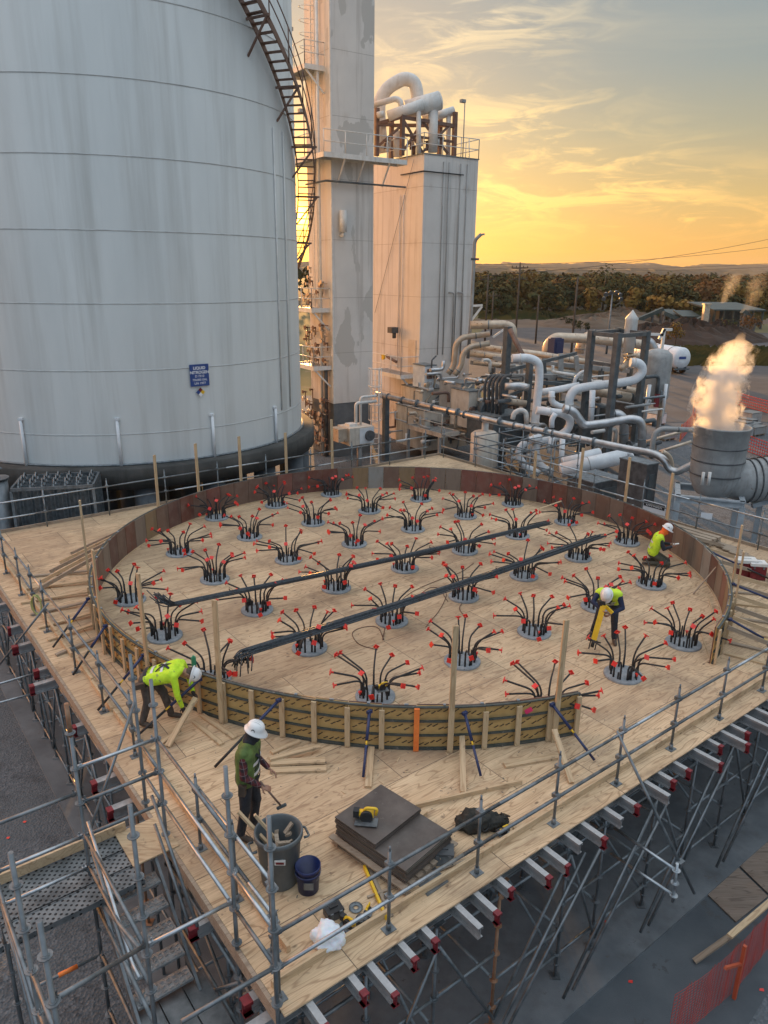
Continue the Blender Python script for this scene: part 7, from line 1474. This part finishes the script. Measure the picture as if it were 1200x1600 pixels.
REFL = mat('reflective_tape', (0.55,0.57,0.58), (0.68,0.70,0.72), rough=.35, metal=.2, scale=10); HATW = mat('white_hard_hat', (0.72,0.73,0.73), (0.80,0.80,0.79), rough=.3, scale=5, spots=((.25,.26,.28),14,.66)); BOOT = mat('work_boot', (0.05,0.035,0.025), (0.09,0.065,0.05), rough=.7, scale=9); HOOD = mat('orange_cloth', (.85,.14,.02), (.9,.2,.04), rough=.8, scale=8); GLOVE = mat('dark_glove', (.012,.012,.013), (.03,.03,.03), rough=.7, scale=12)
def _plaid():
    m, t, b = new_mat('red_plaid_flannel', .85); g = NG(t); sp = g.n('ShaderNodeSeparateXYZ'); g.link(g.tc.outputs['Object'], sp.inputs[0]); 
    fx_ = g.math('FRACT', g.math('MULTIPLY', g.math('ADD', sp.outputs['X'], sp.outputs['Y']), 11.0)); fz = g.math('FRACT', g.math('MULTIPLY', sp.outputs['Z'], 11.0)); a_ = g.mr(fx_, .45, .55); b2 = g.mr(fz, .45, .55)
    c = g.mix(g.math('MULTIPLY', g.math('ADD', a_, b2), .5), (.11,.018,.02), (.02,.012,.016)); ln = g.math('MAXIMUM', g.mr(fx_, .92,.94), g.mr(fz, .92,.94)); c = g.mix(g.math('MULTIPLY', ln, .5), c, (.32,.26,.27)); g.link(c, b.inputs['Base Color']); return m
PLAID = _plaid()
def hand(bm_, wr, d, pn, curl, side, grip=0.0):
    """palm from the wrist along d, palm normal pn (the side the fingers close to), thumb leaves on side"""
    d = d.normalized(); pn = (pn-d*pn.dot(d)).normalized(); s = d.cross(pn).normalized()*side
    for k in range(4): caps(bm_, wr+d*.01+s*(.018-.012*k), wr+d*.085+s*(.030-.020*k), .0135, .0125)
    for k, L_ in enumerate((.072,.080,.075,.060)):
        k0 = wr+d*.085+s*(.030-.020*k); c1 = curl*.7+grip*.3; c2 = curl*1.5+grip*.6; c3 = curl*2.1+grip
        d1 = d*math.cos(c1)+pn*math.sin(c1); d2 = d*math.cos(c2)+pn*math.sin(c2); d3 = d*math.cos(c3)+pn*math.sin(c3)
        a_ = k0+d1*L_*.45; b_ = a_+d2*L_*.32; e = b_+d3*L_*.25; caps(bm_, k0, a_, .0098, .009); caps(bm_, a_, b_, .009, .0084); caps(bm_, b_, e, .0084, .0075)
    t0 = wr+d*.025+s*.035; t1 = t0+(d*.6+s*.7+pn*.35).normalized()*.042; t2 = t1+(d*.85+s*.15+pn*(.4+grip*.3)).normalized()*.034; caps(bm_, t0, t1, .0125, .0105); caps(bm_, t1, t2, .0105, .0088)
def person(origin, yaw, J, label, shirt, vest=None, trousers=BROWNT, hat=HATW, hood=None, sleeves=None, gloves=None, curl=.45, palm=None, harness=True, hat_mark=True, voxel=.0085, face=None, pad=None):
    """J: joints in metres, x forward, y to the left, z up"""
    W = Matrix.Translation(origin) @ Matrix.Rotation(yaw, 4, 'Z'); J = {k: Vector(v) for k, v in J.items()}; root = empty('person', origin, label, 'person')
    hd = J['head']; nk = J['neck']; up = (J['crown']-hd).normalized(); fw_ = J['look'].normalized(); fw_ = (fw_-up*fw_.dot(up)).normalized(); lf = up.cross(fw_); HM = Matrix((fw_, lf, up)).transposed()
    pel = (J['hipL']+J['hipR'])/2; ch = (J['shL']+J['shR'])/2
    body_up = (ch-pel).normalized(); latv = (J['shL']-J['shR']).normalized(); frt = latv.cross(body_up).normalized()
    palm = palm or {}
    def body(bm_):
        ell(bm_, hd, (.094,.076,.112), HM); ell(bm_, hd+HM@Vector((.030,0,-.062)), (.055,.052,.052), HM); ell(bm_, hd+HM@Vector((.098,0,-.018)), (.018,.013,.024), HM)       # skull, jaw, nose
        ell(bm_, hd+HM@Vector((.090,0,-.066)), (.010,.024,.007), HM); ell(bm_, hd+HM@Vector((.082,0,.022)), (.016,.05,.010), HM)
        for s in (-1,1): ell(bm_, hd+HM@Vector((-.004,s*.078,-.012)), (.018,.010,.030), HM); ell(bm_, hd+HM@Vector((.076,s*.030,.004)), (.015,.014,.010), HM)
        caps(bm_, hd-up*.07-fw_*.01, nk, .052, .058)
        for a_, b_ in (('L',1),('R',-1)):
            caps(bm_, J['hip'+a_], J['kn'+a_], .082, .054); caps(bm_, J['kn'+a_], J['an'+a_], .052, .036); ft = J['toe'+a_]; caps(bm_, J['an'+a_], ft, .035, .028)
            caps(bm_, J['sh'+a_], J['el'+a_], .050, .040); caps(bm_, J['el'+a_], J['wr'+a_], .039, .026)
            caps(bm_, J['sh'+a_], nk-body_up*.03, .05, .055); caps(bm_, J['hip'+a_]+body_up*.05, J['sh'+a_].lerp(ch,.35)-body_up*.05, .095, .10)
            d = J.get('hd'+a_, (J['wr'+a_]-J['el'+a_])).normalized(); pn = Vector(palm.get(a_, (frt if abs(frt.dot(d)) < .9 else latv))); hand(bm_, J['wr'+a_]+d*.015, d, pn, curl, b_ if d.cross(pn).dot(Vector((1,0,0))) > 0 else -b_)
        caps(bm_, pel, ch-body_up*.05, .105, .11)
    bo = fuse('body', body, voxel, SKIN, W, root, origin, 2)
    def torso(bm_, e):
        for a_ in 'LR': caps(bm_, J['hip'+a_]+body_up*.03, J['sh'+a_].lerp(ch,.30)-body_up*.06, .108+e, .112+e); caps(bm_, J['sh'+a_], nk-body_up*.045, .058+e, .058+e)
        caps(bm_, pel+body_up*.04, ch-body_up*.06, .118+e, .122+e)
    def sh_f(bm_):
        torso(bm_, .006)
        for a_ in 'LR': caps(bm_, J['sh'+a_], J['el'+a_], .064, .052); caps(bm_, J['el'+a_], J['wr'+a_]+(J['el'+a_]-J['wr'+a_]).normalized()*.02, .051, .038)
        caps(bm_, nk-body_up*.05, nk+body_up*.0, .07, .062)
    fuse('shirt', sh_f, .012, shirt, W, root, origin, 4)
    def tr_f(bm_):
        caps(bm_, J['hipL'], J['hipR'], .115, .115); caps(bm_, pel, pel+body_up*.06, .122, .118)
        for a_ in 'LR': caps(bm_, J['hip'+a_], J['kn'+a_], .103, .074); caps(bm_, J['kn'+a_], J['an'+a_].lerp(J['kn'+a_],.08), .072, .062); ell(bm_, J['kn'+a_], (.078,)*3)
    fuse('trousers', tr_f, .012, trousers, W, root, origin, 4)
    if vest:
        def ve_f(bm_): torso(bm_, .018); [caps(bm_, J['sh'+a_].lerp(nk,.15), nk-body_up*.04, .072, .07) for a_ in 'LR']
        vo = fuse('vest', ve_f, .012, vest, W, root, origin, 4)
    # tape and harness straps: closed loops wrapped round the torso
    def loop(c, nrm, rx, ry, r, m, nm, ex=.0, flatw=None):
        nrm = nrm.normalized(); u = latv-nrm*latv.dot(nrm); u.normalize(); v = nrm.cross(u); m_ = MB(); n = 28; w_ = flatw or .03; vs_ = []
        for k in range(n):
            a_ = 2*math.pi*k/n; dr = u*math.cos(a_)*rx+v*math.sin(a_)*ry; o_ = dr.normalized()
            for s, t in ((-1,0),(1,0),(1,1),(-1,1)): vs_.append(c+dr+o_*(.006*t)+nrm*s*w_/2)
        fs = []
        for k in range(n):
            for q in range(4): fs.append((k*4+q, ((k+1)%n)*4+q, ((k+1)%n)*4+(q+1)%4, k*4+(q+1)%4))
        m_.add(vs_, fs, 0, False); m_.v = [W @ q for q in m_.v]; m_.build(nm, m, root)
    e = .018 if vest else .006; hw = (J['shL']-J['shR']).length/2
    if vest is not None or shirt is HVY:
        loop(pel.lerp(ch,.28), body_up, hw*.36+.125+e, .128+e, 0, REFL, 'reflective_band', flatw=.045)
        loop(pel.lerp(ch,.62), body_up, hw*.50+.125+e, .133+e, 0, REFL, 'reflective_band', flatw=.045)
    if harness:
        for s in (-1,1): loop(pel.lerp(ch,.62)+latv*s*.02, (body_up*.55+latv*s*.75), .20+e, .142+e, 0, BLUEBLK, 'harness_strap', flatw=.04)
    if harness: loop(pel+body_up*.04, body_up, .205+e*.6, .142+e*.6, 0, BLUEBLK, 'tool_belt', flatw=.06); 
    if harness:
        for s in (-1,1):
            m_ = MB(); q = pel+latv*s*.21-body_up*.03; m_.box(q, (.10,.09,.17), (latv,frt,body_up)); m_.box(q+body_up*.06+frt*.03, (.11,.05,.05), (latv,frt,body_up)); m_.v = [W @ v for v in m_.v]; m_.build('tool_pouch', BLUEBLK if s > 0 else BOOT, root)
    for a_ in 'LR':
        def bt(bm_, a_=a_): d = (J['toe'+a_]-J['an'+a_]); sh_ = (J['kn'+a_]-J['an'+a_]).normalized(); caps(bm_, J['an'+a_]-sh_*.01, J['an'+a_]+sh_*.12, .052, .056); caps(bm_, J['an'+a_]-sh_*.025, J['toe'+a_], .048, .042); caps(bm_, J['an'+a_]-sh_*.03-d.normalized()*.03, J['an'+a_]-sh_*.03, .044, .044)
        fuse('boot', bt, .010, BOOT, W, root, origin, 2)
        if gloves:
            def gl(bm_, a_=a_):
                d = J.get('hd'+a_, (J['wr'+a_]-J['el'+a_])).normalized(); pn = Vector(palm.get(a_, (frt if abs(frt.dot(d)) < .9 else latv))); caps(bm_, J['wr'+a_]-d*.02, J['wr'+a_]+d*.015, .034, .032); pn2 = (pn-d*pn.dot(d)).normalized(); s_ = d.cross(pn2).normalized()
                hand(bm_, J['wr'+a_]+d*.015, d, pn, curl, (1 if a_ == 'L' else -1) if d.cross(pn).dot(Vector((1,0,0))) > 0 else (-1 if a_ == 'L' else 1))
                ell(bm_, J['wr'+a_]+d*.06, (.03,.03,.03))
            fuse('glove', gl, .007, gloves, W, root, origin, 0)
    if hood:
        def hf(bm_): ell(bm_, hd+HM@Vector((-.012,0,-.02)), (.102,.092,.115), HM); caps(bm_, hd-up*.08, nk, .078, .09); ell(bm_, hd+HM@Vector((.03,0,-.07)), (.07,.07,.06), HM)
        fuse('hood', hf, .009, hood, W, root, origin, 2)
    else:
        def hr(bm_): ell(bm_, hd+HM@Vector((-.022,0,.012)), (.088,.082,.10), HM)
        fuse('hair', hr, .009, BOOT, W, root, origin, 1)
    for s in (-1,1): m_ = MB(); q = hd+HM@Vector((.088,s*.030,.006)); m_.tube([q-fw_*.006, q, q+fw_*.004], [.008,.008,.003], 8); m_.v = [W @ v for v in m_.v]; m_.build('eye', MAT['black'], root)
    # hard hat
    hc = hd+up*.045; m_ = MB(); n = 30; prof = [(1.12,-.012,.0),(1.14,.0,.0),(1.05,.008,0),(1.03,.05,0),(.95,.085,0),(.78,.112,0),(.5,.130,0),(.2,.137,0),(.01,.138,0)]; vs_ = []
    for k in range(n):
        a_ = 2*math.pi*k/n
        for (f, z, _) in prof:
            rx, ry = .118*f, .100*f
            if f > 1.1: rx += .035*max(0, math.cos(a_))**1.5+.014; ry += .012
            vs_.append(W @ (hc+fw_*math.cos(a_)*rx+lf*math.sin(a_)*ry+up*(z-(.01*max(0,math.cos(a_)) if f > 1.1 else 0))))
    kk = len(prof); fs = [(k*kk+j, ((k+1)%n)*kk+j, ((k+1)%n)*kk+j+1, k*kk+j+1) for k in range(n) for j in range(kk-1)]; m_.add(vs_, fs, 0, True); hh_ = m_.build('hard_hat', hat, root)
    m_ = MB(); 
    for s in (-.03,0,.03): m_.tube([W @ (hc+fw_*math.cos(t)*.117*.99+lf*s+up*(.02+math.sin(t)*.122)) for t in [R(q) for q in range(25,160,15)]], .006 if s == 0 else .004, 5)
    rb = m_.build('hat_ridge', hat, None, loc=(0,0,0)); rb.parent = hh_; rb.location = -Vector(hh_['_o'])+Vector((0,0,0)) if False else Vector((0,0,0))-Vector(origin)
    if hat_mark:
        for s in (-1,1): m_ = MB(); q = hc+lf*s*.098+up*.045; m_.cyl(W@(q), W@(q+lf*s*.004), .026, seg=14); mk = m_.build('sticker', MAT['darkgrey'], None, loc=(0,0,0)); mk.parent = hh_; mk.location = -Vector(origin)
    return root, W
def lowz(v, z): return Vector((v[0], v[1], z))
# 1 standing, side on, looking down to the right
o1 = P(392,1303,0)
J = dict(hipL=(0,.10,.93), hipR=(0,-.10,.93), knL=(.06,.11,.50), knR=(-.02,-.11,.50), anL=(0,.12,.09), anR=(-.10,-.13,.09), toeL=(.15,.14,.035), toeR=(.05,-.16,.035),
         shL=(.03,.19,1.43), shR=(.03,-.19,1.43), elL=(.02,.24,1.13), elR=(.04,-.27,1.13), wrL=(.24,.16,.98), wrR=(.24,-.20,.97), neck=(.05,0,1.50), head=(.12,0,1.63), crown=(.17,0,1.78), look=(.85,-.1,-.5), hdL=(.8,-.2,-.4), hdR=(.8,.25,-.4))
GREENV = mat('faded_green_vest', (.07,.11,.03), (.13,.20,.05), rough=.8, scale=8, bump=.4, bscale=25)
person(o1, R(-8), J, 'person standing beside the trash can in green vest, plaid sleeves and white hard hat', PLAID, GREENV, BLUEBLK, palm={'L':(0,-.6,-.8),'R':(0,.6,-.8)}, curl=.5, hood=BLUEBLK)
p1a = o1+Matrix.Rotation(R(-8),3,'Z')@Vector((.33,-.17,.93)); m_ = MB(); m_.tube([p1a+Vector((-.1,0,.10)), p1a+Vector((.16,-.02,-.26))], .014, 8); hm = empty('hammer', p1a, 'dark hammer held by the standing person', 'hammer'); m_.build('handle', MAT['steel_brown'], hm); m_ = MB(); q = p1a+Vector((.17,-.02,-.27)); m_.beam(q+Vector((-.06,0,-.04)), q+Vector((.06,0,.03)), .03, .035, ZX); m_.build('head', MAT['steel_dark'], hm)
# 2 bent double in hi-vis yellow at the wall
o2 = P(246,1128,0)
J = dict(hipL=(-.10,.10,.86), hipR=(-.10,-.10,.86), knL=(.10,.13,.50), knR=(-.08,-.13,.48), anL=(.20,.14,.09), anR=(-.20,-.14,.09), toeL=(.35,.16,.035), toeR=(-.05,-.17,.035),
         shL=(.44,.20,1.04), shR=(.42,-.20,1.00), elL=(.52,.26,.74), elR=(.48,-.27,.70), wrL=(.62,.12,.52), wrR=(.52,-.20,.44), neck=(.50,0,1.02), head=(.63,0,.96), crown=(.76,0,.93), look=(.2,-.1,-1), hdL=(.35,-.2,-.8), hdR=(.3,.1,-.9))
person(o2, R(-2), J, 'person bent over at the wall in a bright yellow long sleeved shirt and black harness', HVY, None, BROWNT, gloves=GLOVE, palm={'L':(-.3,-1,0),'R':(-.3,1,0)})
# 3 leaning forward with the yellow tool in the bars
o3 = P(944,1000,0)
J = dict(hipL=(-.22,.11,.84), hipR=(-.22,-.11,.84), knL=(-.02,.16,.46), knR=(-.06,-.18,.46), anL=(.04,.20,.09), anR=(-.14,-.26,.09), toeL=(.18,.24,.035), toeR=(.0,-.32,.035),
         shL=(.18,.20,1.16), shR=(.20,-.20,1.14), elL=(.24,.30,.90), elR=(.36,-.28,.98), wrL=(.40,.10,.80), wrR=(.46,-.10,.90), neck=(.25,0,1.18), head=(.38,-.02,1.20), crown=(.50,-.03,1.25), look=(.35,0,-1), hdL=(.5,-.5,-.2), hdR=(.4,.5,-.2))
YV = mat('yellow_green_vest', (.50,.72,.03), (.6,.82,.06), rough=.75, scale=7)
r3, W3 = person(o3, R(-112), J, 'person leaning over with a tall yellow tool in navy shirt, vest and white hard hat', NAVY, YV, BLUEBLK, palm={'L':(0,-1,.2),'R':(0,1,.2)}, curl=.8)
td = empty('rebar_tying_tool', W3@Vector((.55,0,.4)), 'tall yellow stand-up tool held by the leaning person', 'power tool'); 
def w3(x,y,z): return W3@Vector((x,y,z))
m_ = MB(); m_.beam(w3(.46,-.06,1.0), w3(.62,-.16,.28), .11, .09, w3(1,0,0)-w3(0,0,0)); m_.beam(w3(.45,-.03,.98), w3(.47,.13,.86), .05, .06, ZX); m_.build('housing', MAT['yellow'], td)
m_ = MB(); m_.beam(w3(.46,-.06,.99)+(w3(-.052,0,0)-w3(0,0,0)), w3(.62,-.16,.28)+(w3(-.052,0,0)-w3(0,0,0)), .03, .02, w3(1,0,0)-w3(0,0,0)); m_.cyl(w3(.62,-.16,.28), w3(.65,-.18,.12), .035, seg=10); m_.beam(w3(.60,-.28,.24), w3(.64,-.02,.24), .02, .025, ZX); m_.beam(w3(.60,-.22,.26), w3(.64,-.24,.06), .015, .02, AX); m_.beam(w3(.60,-.10,.26), w3(.64,-.12,.06), .015, .02, AX); m_.box(w3(.46,-.10,1.04), (.12,.10,.09)); m_.build('jaw_and_battery', MAT['black'], td)
# 4 kneeling by the right wall
o4 = P(1024,882,0)
J = dict(hipL=(-.12,.10,.33), hipR=(-.12,-.10,.33), knL=(.30,.13,.10), knR=(.28,-.15,.10), anL=(-.14,.14,.08), anR=(-.16,-.14,.08), toeL=(-.30,.15,.06), toeR=(-.32,-.15,.06),
         shL=(.02,.19,.80), shR=(.02,-.19,.80), elL=(.10,.24,.54), elR=(.12,-.25,.54), wrL=(.32,.10,.58), wrR=(.33,-.10,.58), neck=(.06,0,.88), head=(.16,0,1.0), crown=(.23,0,1.14), look=(.8,-.1,-.6), hdL=(.9,-.3,.1), hdR=(.9,.3,.1))
r4, W4 = person(o4, R(-14), J, 'person kneeling by the right wall in yellow vest and orange hood', BLUEBLK, HVY, OLIVE, hood=HOOD, harness=False, palm={'L':(0,-1,.3),'R':(0,1,.3)})
m_ = MB(); q = W4@Vector((.44,0,.63)); m_.box(q, (.15,.075,.012), (Vector((math.cos(R(-14)),math.sin(R(-14)),.25)).normalized(), Vector((math.sin(R(14)),math.cos(R(14)),0)), ZX)); tag(m_.build('phone', MAT['white'], loc=q), 'pale phone held by the kneeling person', 'phone')
# ------------------------------------------------------------------ evening haze round everything
hz_m = bpy.data.materials.new('haze'); hz_m.use_nodes = True; t = hz_m.node_tree; t.nodes.clear(); ou = t.nodes.new('ShaderNodeOutputMaterial'); pv = t.nodes.new('ShaderNodeVolumePrincipled'); pv.inputs['Color'].default_value = (.95,.93,.90,1); pv.inputs['Density'].default_value = .00006; pv.inputs['Anisotropy'].default_value = .2; t.links.new(pv.outputs[0], ou.inputs['Volume'])
m_ = MB(); m_.box((0, 1450, 30), (5200, 3500, 68.4)); tag(m_.build('haze', hz_m), kind='stuff')
for o in list(bpy.data.objects):
    if '_o' in o: del o['_o']
